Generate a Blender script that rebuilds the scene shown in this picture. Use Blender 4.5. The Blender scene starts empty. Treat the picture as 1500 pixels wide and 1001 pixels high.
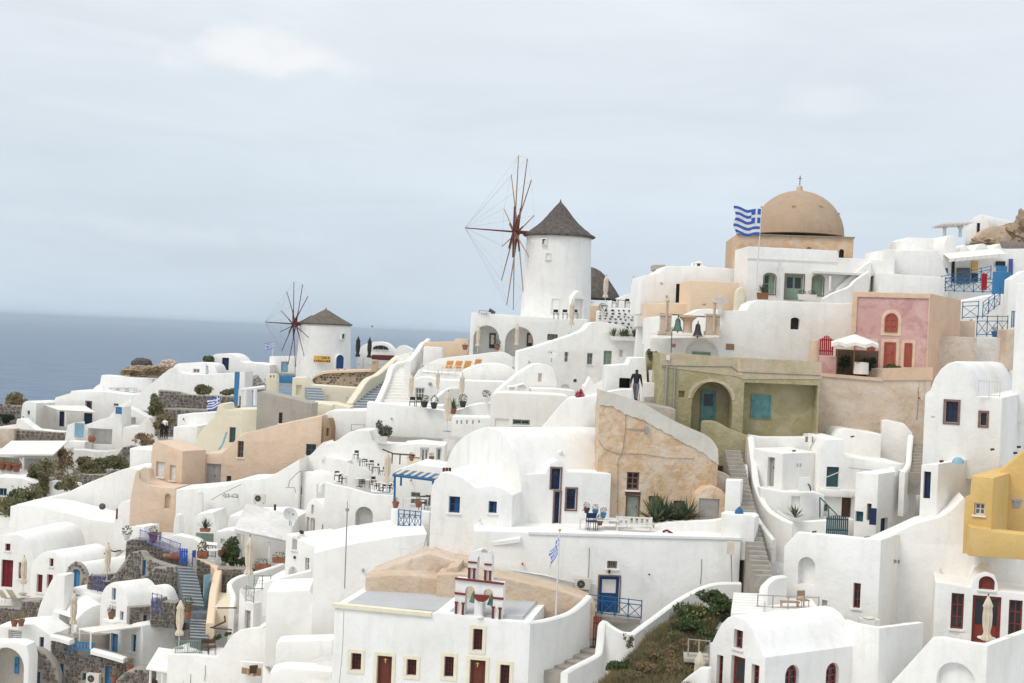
import bpy, bmesh, math, random
from math import radians as rad, sin, cos, pi, sqrt
from mathutils import Vector, Matrix, noise
from mathutils.geometry import tessellate_polygon
random.seed(7)
SC = bpy.context.scene
COL = SC.collection

# ------------------------------------------------------------------ camera
W0, H0, LENS = 1500.0, 1001.0, 50.0
FPX = LENS / 36.0 * W0
CAMZ = 112.0
ROLL, PITCH = rad(2.45), rad(-0.22)
_fw = Vector((0, cos(PITCH), sin(PITCH)))
_up0 = Vector((0, -sin(PITCH), cos(PITCH)))
_rt0 = Vector((1, 0, 0))
RT = _rt0 * cos(ROLL) + _up0 * sin(ROLL)
UP = _up0 * cos(ROLL) - _rt0 * sin(ROLL)
CAM = Vector((0, 0, CAMZ))
cd = bpy.data.cameras.new('camera')
cd.lens = LENS; cd.sensor_width = 36.0; cd.sensor_fit = 'HORIZONTAL'
cd.clip_start = 1.0; cd.clip_end = 200000.0
cam = bpy.data.objects.new('camera', cd); COL.objects.link(cam)
# a world horizontal falls to the right in the photo, so the camera is rolled the other way
RT = _rt0 * cos(ROLL) + _up0 * sin(ROLL)
UP = _up0 * cos(ROLL) - _rt0 * sin(ROLL)
m3 = Matrix((RT, UP, -_fw)).transposed()
cam.matrix_world = Matrix.Translation(CAM) @ m3.to_4x4()
SC.camera = cam

# ------------------------------------------------------------------ light and sky
SUN_EL, SUN_AZ = rad(52), rad(-128)       # azimuth from +Y towards +X: behind the camera, to its left
SUN_DIR = Vector((sin(SUN_AZ) * cos(SUN_EL), cos(SUN_AZ) * cos(SUN_EL), sin(SUN_EL)))
sl = bpy.data.lights.new('sun', 'SUN')
sl.energy = 1.4; sl.angle = rad(24); sl.color = (1.0, 0.93, 0.83)
so = bpy.data.objects.new('sun', sl); COL.objects.link(so)
so.rotation_euler = SUN_DIR.to_track_quat('Z', 'Y').to_euler()
so.location = (0, 0, 300)
world = bpy.data.worlds.new('World'); SC.world = world; world.use_nodes = True
def build_world():
    nt = world.node_tree; N = nt.nodes; L = nt.links
    for n in list(N): N.remove(n)
    out = N.new('ShaderNodeOutputWorld'); bg = N.new('ShaderNodeBackground')
    sky = N.new('ShaderNodeTexSky'); sky.sky_type = 'NISHITA'; sky.sun_disc = False
    sky.sun_elevation = SUN_EL; sky.sun_rotation = SUN_AZ
    sky.air_density = 1.0; sky.dust_density = 2.0; sky.ozone_density = 1.5; sky.altitude = 100
    tc = N.new('ShaderNodeTexCoord')
    sep = N.new('ShaderNodeSeparateXYZ'); L.new(tc.outputs['Generated'], sep.inputs[0])
    # thin high cloud: flattened towards the horizon
    mp = N.new('ShaderNodeMapping'); mp.inputs['Scale'].default_value = (1.0, 1.0, 4.5)
    L.new(tc.outputs['Generated'], mp.inputs[0])
    n1 = N.new('ShaderNodeTexNoise'); n1.inputs['Scale'].default_value = 3.2; n1.inputs['Detail'].default_value = 7
    n1.inputs['Roughness'].default_value = 0.55; n1.inputs['Distortion'].default_value = 0.6
    L.new(mp.outputs[0], n1.inputs[0])
    cr = N.new('ShaderNodeMapRange'); cr.inputs[1].default_value = 0.30; cr.inputs[2].default_value = 0.72
    cr.inputs[3].default_value = 0.86; cr.inputs[4].default_value = 1.0
    L.new(n1.outputs[0], cr.inputs[0])
    # the veil is thinner and bluer near the horizon
    hz = N.new('ShaderNodeMapRange'); hz.inputs[1].default_value = 0.0; hz.inputs[2].default_value = 0.22
    L.new(sep.outputs[2], hz.inputs[0])
    veil = N.new('ShaderNodeMix'); veil.data_type = 'RGBA'
    veil.inputs[6].default_value = (5.75, 6.75, 7.75, 1); veil.inputs[7].default_value = (7.45, 7.95, 8.4, 1)
    L.new(hz.outputs[0], veil.inputs[0])
    # an overcast sky grows lighter towards the zenith
    zn = N.new('ShaderNodeMapRange'); zn.inputs[1].default_value = 0.2; zn.inputs[2].default_value = 1.0; zn.inputs[3].default_value = 1.0; zn.inputs[4].default_value = 1.4
    L.new(sep.outputs[2], zn.inputs[0])
    # broad soft streaks in the veil
    mp3 = N.new('ShaderNodeMapping'); mp3.inputs['Scale'].default_value = (1.0, 1.0, 6.0); mp3.inputs['Rotation'].default_value = (0, .06, 0); L.new(tc.outputs['Generated'], mp3.inputs[0])
    n5 = N.new('ShaderNodeTexNoise'); n5.inputs['Scale'].default_value = 4.5; n5.inputs['Detail'].default_value = 8; n5.inputs['Roughness'].default_value = .6; n5.inputs['Distortion'].default_value = .8; L.new(mp3.outputs[0], n5.inputs[0])
    st = N.new('ShaderNodeMapRange'); st.inputs[1].default_value = .35; st.inputs[2].default_value = .68; st.inputs[3].default_value = .985; st.inputs[4].default_value = 1.05; L.new(n5.outputs[0], st.inputs[0])
    zs = N.new('ShaderNodeMath'); zs.operation = 'MULTIPLY'; L.new(zn.outputs[0], zs.inputs[0]); L.new(st.outputs[0], zs.inputs[1])
    vz = N.new('ShaderNodeVectorMath'); vz.operation = 'SCALE'; L.new(veil.outputs[2], vz.inputs[0]); L.new(zs.outputs[0], vz.inputs['Scale'])
    mx = N.new('ShaderNodeMix'); mx.data_type = 'RGBA'
    L.new(cr.outputs[0], mx.inputs[0]); L.new(sky.outputs[0], mx.inputs[6]); L.new(vz.outputs[0], mx.inputs[7])
    last = mx.outputs[2]
    # brighter cumulus shreds
    def cloud(px, py, wx, wy, amt, seed):
        nonlocal last
        u = (px - W0 / 2) / FPX; v = -(py - H0 / 2) / FPX
        d = (RT * u + UP * v + _fw).normalized()
        sub = N.new('ShaderNodeVectorMath'); sub.operation = 'SUBTRACT'
        L.new(tc.outputs['Generated'], sub.inputs[0]); sub.inputs[1].default_value = d
        sc_ = N.new('ShaderNodeVectorMath'); sc_.operation = 'MULTIPLY'
        L.new(sub.outputs[0], sc_.inputs[0]); sc_.inputs[1].default_value = (1 / wx, 1 / wx, 1 / wy)
        ln = N.new('ShaderNodeVectorMath'); ln.operation = 'LENGTH'; L.new(sc_.outputs[0], ln.inputs[0])
        nn = N.new('ShaderNodeTexNoise'); nn.inputs['Scale'].default_value = 26; nn.inputs['Detail'].default_value = 6
        mp2 = N.new('ShaderNodeMapping'); mp2.inputs['Location'].default_value = (seed, seed * .7, 0)
        mp2.inputs['Scale'].default_value = (1, 1, 1.8)
        L.new(tc.outputs['Generated'], mp2.inputs[0]); L.new(mp2.outputs[0], nn.inputs[0])
        ad = N.new('ShaderNodeMath'); ad.operation = 'MULTIPLY_ADD'; ad.inputs[1].default_value = 1.9
        L.new(nn.outputs[0], ad.inputs[0]); L.new(ln.outputs[1], ad.inputs[2])
        mr = N.new('ShaderNodeMapRange'); mr.interpolation_type = 'SMOOTHSTEP'
        mr.inputs[1].default_value = 1.95; mr.inputs[2].default_value = 1.05
        mr.inputs[3].default_value = 0; mr.inputs[4].default_value = amt
        L.new(ad.outputs[0], mr.inputs[0])
        m2 = N.new('ShaderNodeMix'); m2.data_type = 'RGBA'; m2.inputs[7].default_value = (8.45, 8.6, 8.75, 1)
        L.new(mr.outputs[0], m2.inputs[0]); L.new(last, m2.inputs[6]); last = m2.outputs[2]
    cloud(372, 78, .085, .022, .95, 3.1)
    cloud(1205, 148, .045, .013, .3, 5.7)
    cloud(285, 345, .10, .010, .22, 9.2)
    cloud(120, 322, .09, .008, .16, 1.4)
    L.new(last, bg.inputs[0]); bg.inputs[1].default_value = 0.1
    L.new(bg.outputs[0], out.inputs[0])
build_world()
SC.view_settings.view_transform = 'Standard'
SC.view_settings.look = 'None'
SC.view_settings.gamma = 1.0
SC.view_settings.exposure = 0.12
SC.view_settings.use_curve_mapping = False
SC.render.engine = 'CYCLES'
SC.cycles.use_denoising = True
SC.cycles.max_bounces = 6; SC.cycles.diffuse_bounces = 4; SC.cycles.glossy_bounces = 3
SC.cycles.volume_bounces = 0; SC.cycles.caustics_reflective = False; SC.cycles.caustics_refractive = False

# ------------------------------------------------------------------ pixel to place
_T = [0.0, 0.0, 1.0]
def Z(ox, oy, s): _T[0], _T[1], _T[2] = ox, oy, s       # readings below are taken from an enlarged crop of the photo
def raw(px, py): return (_T[0] + px / _T[2], _T[1] + py / _T[2])
def ray(px, py):
    px, py = raw(px, py)
    r = RT * ((px - W0 / 2) / FPX) + UP * (-(py - H0 / 2) / FPX) + _fw
    return r
def P(px, py, d):
    r = ray(px, py); return CAM + r * (d / r.y)
def proj(v):
    q = v - CAM; f = q.dot(_fw)
    return (W0 / 2 + FPX * q.dot(RT) / f, H0 / 2 - FPX * q.dot(UP) / f)
def onz(px, py, z):
    r = ray(px, py); return CAM + r * ((z - CAM.z) / r.z)

class Pl:
    """a vertical plane: s runs along it to the right, t is the height, b goes back into it"""
    def __init__(s, o, yaw):
        s.o = Vector((o.x, o.y, 0)); s.yaw = yaw
        s.a = Vector((cos(yaw), sin(yaw), 0)); s.n = Vector((sin(yaw), -cos(yaw), 0))
    def st(s, px, py):
        r = ray(px, py); k = (s.o - Vector((CAM.x, CAM.y, 0))).dot(s.n) / Vector((r.x, r.y, 0)).dot(s.n)
        p = CAM + r * k
        return ((p - s.o).dot(s.a), p.z)
    def w(s, a, t, b=0.0):
        v = s.o + s.a * a - s.n * b; v.z = t; return v

# ------------------------------------------------------------------ materials
MATS = {}
def _nt(name):
    m = bpy.data.materials.new(name); m.use_nodes = True
    MATS[name] = m; nt = m.node_tree
    return m, nt, nt.nodes['Principled BSDF']
def _noise(nt, scale, detail=4, rough=.55, vec=None, dist=0):
    n = nt.nodes.new('ShaderNodeTexNoise'); n.inputs['Scale'].default_value = scale
    n.inputs['Detail'].default_value = detail; n.inputs['Roughness'].default_value = rough
    n.inputs['Distortion'].default_value = dist
    if vec is not None: nt.links.new(vec, n.inputs['Vector'])
    return n.outputs[0]
def _ramp(nt, fac, a, b, lo=0., hi=1.):
    r = nt.nodes.new('ShaderNodeMapRange'); r.inputs[1].default_value = a; r.inputs[2].default_value = b
    r.inputs[3].default_value = lo; r.inputs[4].default_value = hi
    nt.links.new(fac, r.inputs[0]); return r.outputs[0]
def _mix(nt, fac, a, b):
    m = nt.nodes.new('ShaderNodeMix'); m.data_type = 'RGBA'
    if isinstance(fac, (int, float)): m.inputs[0].default_value = fac
    else: nt.links.new(fac, m.inputs[0])
    for i, c in ((6, a), (7, b)):
        if isinstance(c, tuple): m.inputs[i].default_value = (*c, 1)
        else: nt.links.new(c, m.inputs[i])
    return m.outputs[2]
def _pos(nt, sc=(1, 1, 1)):
    g = nt.nodes.new('ShaderNodeNewGeometry'); m = nt.nodes.new('ShaderNodeMapping')
    m.inputs['Scale'].default_value = sc; nt.links.new(g.outputs['Position'], m.inputs[0]); return m.outputs[0]
def _bump(nt, bs, h, strength, dist):
    b = nt.nodes.new('ShaderNodeBump'); b.inputs['Strength'].default_value = strength
    b.inputs['Distance'].default_value = dist; nt.links.new(h, b.inputs['Height']); nt.links.new(b.outputs[0], bs.inputs['Normal'])
def plaster(name, c, c2=None, amt=.5, c3=None, amt3=.0, sc=.35, bump=.35, rough=.9, streak=.5):
    m, nt, bs = _nt(name)
    c2 = c2 or tuple(x * .86 for x in c)
    p = _pos(nt); ps = _pos(nt, (1.6, 1.6, .28))
    n1 = _noise(nt, sc, 6, .6, p, .4)
    col = _mix(nt, _ramp(nt, n1, .42, .68, 0, amt), c, c2)
    n2 = _noise(nt, 1.1, 5, .65, ps, .2)
    col = _mix(nt, _ramp(nt, n2, .52, .78, 0, streak), col, tuple(x * .85 for x in c2))
    if c3:
        n3 = _noise(nt, .9, 8, .68, p, 1.2)
        col = _mix(nt, _ramp(nt, n3, .50, .60, 0, amt3), col, c3)
    nt.links.new(col, bs.inputs['Base Color']); bs.inputs['Roughness'].default_value = rough
    bs.inputs['Specular IOR Level'].default_value = .15
    # hand-laid plaster: uneven swells with a fine grain on top
    ah = nt.nodes.new('ShaderNodeMath'); ah.operation = 'MULTIPLY_ADD'; ah.inputs[1].default_value = .35
    nt.links.new(_noise(nt, 5.5, 5, .65, p), ah.inputs[0]); nt.links.new(_noise(nt, .9, 3, .5, p), ah.inputs[2])
    _bump(nt, bs, ah.outputs[0], bump, .22)
    return m
def flat(name, c, rough=.6, var=.12, sc=3., spec=.3, metal=0.):
    m, nt, bs = _nt(name)
    n = _noise(nt, sc, 4, .6, _pos(nt))
    nt.links.new(_mix(nt, _ramp(nt, n, .3, .7), tuple(x * (1 - var) for x in c), tuple(min(1, x * (1 + var)) for x in c)), bs.inputs['Base Color'])
    bs.inputs['Roughness'].default_value = rough; bs.inputs['Specular IOR Level'].default_value = spec
    bs.inputs['Metallic'].default_value = metal
    return m
plaster('white', (.86, .845, .815), (.78, .755, .71), .75, (.74, .71, .665), .28, sc=.28, streak=.58, bump=.28)
plaster('white_warm', (.83, .80, .75), (.76, .72, .66), .7, (.72, .67, .60), .3, sc=.3, streak=.4, bump=.28)
plaster('white_old', (.74, .72, .69), (.62, .59, .55), .7, (.5, .46, .41), .35, sc=.5, streak=.5, bump=.5)
plaster('cream', (.76, .69, .54), (.70, .63, .50), .6, sc=.4, streak=.3)
plaster('peach', (.70, .535, .40), (.66, .52, .41), .7, (.63, .45, .32), .45, sc=.5, streak=.55, bump=.5)
plaster('peach_light', (.78, .60, .43), (.74, .57, .42), .6, sc=.4, streak=.2)
plaster('pink', (.60, .345, .32), (.65, .44, .41), .9, (.46, .22, .22), .55, sc=.8, streak=.55, bump=.4)
plaster('pink_trim', (.68, .49, .35), (.62, .45, .33), .6, (.55, .36, .25), .35, sc=.7, streak=.5)
plaster('yellow', (.68, .46, .17), (.62, .42, .17), .8, (.70, .50, .23), .4, sc=.6, streak=.55, bump=.35)
plaster('olive', (.36, .315, .165), (.43, .385, .245), .9, (.52, .44, .32), .5, sc=.8, streak=.8, bump=.7)
plaster('olive_band', (.56, .47, .34), (.45, .39, .24), .9, (.62, .46, .33), .7, sc=.7, streak=.6, bump=.6)
plaster('ruin', (.64, .47, .32), (.72, .60, .48), 1., (.57, .36, .19), .7, sc=1.1, streak=1., bump=.9)
plaster('ruin_cap', (.66, .62, .55), (.60, .55, .47), .7, (.52, .48, .42), .4, sc=.6, streak=.4)
plaster('beige_old', (.60, .48, .37), (.66, .57, .49), 1., (.50, .39, .30), .7, sc=.7, streak=1., bump=.7)
plaster('dome_tan', (.44, .325, .23), (.39, .29, .205), .9, (.49, .35, .235), .45, sc=.5, streak=.5, bump=.5)
plaster('drum_tan', (.57, .42, .29), (.64, .51, .39), 1., (.58, .34, .18), .75, sc=.6, streak=.7, bump=.7)
plaster('concrete', (.42, .38, .33), (.36, .33, .29), .8, sc=.6, streak=.8, bump=.5)
plaster('roof_grey', (.50, .50, .50), (.45, .45, .45), .8, (.40, .40, .40), .3, sc=.5, streak=.1)
plaster('rock', (.40, .30, .21), (.30, .22, .16), .9, (.22, .17, .13), .6, sc=.5, streak=.3, bump=1.0)
plaster('soil', (.27, .21, .14), (.20, .17, .10), .9, (.34, .28, .20), .5, sc=.3, streak=.1, bump=1.0)
plaster('tan_roof', (.60, .45, .32), (.65, .53, .42), 1., (.48, .40, .33), .6, sc=1.1, streak=.6, bump=.9)
plaster('step_stone', (.42, .38, .33), (.34, .31, .27), .8, (.28, .26, .23), .4, sc=1.2, streak=.2, bump=.7)
plaster('step_blue', (.28, .32, .35), (.34, .37, .39), .8, sc=1.2, streak=.2)
plaster('mortar', (.34, .31, .27), (.28, .25, .22), .8, sc=1., streak=.2)
plaster('mortar_tan', (.58, .44, .31), (.50, .38, .26), .8, sc=1., streak=.2)
for i, c in enumerate([(.17, .15, .135), (.12, .105, .10), (.23, .20, .17), (.17, .125, .105)]): flat('stone%d' % i, c, .9, .25, 5, .15)
for i, c in enumerate([(.10, .09, .085), (.15, .13, .115), (.22, .18, .14), (.13, .10, .09)]): flat('lava%d' % i, c, .9, .25, 5, .15)
flat('thatch', (.115, .10, .09), .95, .35, 2.5, .1)
flat('thatch_brown', (.15, .13, .11), .95, .35, 2.5, .1)
flat('wood_red', (.13, .035, .03), .7); flat('wood_tan', (.34, .22, .13), .8); flat('wood_brown', (.10, .055, .035), .6)
flat('wood_grey', (.25, .21, .18), .85, .25, 6)
flat('red_door', (.21, .042, .03), .5); flat('crimson', (.16, .012, .018), .5); flat('bright_red', (.33, .012, .02), .5)
flat('coral', (.36, .09, .06), .6); flat('church_red', (.20, .035, .025), .6); flat('church_door', (.14, .035, .02), .45)
flat('maroon', (.12, .025, .022), .7)
flat('blue', (.018, .075, .20), .5); flat('navy', (.012, .028, .085), .5); flat('royal', (.035, .10, .42), .55)
flat('sky_blue', (.05, .20, .40), .55); flat('pale_blue', (.24, .42, .52), .6); flat('rail_blue', (.02, .12, .27), .5)
flat('teal', (.12, .26, .255), .7, .25); flat('dark_teal', (.035, .10, .12), .55); flat('sage', (.24, .33, .25), .6); flat('grey_green', (.28, .32, .27), .6, .2)
flat('violet_blue', (.075, .10, .30), .6); flat('slate', (.13, .15, .165), .8, .2)
flat('black', (.012, .012, .013), .6); flat('dark', (.03, .028, .027), .7); flat('grey_metal', (.32, .32, .32), .4, .1, 3, .5)
flat('grey_door', (.36, .34, .32), .7); flat('pale_paint', (.70, .69, .66), .5); flat('iron', (.06, .06, .065), .5)
flat('canvas', (.66, .57, .45), .9, .1); flat('canvas_white', (.78, .74, .68), .9, .06); flat('canvas_dark', (.035, .035, .038), .8, .2)
flat('orange_canvas', (.72, .36, .11), .8); flat('terracotta', (.30, .125, .075), .85, .25); flat('pot_dark', (.05, .05, .055), .7)
flat('bell_green', (.10, .20, .14), .6, .3); flat('bell_dark', (.05, .05, .05), .5)
flat('cloth_black', (.012, .012, .014), .9); flat('cloth_grey', (.11, .11, .115), .9); flat('trousers', (.15, .15, .16), .9); flat('jacket', (.022, .023, .026), .9); flat('skin', (.42, .24, .17), .6); flat('hair', (.03, .022, .018), .8)
flat('sign_yellow', (.70, .42, .10), .6); flat('sign_brown', (.30, .20, .11), .6); flat('gold', (.55, .38, .12), .4)
flat('flag_blue', (.06, .13, .45), .8); flat('flag_white', (.80, .80, .82), .8)
flat('rope', (.35, .33, .30), .8); flat('wire', (.20, .19, .18), .6)
flat('trim_cream', (.78, .72, .55), .8, .06); flat('trim_white', (.80, .79, .77), .7, .05); flat('trim_brown', (.22, .13, .10), .8, .25)
flat('trim_pink', (.70, .52, .38), .8); flat('ac_body', (.62, .58, .50), .5, .05)
flat('boulder', (.10, .09, .085), .95, .3, 2.); flat('dish', (.62, .62, .60), .4, .05)
def foliage(name, c1, c2, c3):
    m, nt, bs = _nt(name); p = _pos(nt)
    n = _noise(nt, 1.3, 3, .6, p); n2 = _noise(nt, 9, 2, .5, p)
    col = _mix(nt, _ramp(nt, n, .35, .65), c1, c2); col = _mix(nt, _ramp(nt, n2, .5, .7), col, c3)
    nt.links.new(col, bs.inputs['Base Color']); bs.inputs['Roughness'].default_value = .8
    bs.inputs['Specular IOR Level'].default_value = .2
    tr = nt.nodes.new('ShaderNodeBsdfTranslucent'); nt.links.new(col, tr.inputs[0]); ms = nt.nodes.new('ShaderNodeMixShader'); ms.inputs[0].default_value = .38
    nt.links.new(bs.outputs[0], ms.inputs[1]); nt.links.new(tr.outputs[0], ms.inputs[2]); nt.links.new(ms.outputs[0], nt.nodes['Material Output'].inputs[0])
foliage('leaf_green', (.075, .11, .045), (.11, .145, .06), (.15, .185, .09))
foliage('leaf_dark', (.03, .055, .025), (.05, .075, .035), (.07, .09, .05))
foliage('leaf_dry', (.27, .21, .11), (.32, .25, .14), (.20, .175, .085))
foliage('leaf_brown', (.30, .21, .12), (.25, .175, .095), (.34, .26, .15))
foliage('leaf_olive', (.18, .17, .085), (.23, .21, .11), (.27, .24, .14))
foliage('leaf_grey', (.17, .18, .14), (.22, .22, .18), (.13, .14, .10))
foliage('agave', (.08, .11, .06), (.13, .16, .09), (.20, .20, .10))
foliage('flower_red', (.40, .03, .05), (.55, .10, .15), (.60, .35, .35))
foliage('lemon', (.45, .34, .07), (.48, .36, .08), (.4, .31, .06))
m, nt, bs = _nt('glass'); bs.inputs['Base Color'].default_value = (.022, .026, .032, 1); bs.inputs['Roughness'].default_value = .12
bs.inputs['Specular IOR Level'].default_value = .5
m, nt, bs = _nt('glass_grey'); bs.inputs['Base Color'].default_value = (.16, .17, .17, 1); bs.inputs['Roughness'].default_value = .2
m, nt, bs = _nt('interior'); bs.inputs['Base Color'].default_value = (.03, .027, .025, 1); bs.inputs['Roughness'].default_value = .9

# ------------------------------------------------------------------ mesh helpers
class MB:
    def __init__(s): s.v = []; s.f = []; s.m = []
    def add(s, vs, fs, mi=0):
        o = len(s.v); s.v += [Vector(v) for v in vs]
        for f in fs: s.f.append(tuple(i + o for i in f)); s.m.append(mi)
    def hexa(s, c, mi=0):        # 8 corners: bottom loop, top loop
        s.add(c, [(3, 2, 1, 0), (4, 5, 6, 7), (0, 1, 5, 4), (1, 2, 6, 5), (2, 3, 7, 6), (3, 0, 4, 7)], mi)
    def box(s, o, ax, ay, az, mi=0):   # corner + three edge vectors
        o, ax, ay, az = Vector(o), Vector(ax), Vector(ay), Vector(az)
        if ax.cross(ay).dot(az) < 0: ax, ay = ay, ax
        s.hexa([o, o + ax, o + ax + ay, o + ay, o + az, o + ax + az, o + ax + ay + az, o + ay + az], mi)
    def cbox(s, c, x, y, z, yaw=0, mi=0):   # centre of the base
        a = Vector((cos(yaw), sin(yaw), 0)); b = Vector((-sin(yaw), cos(yaw), 0)); c = Vector(c)
        s.box(c - a * x / 2 - b * y / 2, a * x, b * y, Vector((0, 0, z)), mi)
    def tube(s, p, q, r0, r1=None, n=6, mi=0):
        p, q = Vector(p), Vector(q); r1 = r0 if r1 is None else r1
        d = (q - p).normalized(); u = d.orthogonal().normalized(); w = d.cross(u)
        vs = [p + (u * cos(2 * pi * i / n) + w * sin(2 * pi * i / n)) * r0 for i in range(n)] + \
             [q + (u * cos(2 * pi * i / n) + w * sin(2 * pi * i / n)) * r1 for i in range(n)]
        s.add(vs, [(i, (i + 1) % n, n + (i + 1) % n, n + i) for i in range(n)] + [tuple(range(n - 1, -1, -1)), tuple(range(n, 2 * n))], mi)
    def path(s, pts, r, n=6, mi=0):
        for a, b in zip(pts, pts[1:]): s.tube(a, b, r, r, n, mi)
    def lathe(s, o, prof, n=24, mi=0, ph=0, fn=None, cap=True):   # prof: (r, z)
        o = Vector(o); vs = []
        for k, (r, z) in enumerate(prof):
            for i in range(n):
                a = ph + 2 * pi * i / n; rr = r * (fn(a, k) if fn else 1)
                vs.append(o + Vector((cos(a) * rr, sin(a) * rr, z)))
        fs = [(k * n + i, k * n + (i + 1) % n, (k + 1) * n + (i + 1) % n, (k + 1) * n + i) for k in range(len(prof) - 1) for i in range(n)]
        if cap: fs += [tuple(range(n - 1, -1, -1)), tuple(range((len(prof) - 1) * n, len(prof) * n))]
        s.add(vs, fs, mi)
    def ball(s, c, rx, ry, rz, n=8, mi=0):
        s.lathe(c, [(max(.001, sin(pi * k / n)), -cos(pi * k / n)) for k in range(n + 1)], n + 2, mi)
        k = (n + 1) * (n + 2)
        for i in range(len(s.v) - k, len(s.v)):
            d = s.v[i] - Vector(c); s.v[i] = Vector(c) + Vector((d.x * rx, d.y * ry, d.z * rz))
    def fill(s, loops, fn, mi=0, flip=False):     # 2d loops (outer ccw, holes) -> faces through fn(s,t)
        tri = tessellate_polygon([[Vector((a, b, 0)) for a, b in lp] for lp in loops])
        pts = [p for lp in loops for p in lp]
        fs = []
        for t in tri:
            (ax, ay), (bx, by), (cx, cy) = (pts[i] for i in t)
            ccw = (bx - ax) * (cy - ay) - (by - ay) * (cx - ax) > 0
            fs.append(tuple(t) if ccw != flip else tuple(reversed(t)))
        s.add([fn(a, b) for a, b in pts], fs, mi)
    def obj(s, name, mats, parent=None, org=None, smooth=None, kind=None):
        me = bpy.data.meshes.new(name)
        org = org if org is not None else (worg(parent) if parent else Vector())
        me.from_pydata([tuple(v - org) for v in s.v], [], s.f)
        for mm in ([mats] if isinstance(mats, str) else mats): me.materials.append(MATS[mm])
        if any(s.m): me.polygons.foreach_set('material_index', s.m)
        if smooth is not None:
            me.polygons.foreach_set('use_smooth', [True] * len(s.f)); me.set_sharp_from_angle(angle=rad(smooth))
        me.update()
        o = bpy.data.objects.new(name, me); COL.objects.link(o)
        if parent: o.parent = parent
        else: o.location = org
        if kind: o['kind'] = kind
        return o
def worg(o):
    v = Vector()
    while o: v += o.location; o = o.parent
    return v
LAB = set()
def tag(o, label, cat, group=None, kind='thing'):
    o['label'] = label; o['category'] = cat
    if group: o['group'] = group
    if kind: o['kind'] = kind
    return o
def root(name, loc, label, cat, group=None):
    o = bpy.data.objects.new(name, None); COL.objects.link(o); o.location = loc; o.empty_display_size = .3
    return tag(o, label, cat, group)
def smooth_prof(pts, k=6):
    out = []
    for i in range(len(pts) - 1):
        p0 = pts[max(0, i - 1)]; p1 = pts[i]; p2 = pts[i + 1]; p3 = pts[min(len(pts) - 1, i + 2)]
        for j in range(k):
            t = j / k
            out.append(tuple(.5 * (2 * p1[c] + (p2[c] - p0[c]) * t + (2 * p0[c] - 5 * p1[c] + 4 * p2[c] - p3[c]) * t * t + (3 * p1[c] - p0[c] - 3 * p2[c] + p3[c]) * t ** 3) for c in range(len(p1))))
    out.append(tuple(pts[-1])); return out
def arc(x0, y0, x1, y1, rise, n=12, e=1.0):
    """half-ellipse in photo pixels from (x0,y0) over to (x1,y1)"""
    return [(x0 + (x1 - x0) * (1 - cos(pi * i / n)) / 2, y0 + (y1 - y0) * (1 - cos(pi * i / n)) / 2 - rise * sin(pi * i / n) ** e) for i in range(n + 1)]
def ccw(lp): return sum(a[0] * b[1] - b[0] * a[1] for a, b in zip(lp, lp[1:] + lp[:1])) > 0
def dedupe(lp):
    out = []
    for p in lp:
        if not out or abs(p[0] - out[-1][0]) + abs(p[1] - out[-1][1]) > 1e-3: out.append(p)
    if abs(out[0][0] - out[-1][0]) + abs(out[0][1] - out[-1][1]) < 1e-3: out.pop()
    return out
def inset(lp, r):        # ccw loop, positive r goes inward
    n = len(lp); out = []
    for i in range(n):
        p, a, b = Vector(lp[i]), Vector(lp[i - 1]), Vector(lp[(i + 1) % n])
        e1 = (p - a).normalized(); e2 = (b - p).normalized()
        n1 = Vector((-e1.y, e1.x)); n2 = Vector((-e2.y, e2.x))
        m = n1 + n2; l = m.length
        if l < .3: m = n1; k = 1
        else: m /= l; k = min(1.8, 1 / max(.3, m.dot(n1)))
        q = p + m * r * k; out.append((q.x, q.y))
    return out
# ------------------------------------------------------------------ openings
def W(x0, y0, x1, y1, col='trim_white', **k): return dict(kind='win', box=(x0, y0, x1, y1), col=col, **k)
def D(x0, y0, x1, y1, col='blue', **k): return dict(kind='door', box=(x0, y0, x1, y1), col=col, **k)
def HO(x0, y0, x1, y1, depth=.5, **k): return dict(kind='hole', box=(x0, y0, x1, y1), depth=depth, **k)
def op_loop(pl, op):
    x0, y0, x1, y1 = op['box']; xc, yc = (x0 + x1) / 2, (y0 + y1) / 2
    s0, s1 = pl.st(x0, yc)[0], pl.st(x1, yc)[0]; t1, t0 = pl.st(xc, y0)[1], pl.st(xc, y1)[1]
    if s0 > s1: s0, s1 = s1, s0
    op['r'] = (s0, s1, t0, t1)
    a = op.get('arch', 0)
    if a:
        h = min((t1 - t0) * .9, (s1 - s0) * .5 * (a if a is not True else 1.0)); n = 12
        top = [((s0 + s1) / 2 + (s1 - s0) / 2 * cos(pi * i / n), t1 - h + h * sin(pi * i / n)) for i in range(n + 1)]
        return [(s0, t0), (s1, t0)] + top
    return [(s0, t0), (s1, t0), (s1, t1), (s0, t1)]
def ring(mb, pl, lo, li, b0, b1, mi=0):
    """solid ring between two loops, from depth b0 (front) to b1"""
    n = len(lo); vs = [pl.w(*p, b0) for p in lo] + [pl.w(*p, b0) for p in li] + [pl.w(*p, b1) for p in lo] + [pl.w(*p, b1) for p in li]
    fs = []
    for i in range(n):
        j = (i + 1) % n
        fs += [(i, j, n + j, n + i), (n + i, n + j, 3 * n + j, 3 * n + i), (2 * n + j, 2 * n + i, 3 * n + i, 3 * n + j), (2 * n + i, 2 * n + j, j, i)]
    mb.add(vs, fs, mi)
def bar(mb, pl, s0, s1, t0, t1, b0, b1, mi=0):
    mb.hexa([pl.w(s0, t0, b0), pl.w(s1, t0, b0), pl.w(s1, t0, b1), pl.w(s0, t0, b1), pl.w(s0, t1, b0), pl.w(s1, t1, b0), pl.w(s1, t1, b1), pl.w(s0, t1, b1)], mi)
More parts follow.
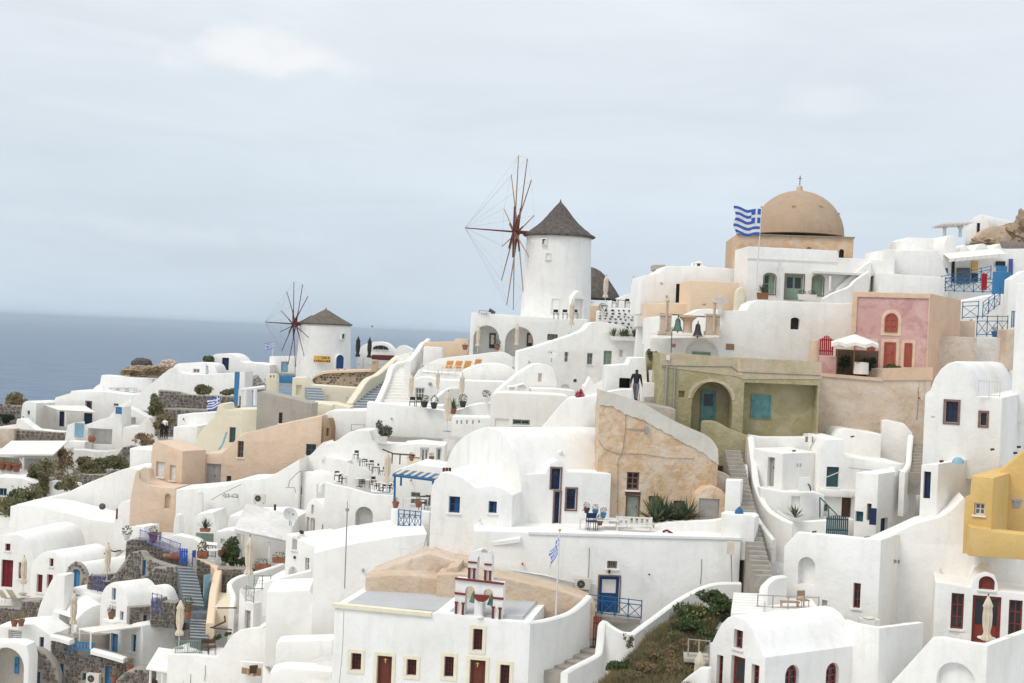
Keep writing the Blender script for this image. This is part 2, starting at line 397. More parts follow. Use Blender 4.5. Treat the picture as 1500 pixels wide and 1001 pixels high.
def slab(mb, pl, lp, b0, b1, mi=0):
    mb.fill([lp], lambda a, b: pl.w(a, b, b0), mi); mb.fill([lp], lambda a, b: pl.w(a, b, b1), mi, True)
    n = len(lp); mb.add([pl.w(*p, b0) for p in lp] + [pl.w(*p, b1) for p in lp], [((i + 1) % n, i, n + i, n + (i + 1) % n) for i in range(n)], mi)
def fit(pl, op, lp, par):
    s0, s1, t0, t1 = op['r']; w, h = s1 - s0, t1 - t0; rec = op.get('rec', .19); col = op.get('col')
    if op.get('trim'):
        mb = MB(); tw = op.get('tw', .14)
        lo = inset(lp, -tw)
        if op['kind'] == 'door': lo = [(a, max(b, t0 + .0)) for a, b in lo]
        ring(mb, pl, lo, inset(lp, -.004), -.035, .06); tr = mb.obj('surround', op['trim'], par)
        tr.name = 'door_surround' if op['kind'] == 'door' else 'window_surround'
    if op['kind'] == 'win' and rec > 0 and not op.get('trim') and not op.get('sill') and w > .35: op['sill'] = 'white'
    if op.get('sill'):
        mb = MB(); bar(mb, pl, s0 - .08, s1 + .08, t0 - .08, t0 - .005, -.09, .08); mb.obj('window_sill', op['sill'], par)
    if op['kind'] == 'hole':
        return
    fw = op.get('fw', min(.09, w * .13)); li = inset(lp, fw)
    if op['kind'] == 'win':
        mb = MB(); ring(mb, pl, inset(lp, .003), li, rec, rec + .07)
        nx, ny = op.get('nx', 2), op.get('ny', 2); mw = min(.035, w * .05)
        def topat(s):
            if not op.get('arch'): return t1
            h_ = t1 - lp[2][1]; c = (s0 + s1) / 2; k = (s - c) / (w / 2); return lp[2][1] + h_ * sqrt(max(0, 1 - k * k))
        for i in range(1, nx):
            s = s0 + w * i / nx; bar(mb, pl, s - mw, s + mw, t0 + fw * .5, topat(s) - fw * .5, rec + .015, rec + .05)
        for j in range(1, ny):
            t = t0 + h * j / ny
            if op.get('arch') and t > lp[2][1]:
                k = (t - lp[2][1]) / (t1 - lp[2][1]); hw = w / 2 * sqrt(max(0, 1 - k * k)) - .02; c = (s0 + s1) / 2
                bar(mb, pl, c - hw, c + hw, t - mw, t + mw, rec + .017, rec + .048)
            else: bar(mb, pl, s0 + .02, s1 - .02, t - mw, t + mw, rec + .017, rec + .048)
        o = mb.obj('window', col, par)
        if op.get('shut'):          # leaves of a closed or half open shutter
            mb = MB(); k = op.get('leaves', 2)
            for i in range(k):
                if i in op.get('open', ()): continue
                a0 = s0 + fw + (w - 2 * fw) * i / k + .012; a1 = s0 + fw + (w - 2 * fw) * (i + 1) / k - .012
                mb2 = MB(); bar(mb2, pl, a0, a1, t0 + fw + .01, t1 - fw - .01, rec + .01, rec + .05)
                m_ = max(3, int((h - 2 * fw) / .16))
                for q in range(m_):
                    tt = t0 + fw + .03 + (h - 2 * fw - .06) * q / m_
                    bar(mb2, pl, a0 + .04, a1 - .04, tt + .02, tt + (h - 2 * fw) / m_ * .8, rec - .01, rec + .009)
                mb2.obj('shutter_leaf', op['shut'], o)
        mb = MB(); slab(mb, pl, inset(lp, fw * .6), rec + .055, rec + .068); mb.obj('pane', op.get('glass', 'glass'), o)
    else:
        mb = MB(); lf = inset(lp, fw * .9); slab(mb, pl, lf, rec + .03, rec + .08)
        gl = op.get('glaze', 0); k = op.get('leaves', 2 if w > 1.15 else 1)
        lt = lp[2][1] if op.get('arch') else t1
        for i in range(k):
            a0 = s0 + fw + (w - 2 * fw) * i / k + .05; a1 = s0 + fw + (w - 2 * fw) * (i + 1) / k - .05
            if a1 - a0 < .12: continue
            tb = t0 + fw; hh = lt - fw - tb; tg = tb + hh * (1 - gl)
            m_ = 2 if hh * (1 - gl) > 1.1 else 1
            for q in range(m_):
                u0 = tb + .08 + (tg - tb - .08) * q / m_; u1 = tb + (tg - tb) * (q + 1) / m_ - .06
                if u1 - u0 > .1: bar(mb, pl, a0 + .03, a1 - .03, u0, u1, rec + .012, rec + .031)
            if i: bar(mb, pl, a0 - .062, a0 - .038, tb, lt - fw, rec + .014, rec + .031)
        o = mb.obj('door', col, par)
        mb = MB(); ring(mb, pl, inset(lp, .003), li, rec - .01, rec + .085); mb.obj('door_frame', op.get('frame', col), o)
        if gl:
            for i in range(k):
                a0 = s0 + fw + (w - 2 * fw) * i / k + .07; a1 = s0 + fw + (w - 2 * fw) * (i + 1) / k - .07
                mb = MB(); bar(mb, pl, a0, a1, t0 + fw + (lt - t0 - 2 * fw) * (1 - gl) + .04, lt - fw - .1, rec + .008, rec + .031)
                mb.obj('pane', op.get('glass', 'glass'), o)
        mb = MB(); hx = s1 - fw - .12 if k == 1 else (s0 + s1) / 2 + .08
        mb.cbox(pl.w(hx, t0 + 1.0 if h > 1.4 else t0 + h * .5, rec - .02), .03, .05, .12, pl.yaw); mb.obj('handle', 'iron', o)

# ------------------------------------------------------------------ a walled volume
def house(name, label, cat, d, yaw, prof, ybot, ext=4., mat='white', ops=(), R=(), L=(), group=None, at=None, bev=.07, sm=False,
          par=None, part='wall', smooth=38, back=None, foot=None):
    """front outline read off the photo on a vertical plane at distance d (at pixel at), pushed back by ext metres
    (or until its far right/left corner reaches a photo column), with real openings in the front and the two side walls"""
    yaw = rad(yaw); prof = smooth_prof(prof) if sm else list(prof)
    xa, ya = at if at else ((prof[0][0] + prof[-1][0]) / 2, (prof[0][1] + prof[-1][1]) / 2)
    pl = Pl(P(xa, ya, d), yaw)
    top = [pl.st(*p) for p in prof]
    if not sm and len(prof) < 16 and bev > .045:      # hand-built: long straight tops waver a little
        t2 = []
        for (a0, b0), (a1, b1) in zip(top, top[1:]):
            k = max(1, min(14, int(abs(a1 - a0) / .9)))
            for j in range(k): u = j / k; t2.append((a0 + (a1 - a0) * u, b0 + (b1 - b0) * u + (.045 * noise.noise(Vector((a0 + (a1 - a0) * u, d, b0)) * .9) if j else 0)))
        top = t2 + [top[-1]]
    zb = pl.st((prof[0][0] + prof[-1][0]) / 2, ybot)[1] if foot is None else foot
    lp = [(top[0][0], zb), (top[-1][0], zb)] + top[::-1]
    lp = dedupe(lp)
    if not ccw(lp): raise ValueError('loop order ' + name + ' ' + label)
    if isinstance(ext, tuple):
        c = top[-1] if ext[0] == 'R' else top[0]; tx = raw(ext[1], 0)[0]; lo, hi = .05, 60.
        f = lambda D_: (proj(pl.w(c[0], c[1], D_))[0] - tx) * (1 if proj(pl.w(c[0], c[1], 10))[0] > proj(pl.w(c[0], c[1], 0))[0] else -1)
        for _ in range(40):
            mid = (lo + hi) / 2
            if f(mid) < 0: lo = mid
            else: hi = mid
        ext = (lo + hi) / 2
        if ext < .2 or ext > 50: print('BADEXT', name, label, ext)
    sc = (min(p[0] for p in lp) + max(p[0] for p in lp)) / 2
    r = par if par else root(name, pl.w(sc, zb, ext / 2), label, cat, group)
    mb = MB(); b = min(bev, ext * .3); n = len(lp)
    l0, l1 = inset(lp, b), inset(lp, b * .3)
    holes = []
    for op in ops:
        h = op_loop(pl, op); op['lp'] = h; holes.append(h)
    mb.fill([l0] + [h[::-1] for h in holes], lambda a, t: pl.w(a, t, 0))
    ls = [(l0, 0), (l1, b * .3), (lp, b)]
    for (la, ba), (lb, bb) in zip(ls, ls[1:]):
        mb.add([pl.w(*p, ba) for p in la] + [pl.w(*p, bb) for p in lb], [(n + i, n + (i + 1) % n, (i + 1) % n, i) for i in range(n)])
    def reveal(pp, op):
        h = op['lp']; k = len(h); dp = op.get('depth', op.get('rec', .19) + .085)
        mb.add([pp.w(*p, 0) for p in h] + [pp.w(*p, dp) for p in h], [(i, (i + 1) % k, k + (i + 1) % k, k + i) for i in range(k)])
        if op['kind'] == 'hole': mb.fill([h], lambda a, t: pp.w(a, t, dp), 1 if op.get('back') else 0)
    for op in ops: reveal(pl, op)
    # sides: edge 0 is the bottom, edge 1 the right wall, last edge the left wall
    prR = Pl(pl.w(top[-1][0], 0, 0), yaw + pi / 2); prL = Pl(pl.w(top[0][0], 0, 0), yaw - pi / 2)
    for i in range(n):
        p, q = lp[i], lp[(i + 1) % n]
        if i == 1 and R:
            hs = []
            for op in R: op['lp'] = op_loop(prR, op); hs.append(op['lp'][::-1])
            mb.fill([[(b, p[1]), (ext, p[1]), (ext, q[1]), (b, q[1])]] + hs, lambda a, t: prR.w(a, t, 0))
            for op in R: reveal(prR, op)
        elif i == n - 1 and L:
            hs = []
            for op in L: op['lp'] = op_loop(prL, op); hs.append(op['lp'][::-1])
            mb.fill([[(-ext, q[1]), (-b, q[1]), (-b, p[1]), (-ext, p[1])]] + hs, lambda a, t: prL.w(a, t, 0))
            for op in L: reveal(prL, op)
        else:
            k = len(mb.v); mb.add([pl.w(*p, b), pl.w(*p, ext), pl.w(*q, ext), pl.w(*q, b)], [(0, 1, 2, 3)])
    mb.fill([lp], lambda a, t: pl.w(a, t, ext), 0, True)
    mats = [mat] + [back or 'interior']
    wo = mb.obj(part, mats, r, smooth=smooth)
    bm = bmesh.new(); bm.from_mesh(wo.data); bmesh.ops.remove_doubles(bm, verts=bm.verts, dist=.0008); bm.to_mesh(wo.data); bm.free()
    wo.data.set_sharp_from_angle(angle=rad(smooth))
    for op in ops: fit(pl, op, op['lp'], r)
    for op in R: fit(prR, op, op['lp'], r)
    for op in L: fit(prL, op, op['lp'], r)
    r_info = dict(ops=ops, root=r, pl=pl, zb=zb, ext=ext, top=top, R=prR, L=prL)
    INFO[r.name] = r_info
    return r_info
INFO = {}
def wall3(name, label, pts, h, th=.35, mat='white', cat='wall', group=None, sm=True, base=None, par=None, part=None, cap=None, k=5):
    """free-standing wall whose top follows points (px,py,depth); h metres high, th thick"""
    q = [P(*p) for p in pts]
    if sm and len(q) > 2: q = [Vector(v) for v in smooth_prof([tuple(v) for v in q], k)]
    n = len(q); sec = []
    for i in range(n):
        t = (q[min(n - 1, i + 1)] - q[max(0, i - 1)]); t.z = 0; t.normalize(); nn = Vector((t.y, -t.x, 0))
        zb = (q[i].z - h) if base is None else base
        c = q[i]; e = min(.08, th * .25)
        sec.append([Vector((*(c + nn * th / 2).xy, zb)), c + nn * th / 2 - Vector((0, 0, e)), c + nn * (th / 2 - e), c - nn * (th / 2 - e), c - nn * th / 2 - Vector((0, 0, e)), Vector((*(c - nn * th / 2).xy, zb))])
    mb = MB(); vs = [v for s in sec for v in s]; fs = []
    for i in range(n - 1):
        for j in range(6): fs.append((i * 6 + j, (i + 1) * 6 + j, (i + 1) * 6 + (j + 1) % 6, i * 6 + (j + 1) % 6))
    fs += [tuple(range(6)), tuple(range((n - 1) * 6 + 5, (n - 1) * 6 - 1, -1))]
    mb.add(vs, fs)
    if par: return mb.obj(part or 'parapet', mat, par, smooth=40)
    c = q[n // 2].copy(); c.z = min(s[0].z for s in sec)
    return tag(mb.obj(name, mat, None, c, smooth=40), label, cat, group)
def stairs(name, label, a0, a1, width, n, mat='white', skew=None, group=None, par=None, solid=1.2, nose=None):
    """flight from (px,py,d) of the lowest tread's middle to the middle of the top one"""
    A, B = P(*a0), P(*a1); h = B - A; rise = h.z / n; h.z = 0
    go = h / n; dirn = h.normalized(); sd = Vector((dirn.y, -dirn.x, 0)) if skew is None else Vector((cos(rad(skew)), sin(rad(skew)), 0))
    r = par or root(name, A - Vector((0, 0, solid)), label, 'stairs', group)
    base = worg(r); mb = MB(); mb.box(-sd * width / 2 - Vector((0, 0, solid)), sd * width, go * 1.04, Vector((0, 0, solid)))
    me = None
    for i in range(n):
        c = A + go * i + Vector((0, 0, rise * i))
        if me is None:
            o = mb.obj('step', mat, r, Vector()); me = o.data
            if nose:
                m2 = MB(); m2.box(-sd * width / 2 - dirn * .012 - Vector((0, 0, .04)), sd * width, dirn * .06, Vector((0, 0, .044))); o2 = m2.obj('nosing', nose, o, Vector()); me2 = o2.data
        else:
            o = bpy.data.objects.new('step', me); COL.objects.link(o); o.parent = r
            if nose: o2 = bpy.data.objects.new('nosing', me2); COL.objects.link(o2); o2.parent = o
        o.location = c - base
    return r
def stones(pl, lp, par, mats, size=.35, b=0.0, seed=1, gap=1.02, name='stones'):
    """rough stones bedded in the face of a wall, too many to pick apart"""
    rnd = random.Random(seed); mb = MB()
    s0, s1 = min(p[0] for p in lp), max(p[0] for p in lp); t0, t1 = min(p[1] for p in lp), max(p[1] for p in lp)
    def inside(s, t):
        c = False
        for (ax, ay), (bx, by) in zip(lp, lp[1:] + lp[:1]):
            if (ay > t) != (by > t) and s < (bx - ax) * (t - ay) / (by - ay) + ax: c = not c
        return c
    row = 0; t = t0 + size * .35
    while t < t1:
        s = s0 + size * .3 * rnd.random(); hgt = size * rnd.uniform(.5, .8)
        while s < s1:
            w = size * rnd.uniform(.7, 1.45); cx, ct = s + w / 2, t + rnd.uniform(-.08, .08) * size
            if inside(cx, ct) and inside(cx - w * .3, ct) and inside(cx + w * .3, ct):
                k = rnd.choice((5, 6, 7)); ph = rnd.random() * 6; out = rnd.uniform(.03, .09)
                sq = lambda v: math.copysign(abs(v) ** .62, v)
                l0 = [(cx + sq(cos(ph + 2 * pi * i / k)) * w * .47 * gap * rnd.uniform(.85, 1.1), ct + sq(sin(ph + 2 * pi * i / k)) * hgt * .47 * gap * rnd.uniform(.85, 1.1)) for i in range(k)]
                l1 = [(cx + (a - cx) * .82, ct + (q - ct) * .82) for a, q in l0]
                mb.add([pl.w(*p, b + .03) for p in l0] + [pl.w(*p, b - out) for p in l1],
                       [(i, (i + 1) % k, k + (i + 1) % k, k + i) for i in range(k)] + [tuple(range(k, 2 * k))], rnd.randrange(len(mats)))
            s += w
        t += hgt
    if mb.v: mb.obj(name, mats, par, kind='stuff')
STONE = ['stone0', 'stone1', 'stone2', 'stone3']; LAVA = ['lava0', 'lava1', 'lava2', 'lava3']
def stonehouse(name, label, cat, d, yaw, prof, ybot, ext=1., mats=STONE, mat='mortar', size=.26, seed=1, sides=True, **k):
    i = house(name, label, cat, d, yaw, prof, ybot, ext, mat, **k)
    lp = [(i['top'][0][0], i['zb']), (i['top'][-1][0], i['zb'])] + i['top'][::-1]
    lp = cut(lp, k.get('ops', ()), i['pl']); stones(i['pl'], lp, i['root'], mats, size, seed=seed)
    if sides and i['ext'] > .8:
        t = i['top'][-1][1]; stones(i['R'], [(0, i['zb']), (i['ext'], i['zb']), (i['ext'], t), (0, t)], i['root'], mats, size, seed=seed + 1)
    return i
def cut(lp, ops, pl):
    """keep stones off the openings: bridge each opening into the loop"""
    for op in ops:
        s0, s1, t0, t1 = op['r']; zb = min(p[1] for p in lp)
        k = [i for i in range(len(lp)) if abs(lp[i][1] - zb) < 1e-6]
        i = k[0]; sgn = lp[k[-1]][0]
        new = [(s0 - .1, zb), (s0 - .1, t1 + .1), (s1 + .1, t1 + .1), (s1 + .1, zb)]
        # insert in order along the bottom edge
        bi = next(j for j in range(len(lp)) if abs(lp[j][1] - zb) < 1e-6 and abs(lp[(j + 1) % len(lp)][1] - zb) < 1e-6 and min(lp[j][0], lp[(j + 1) % len(lp)][0]) <= s0 - .1 and max(lp[j][0], lp[(j + 1) % len(lp)][0]) >= s1 + .1) if any(abs(lp[j][1] - zb) < 1e-6 and abs(lp[(j + 1) % len(lp)][1] - zb) < 1e-6 and lp[j][0] <= s0 - .1 and lp[(j + 1) % len(lp)][0] >= s1 + .1 for j in range(len(lp))) else None
        if bi is None: continue
        lp = lp[:bi + 1] + new + lp[bi + 1:]
    return lp

# ------------------------------------------------------------------ small things
def closed_umbrella(label, px, py, d, h=2.9, mat='canvas', group='closed parasols', base=True):
    """folded parasol, foot at the pixel"""
    b = P(px, py, d); r = root('closed_parasol', b, label, 'parasol', group); k = h / 2.9
    mb = MB(); mb.tube(b, b + Vector((0, 0, h * .97)), .03, .025, 8); mb.obj('pole', 'pale_paint', r)
    if base:
        mb = MB(); mb.lathe(b, [(.3, 0), (.3, .06), (.06, .1)], 14); mb.obj('base', 'grey_metal', r)
    ph = random.random() * 6
    mb = MB(); fn = lambda a, i: 1 + .16 * sin(8 * a + ph) * (1 if i < 8 else .3)
    mb.lathe(b, [(.10 * k, .80 * k), (.23 * k, .78 * k), (.22 * k, .95 * k), (.13 * k, 1.12 * k), (.20 * k, 1.5 * k), (.21 * k, 1.95 * k), (.18 * k, 2.3 * k), (.22 * k, 2.38 * k), (.14 * k, 2.62 * k), (.03 * k, 2.86 * k)], 32, 0, 0, fn)
    c = mb.obj('canopy', mat, r, smooth=50)
    mb = MB(); mb.lathe(b, [(.145 * k, 1.06 * k), (.155 * k, 1.12 * k), (.145 * k, 1.18 * k)], 16); mb.obj('tie_strap', mat, c)
    mb = MB(); mb.lathe(b, [(.03, 2.86 * k), (.04, 2.9 * k), (.01, 2.98 * k)], 8); mb.obj('finial', 'wood_brown', r)
    return r
def open_umbrella(label, px, py, d, h=2.6, rad_=1.6, mat='canvas_white'):
    b = P(px, py, d); r = root('open_parasol', b, label, 'parasol')
    mb = MB(); mb.tube(b, b + Vector((0, 0, h)), .035, .03, 8); mb.obj('pole', 'wood_tan', r)
    n = 8; mb = MB(); z = Vector((0, 0, 1)); ap = b + z * (h + .05)
    q = lambda i, rr, dz: b + Vector((cos(2 * pi * i / n + .2) * rr, sin(2 * pi * i / n + .2) * rr, h + dz))
    for i in range(n):
        mid = (q(i, rad_, -.55) + q(i + 1, rad_, -.55)) / 2 + z * .10
        m1, m2 = q(i, rad_ * .5, -.2), q(i + 1, rad_ * .5, -.2)
        mb.add([ap, m1, m2, q(i, rad_, -.58), mid, q(i + 1, rad_, -.58)], [(0, 1, 2), (1, 3, 4), (1, 4, 2), (2, 4, 5)])
        mb.add([q(i, rad_, -.58), mid, q(i + 1, rad_, -.58), q(i + 1, rad_ * 1.01, -.80), mid - z * .2, q(i, rad_ * 1.01, -.80)], [(0, 5, 4, 1), (1, 4, 3, 2)])
    mb.obj('canopy', mat, r)
    for i in range(n):
        mb = MB(); mb.tube(b + z * (h - .1), q(i, rad_ * .95, -.6), .012, .012, 4); mb.obj('rib', 'wood_tan', r)
    mb = MB(); mb.lathe(b, [(.03, h), (.06, h + .08), (.02, h + .2)], 8); mb.obj('finial', 'wood_tan', r)
def pot(label, px, py, d, s=.45, mat='terracotta', plant='leaf_green', ph=.5, group=None, kind='bush'):
    b = P(px, py, d); r = root('plant_pot', b, label, 'potted plant', group)
    mb = MB(); mb.lathe(b, [(s * .33, 0), (s * .5, s * .72), (s * .56, s * .74), (s * .56, s * .9), (s * .46, s * .9), (s * .44, s * .8)], 16); mb.obj('pot', mat, r, smooth=40)
    if plant:
        mb = MB(); rnd = random.Random(int(px * 13 + py))
        if kind == 'agave': agave_into(mb, b + Vector((0, 0, s * .8)), ph, 26, rnd)
        else: leaves_into(mb, b + Vector((0, 0, s * .85 + ph * .42)), (ph * .55, ph * .55, ph * .5), 160, ph * .14, rnd)
        mb.obj('plant', plant, r)
    return r
def leaves_into(mb, c, rr, n, size, rnd, shell=.5, up=.3, mi=0):
    for _ in range(n):
        v = Vector((rnd.gauss(0, 1), rnd.gauss(0, 1), rnd.gauss(0, 1))); v.normalize(); k = rnd.uniform(shell, 1.0) ** .6
        k *= 1 + .18 * noise.noise(v * 2.2 + c * .31)
        p = c + Vector((v.x * rr[0], v.y * rr[1], v.z * rr[2])) * k
        u = Vector((rnd.gauss(0, 1), rnd.gauss(0, 1), rnd.gauss(0, 1) + up)); u.normalize(); w = u.cross(Vector((rnd.gauss(0, 1), rnd.gauss(0, 1), rnd.gauss(0, 1)))).normalized()
        s = size * rnd.uniform(.6, 1.4)
        mb.add([p - w * s * .35, p + u * s * .5, p + w * s * .35, p - u * s * .5], [(0, 1, 2, 3)], mi)
def agave_into(mb, b, h, n, rnd):
    for i in range(n):
        a = rnd.random() * 2 * pi; el = rnd.uniform(.25, 1.45); L = h * rnd.uniform(.75, 1.1); dr = Vector((cos(a) * cos(el), sin(a) * cos(el), sin(el)))
        sd = Vector((-sin(a), cos(a), 0)) * h * .055; m = b + dr * L * .5; t = b + dr * L - Vector((0, 0, L * .12 * cos(el)))
        up = dr.cross(sd).normalized() * h * .02
        mb.add([b - sd * .7, b + sd * .7, m + sd, m - sd, t, m - up], [(0, 5, 3), (0, 1, 5), (1, 2, 5), (3, 5, 4), (5, 2, 4)])
def bush(name, label, blobs, mat='leaf_olive', n=900, size=.16, cat='shrub', group=None, up=.5, stem='wood_brown', twig=True):
    """blobs: (px,py,depth, half width px, half height px)"""
    rnd = random.Random(int(blobs[0][0] * 7 + blobs[0][1])); lo = P(blobs[0][0], blobs[0][1] + blobs[0][4], blobs[0][2])
    r = root(name, lo, label, cat, group); mb = MB(); st = MB()
    tot = sum(b[3] * b[4] for b in blobs)
    for (px, py, d, hw, hh) in blobs:
        k = d / FPX / _T[2]; c = P(px, py, d); rx, rz = hw * k, hh * k
        m_ = int(n * hw * hh / tot)
        subs = 7
        for i in range(subs):
            o = Vector((rnd.uniform(-.62, .62) * rx, rnd.uniform(-.6, .6) * rx, rnd.uniform(-.55, .6) * rz)); q = rnd.uniform(.38, .62)
            leaves_into(mb, c + o, (rx * q, rx * q, rz * q), m_ // subs, size, rnd, .25, up)
            if twig: st.tube(c - Vector((0, 0, rz)), c + o, .025, .008, 4)
    mb.obj('foliage', mat, r)
    if twig: st.obj('stems', stem, r)
    return r
def grass_patch(name, label, cells, mat, n, h, group=None, mats=None):
    """tufts of dry grass over quads of world corners"""
    rnd = random.Random(n); mb = MB()
    for i in range(n):
        a, b, c, d_ = rnd.choice(cells); u, v = rnd.random(), rnd.random()
        p = (a * (1 - u) + b * u) * (1 - v) + (d_ * (1 - u) + c * u) * v
        hh = h * rnd.uniform(.5, 1.3) * (0.6 + .8 * abs(noise.noise(p * .6)))
        mi = (0 if noise.noise(p * .35) + rnd.uniform(-.25, .25) > 0 else 1) if mats else 0
        for _ in range(3):
            l = Vector((rnd.gauss(0, .45), rnd.gauss(0, .45), 1)).normalized() * hh; s = Vector((rnd.gauss(0, 1), rnd.gauss(0, 1), 0)).normalized() * h * .06
            mb.add([p - s, p + s, p + l], [(0, 1, 2)], mi)
    c = sum((q for cell in cells for q in cell), Vector()) / (4 * len(cells))
    o = mb.obj(name, mats or mat, None, c, kind='stuff'); o['label'] = label; o['category'] = 'grass'
    return o
def railing(name, label, a, b, h=.95, mat='rail_blue', bays=3, cat='railing', style='x', group=None, par=None, posts=True):
    """a, b: (px,py,d) of the rail's foot at both ends"""
    A, B = P(*a), P(*b); r = par or root(name, A, label, cat, group); z = Vector((0, 0, 1)); L = (B - A)
    for i in range(bays + 1):
        p = A + L * i / bays; mb = MB(); mb.tube(p, p + z * h * 1.04, .03, .03, 6); mb.obj('post', mat, r)
    for k in (.99, .76, .1):
        if style == 'x' or k != .76:
            mb = MB(); mb.tube(A + z * h * k, B + z * h * k, .026, .026, 6); mb.obj('rail', mat, r)
    for i in range(bays):
        p, q = A + L * i / bays, A + L * (i + 1) / bays
        if style == 'x':
            for u, v in ((.1, .76), (.76, .1)):
                mb = MB(); mb.tube(p + z * h * u, q + z * h * v, .02, .02, 5); mb.obj('brace', mat, r)
        elif style == 'bars':
            m_ = max(2, int((q - p).length / .13))
            for j in range(1, m_):
                mb = MB(); s = p + (q - p) * j / m_; mb.tube(s + z * h * .1, s + z * h * .99, .012, .012, 5); mb.obj('baluster', mat, r)
        elif style == 'scroll':
            for j in range(3):
                c = p + (q - p) * (j + .5) / 3 + z * h * .55; mb = MB(); rr = (q - p).length / 7; dv = (q - p).normalized()
                pts = [c + (dv * cos(t * .5) + z * sin(t * .5) * 1.6) * rr for t in range(14)]; mb.path(pts, .012, 4); mb.obj('scroll', mat, r)
    return r
def flag(label, foot, top, d, wid, hgt, fdir=-1, yaw=0, wave=.25, seed=0, droop=.0, polemat='pale_paint', pr=.05, fz=.0):
    A, B = P(*foot, d), P(*top, d); r = root('flag_pole', A, label, 'flag')
    mb = MB(); mb.tube(A, B, pr, pr * .7, 8); mb.obj('pole', polemat, r)
    mb = MB(); mb.ball(B + Vector((0, 0, pr)), pr * 1.6, pr * 1.6, pr * 1.6, 6); mb.obj('finial', 'gold', r)
    nx, ny = 27, 18; mb = MB(); rnd = random.Random(seed); vs = []; ph = rnd.random() * 6
    ax = Vector((cos(yaw) * fdir, sin(yaw), 0)); ay = Vector((-sin(yaw), cos(yaw) * 1, 0))
    for j in range(ny + 1):
        for i in range(nx + 1):
            u, v = i / nx, j / ny
            wv = wave * u * sin(u * 9 + v * 2.2 + ph) ; sh = 1 - droop * .8
            p = B + ax * (wid * u * sh) + ay * wv + Vector((0, 0, -fz - hgt * v - droop * wid * u * .95 + (.10 * hgt * sin(u * 7 + ph) * u) + .12 * hgt * u * (1 - v) * 0))
            if u > .6: p += ax * (.12 * wid * (u - .6) * sin(v * 9 + ph))
            vs.append(p)
    fs, mi = [], []
    for j in range(ny):
        for i in range(nx):
            fs.append((j * (nx + 1) + i, j * (nx + 1) + i + 1, (j + 1) * (nx + 1) + i + 1, (j + 1) * (nx + 1) + i))
            st = j // 2; blue = st % 2 == 0
            if j < 10 and i < 10: blue = not (i in (4, 5) or j in (4, 5))
            mi.append(0 if blue else 1)
    mb.v, mb.f, mb.m = vs, fs, mi
    mb.obj('cloth', ['flag_blue', 'flag_white'], r, smooth=80)
    return r
def chair(px, py, d, label, yaw=0, mat='black', group=None, s=1., arm=False):
    b = P(px, py, d); r = root('chair', b, label, 'chair', group); yaw = rad(yaw)
    a = Vector((cos(yaw), sin(yaw), 0)); c = Vector((-sin(yaw), cos(yaw), 0)); z = Vector((0, 0, 1))
    for u in (-1, 1):
        for v in (-1, 1):
            mb = MB(); p = b + (a * .2 * u + c * .2 * v) * s; mb.tube(p, p + z * (.45 if v < 0 else .86) * s, .018 * s, .018 * s, 5); mb.obj('leg', mat, r)
    mb = MB(); mb.cbox(b + z * .43 * s, .46 * s, .46 * s, .05 * s, yaw); mb.obj('seat', mat, r)
    mb = MB(); mb.cbox(b + c * .2 * s + z * .6 * s, .42 * s, .03 * s, .26 * s, yaw); mb.obj('backrest', mat, r)
    return r
def table(px, py, d, label, w=.75, mat='pale_paint', top='pale_paint', h=.74, rnd=False, yaw=0, group=None, wy=None):
    b = P(px, py, d); r = root('table', b, label, 'table', group); z = Vector((0, 0, 1)); wy = wy or w
    if rnd:
        mb = MB(); mb.lathe(b + z * (h - .04), [(w / 2, 0), (w / 2, .04)], 18); mb.obj('table_top', top, r)
        mb = MB(); mb.tube(b, b + z * h, .03, .03, 6); mb.obj('leg', mat, r); mb = MB(); mb.lathe(b, [(.22, 0), (.2, .03)], 12); mb.obj('base', mat, r)
    else:
        yw = rad(yaw); a = Vector((cos(yw), sin(yw), 0)); c = Vector((-sin(yw), cos(yw), 0))
        mb = MB(); mb.cbox(b + z * (h - .04), w, wy, .04, yw); mb.obj('table_top', top, r)
        for u in (-1, 1):
            for v in (-1, 1): mb = MB(); p = b + a * u * (w / 2 - .05) + c * v * (wy / 2 - .05); mb.tube(p, p + z * h, .022, .022, 5); mb.obj('leg', mat, r)
    return r
def sunbed(px, py, d, label, yaw=0, mat='orange_canvas', group=None):
    b = P(px, py, d); r = root('sunbed', b, label, 'sunbed', group); yw = rad(yaw); a = Vector((cos(yw), sin(yw), 0)); c = Vector((-sin(yw), cos(yw), 0)); z = Vector((0, 0, 1))
    for u in (-1, 1):
        for v in (-.8, .8): mb = MB(); p = b + a * .3 * u + c * v; mb.tube(p, p + z * .33, .03, .03, 5); mb.obj('leg', 'pale_paint', r)
    mb = MB(); mb.box(b - a * .33 - c * .95 + z * .3, a * .66, c * 1.2, z * .06); mb.obj('seat', mat, r)
    mb = MB(); mb.box(b - a * .33 + c * .27 + z * .3, a * .66, c * .55 + z * .72, (z * .5 - c * .3) * .1); mb.obj('backrest', mat, r)
    return r
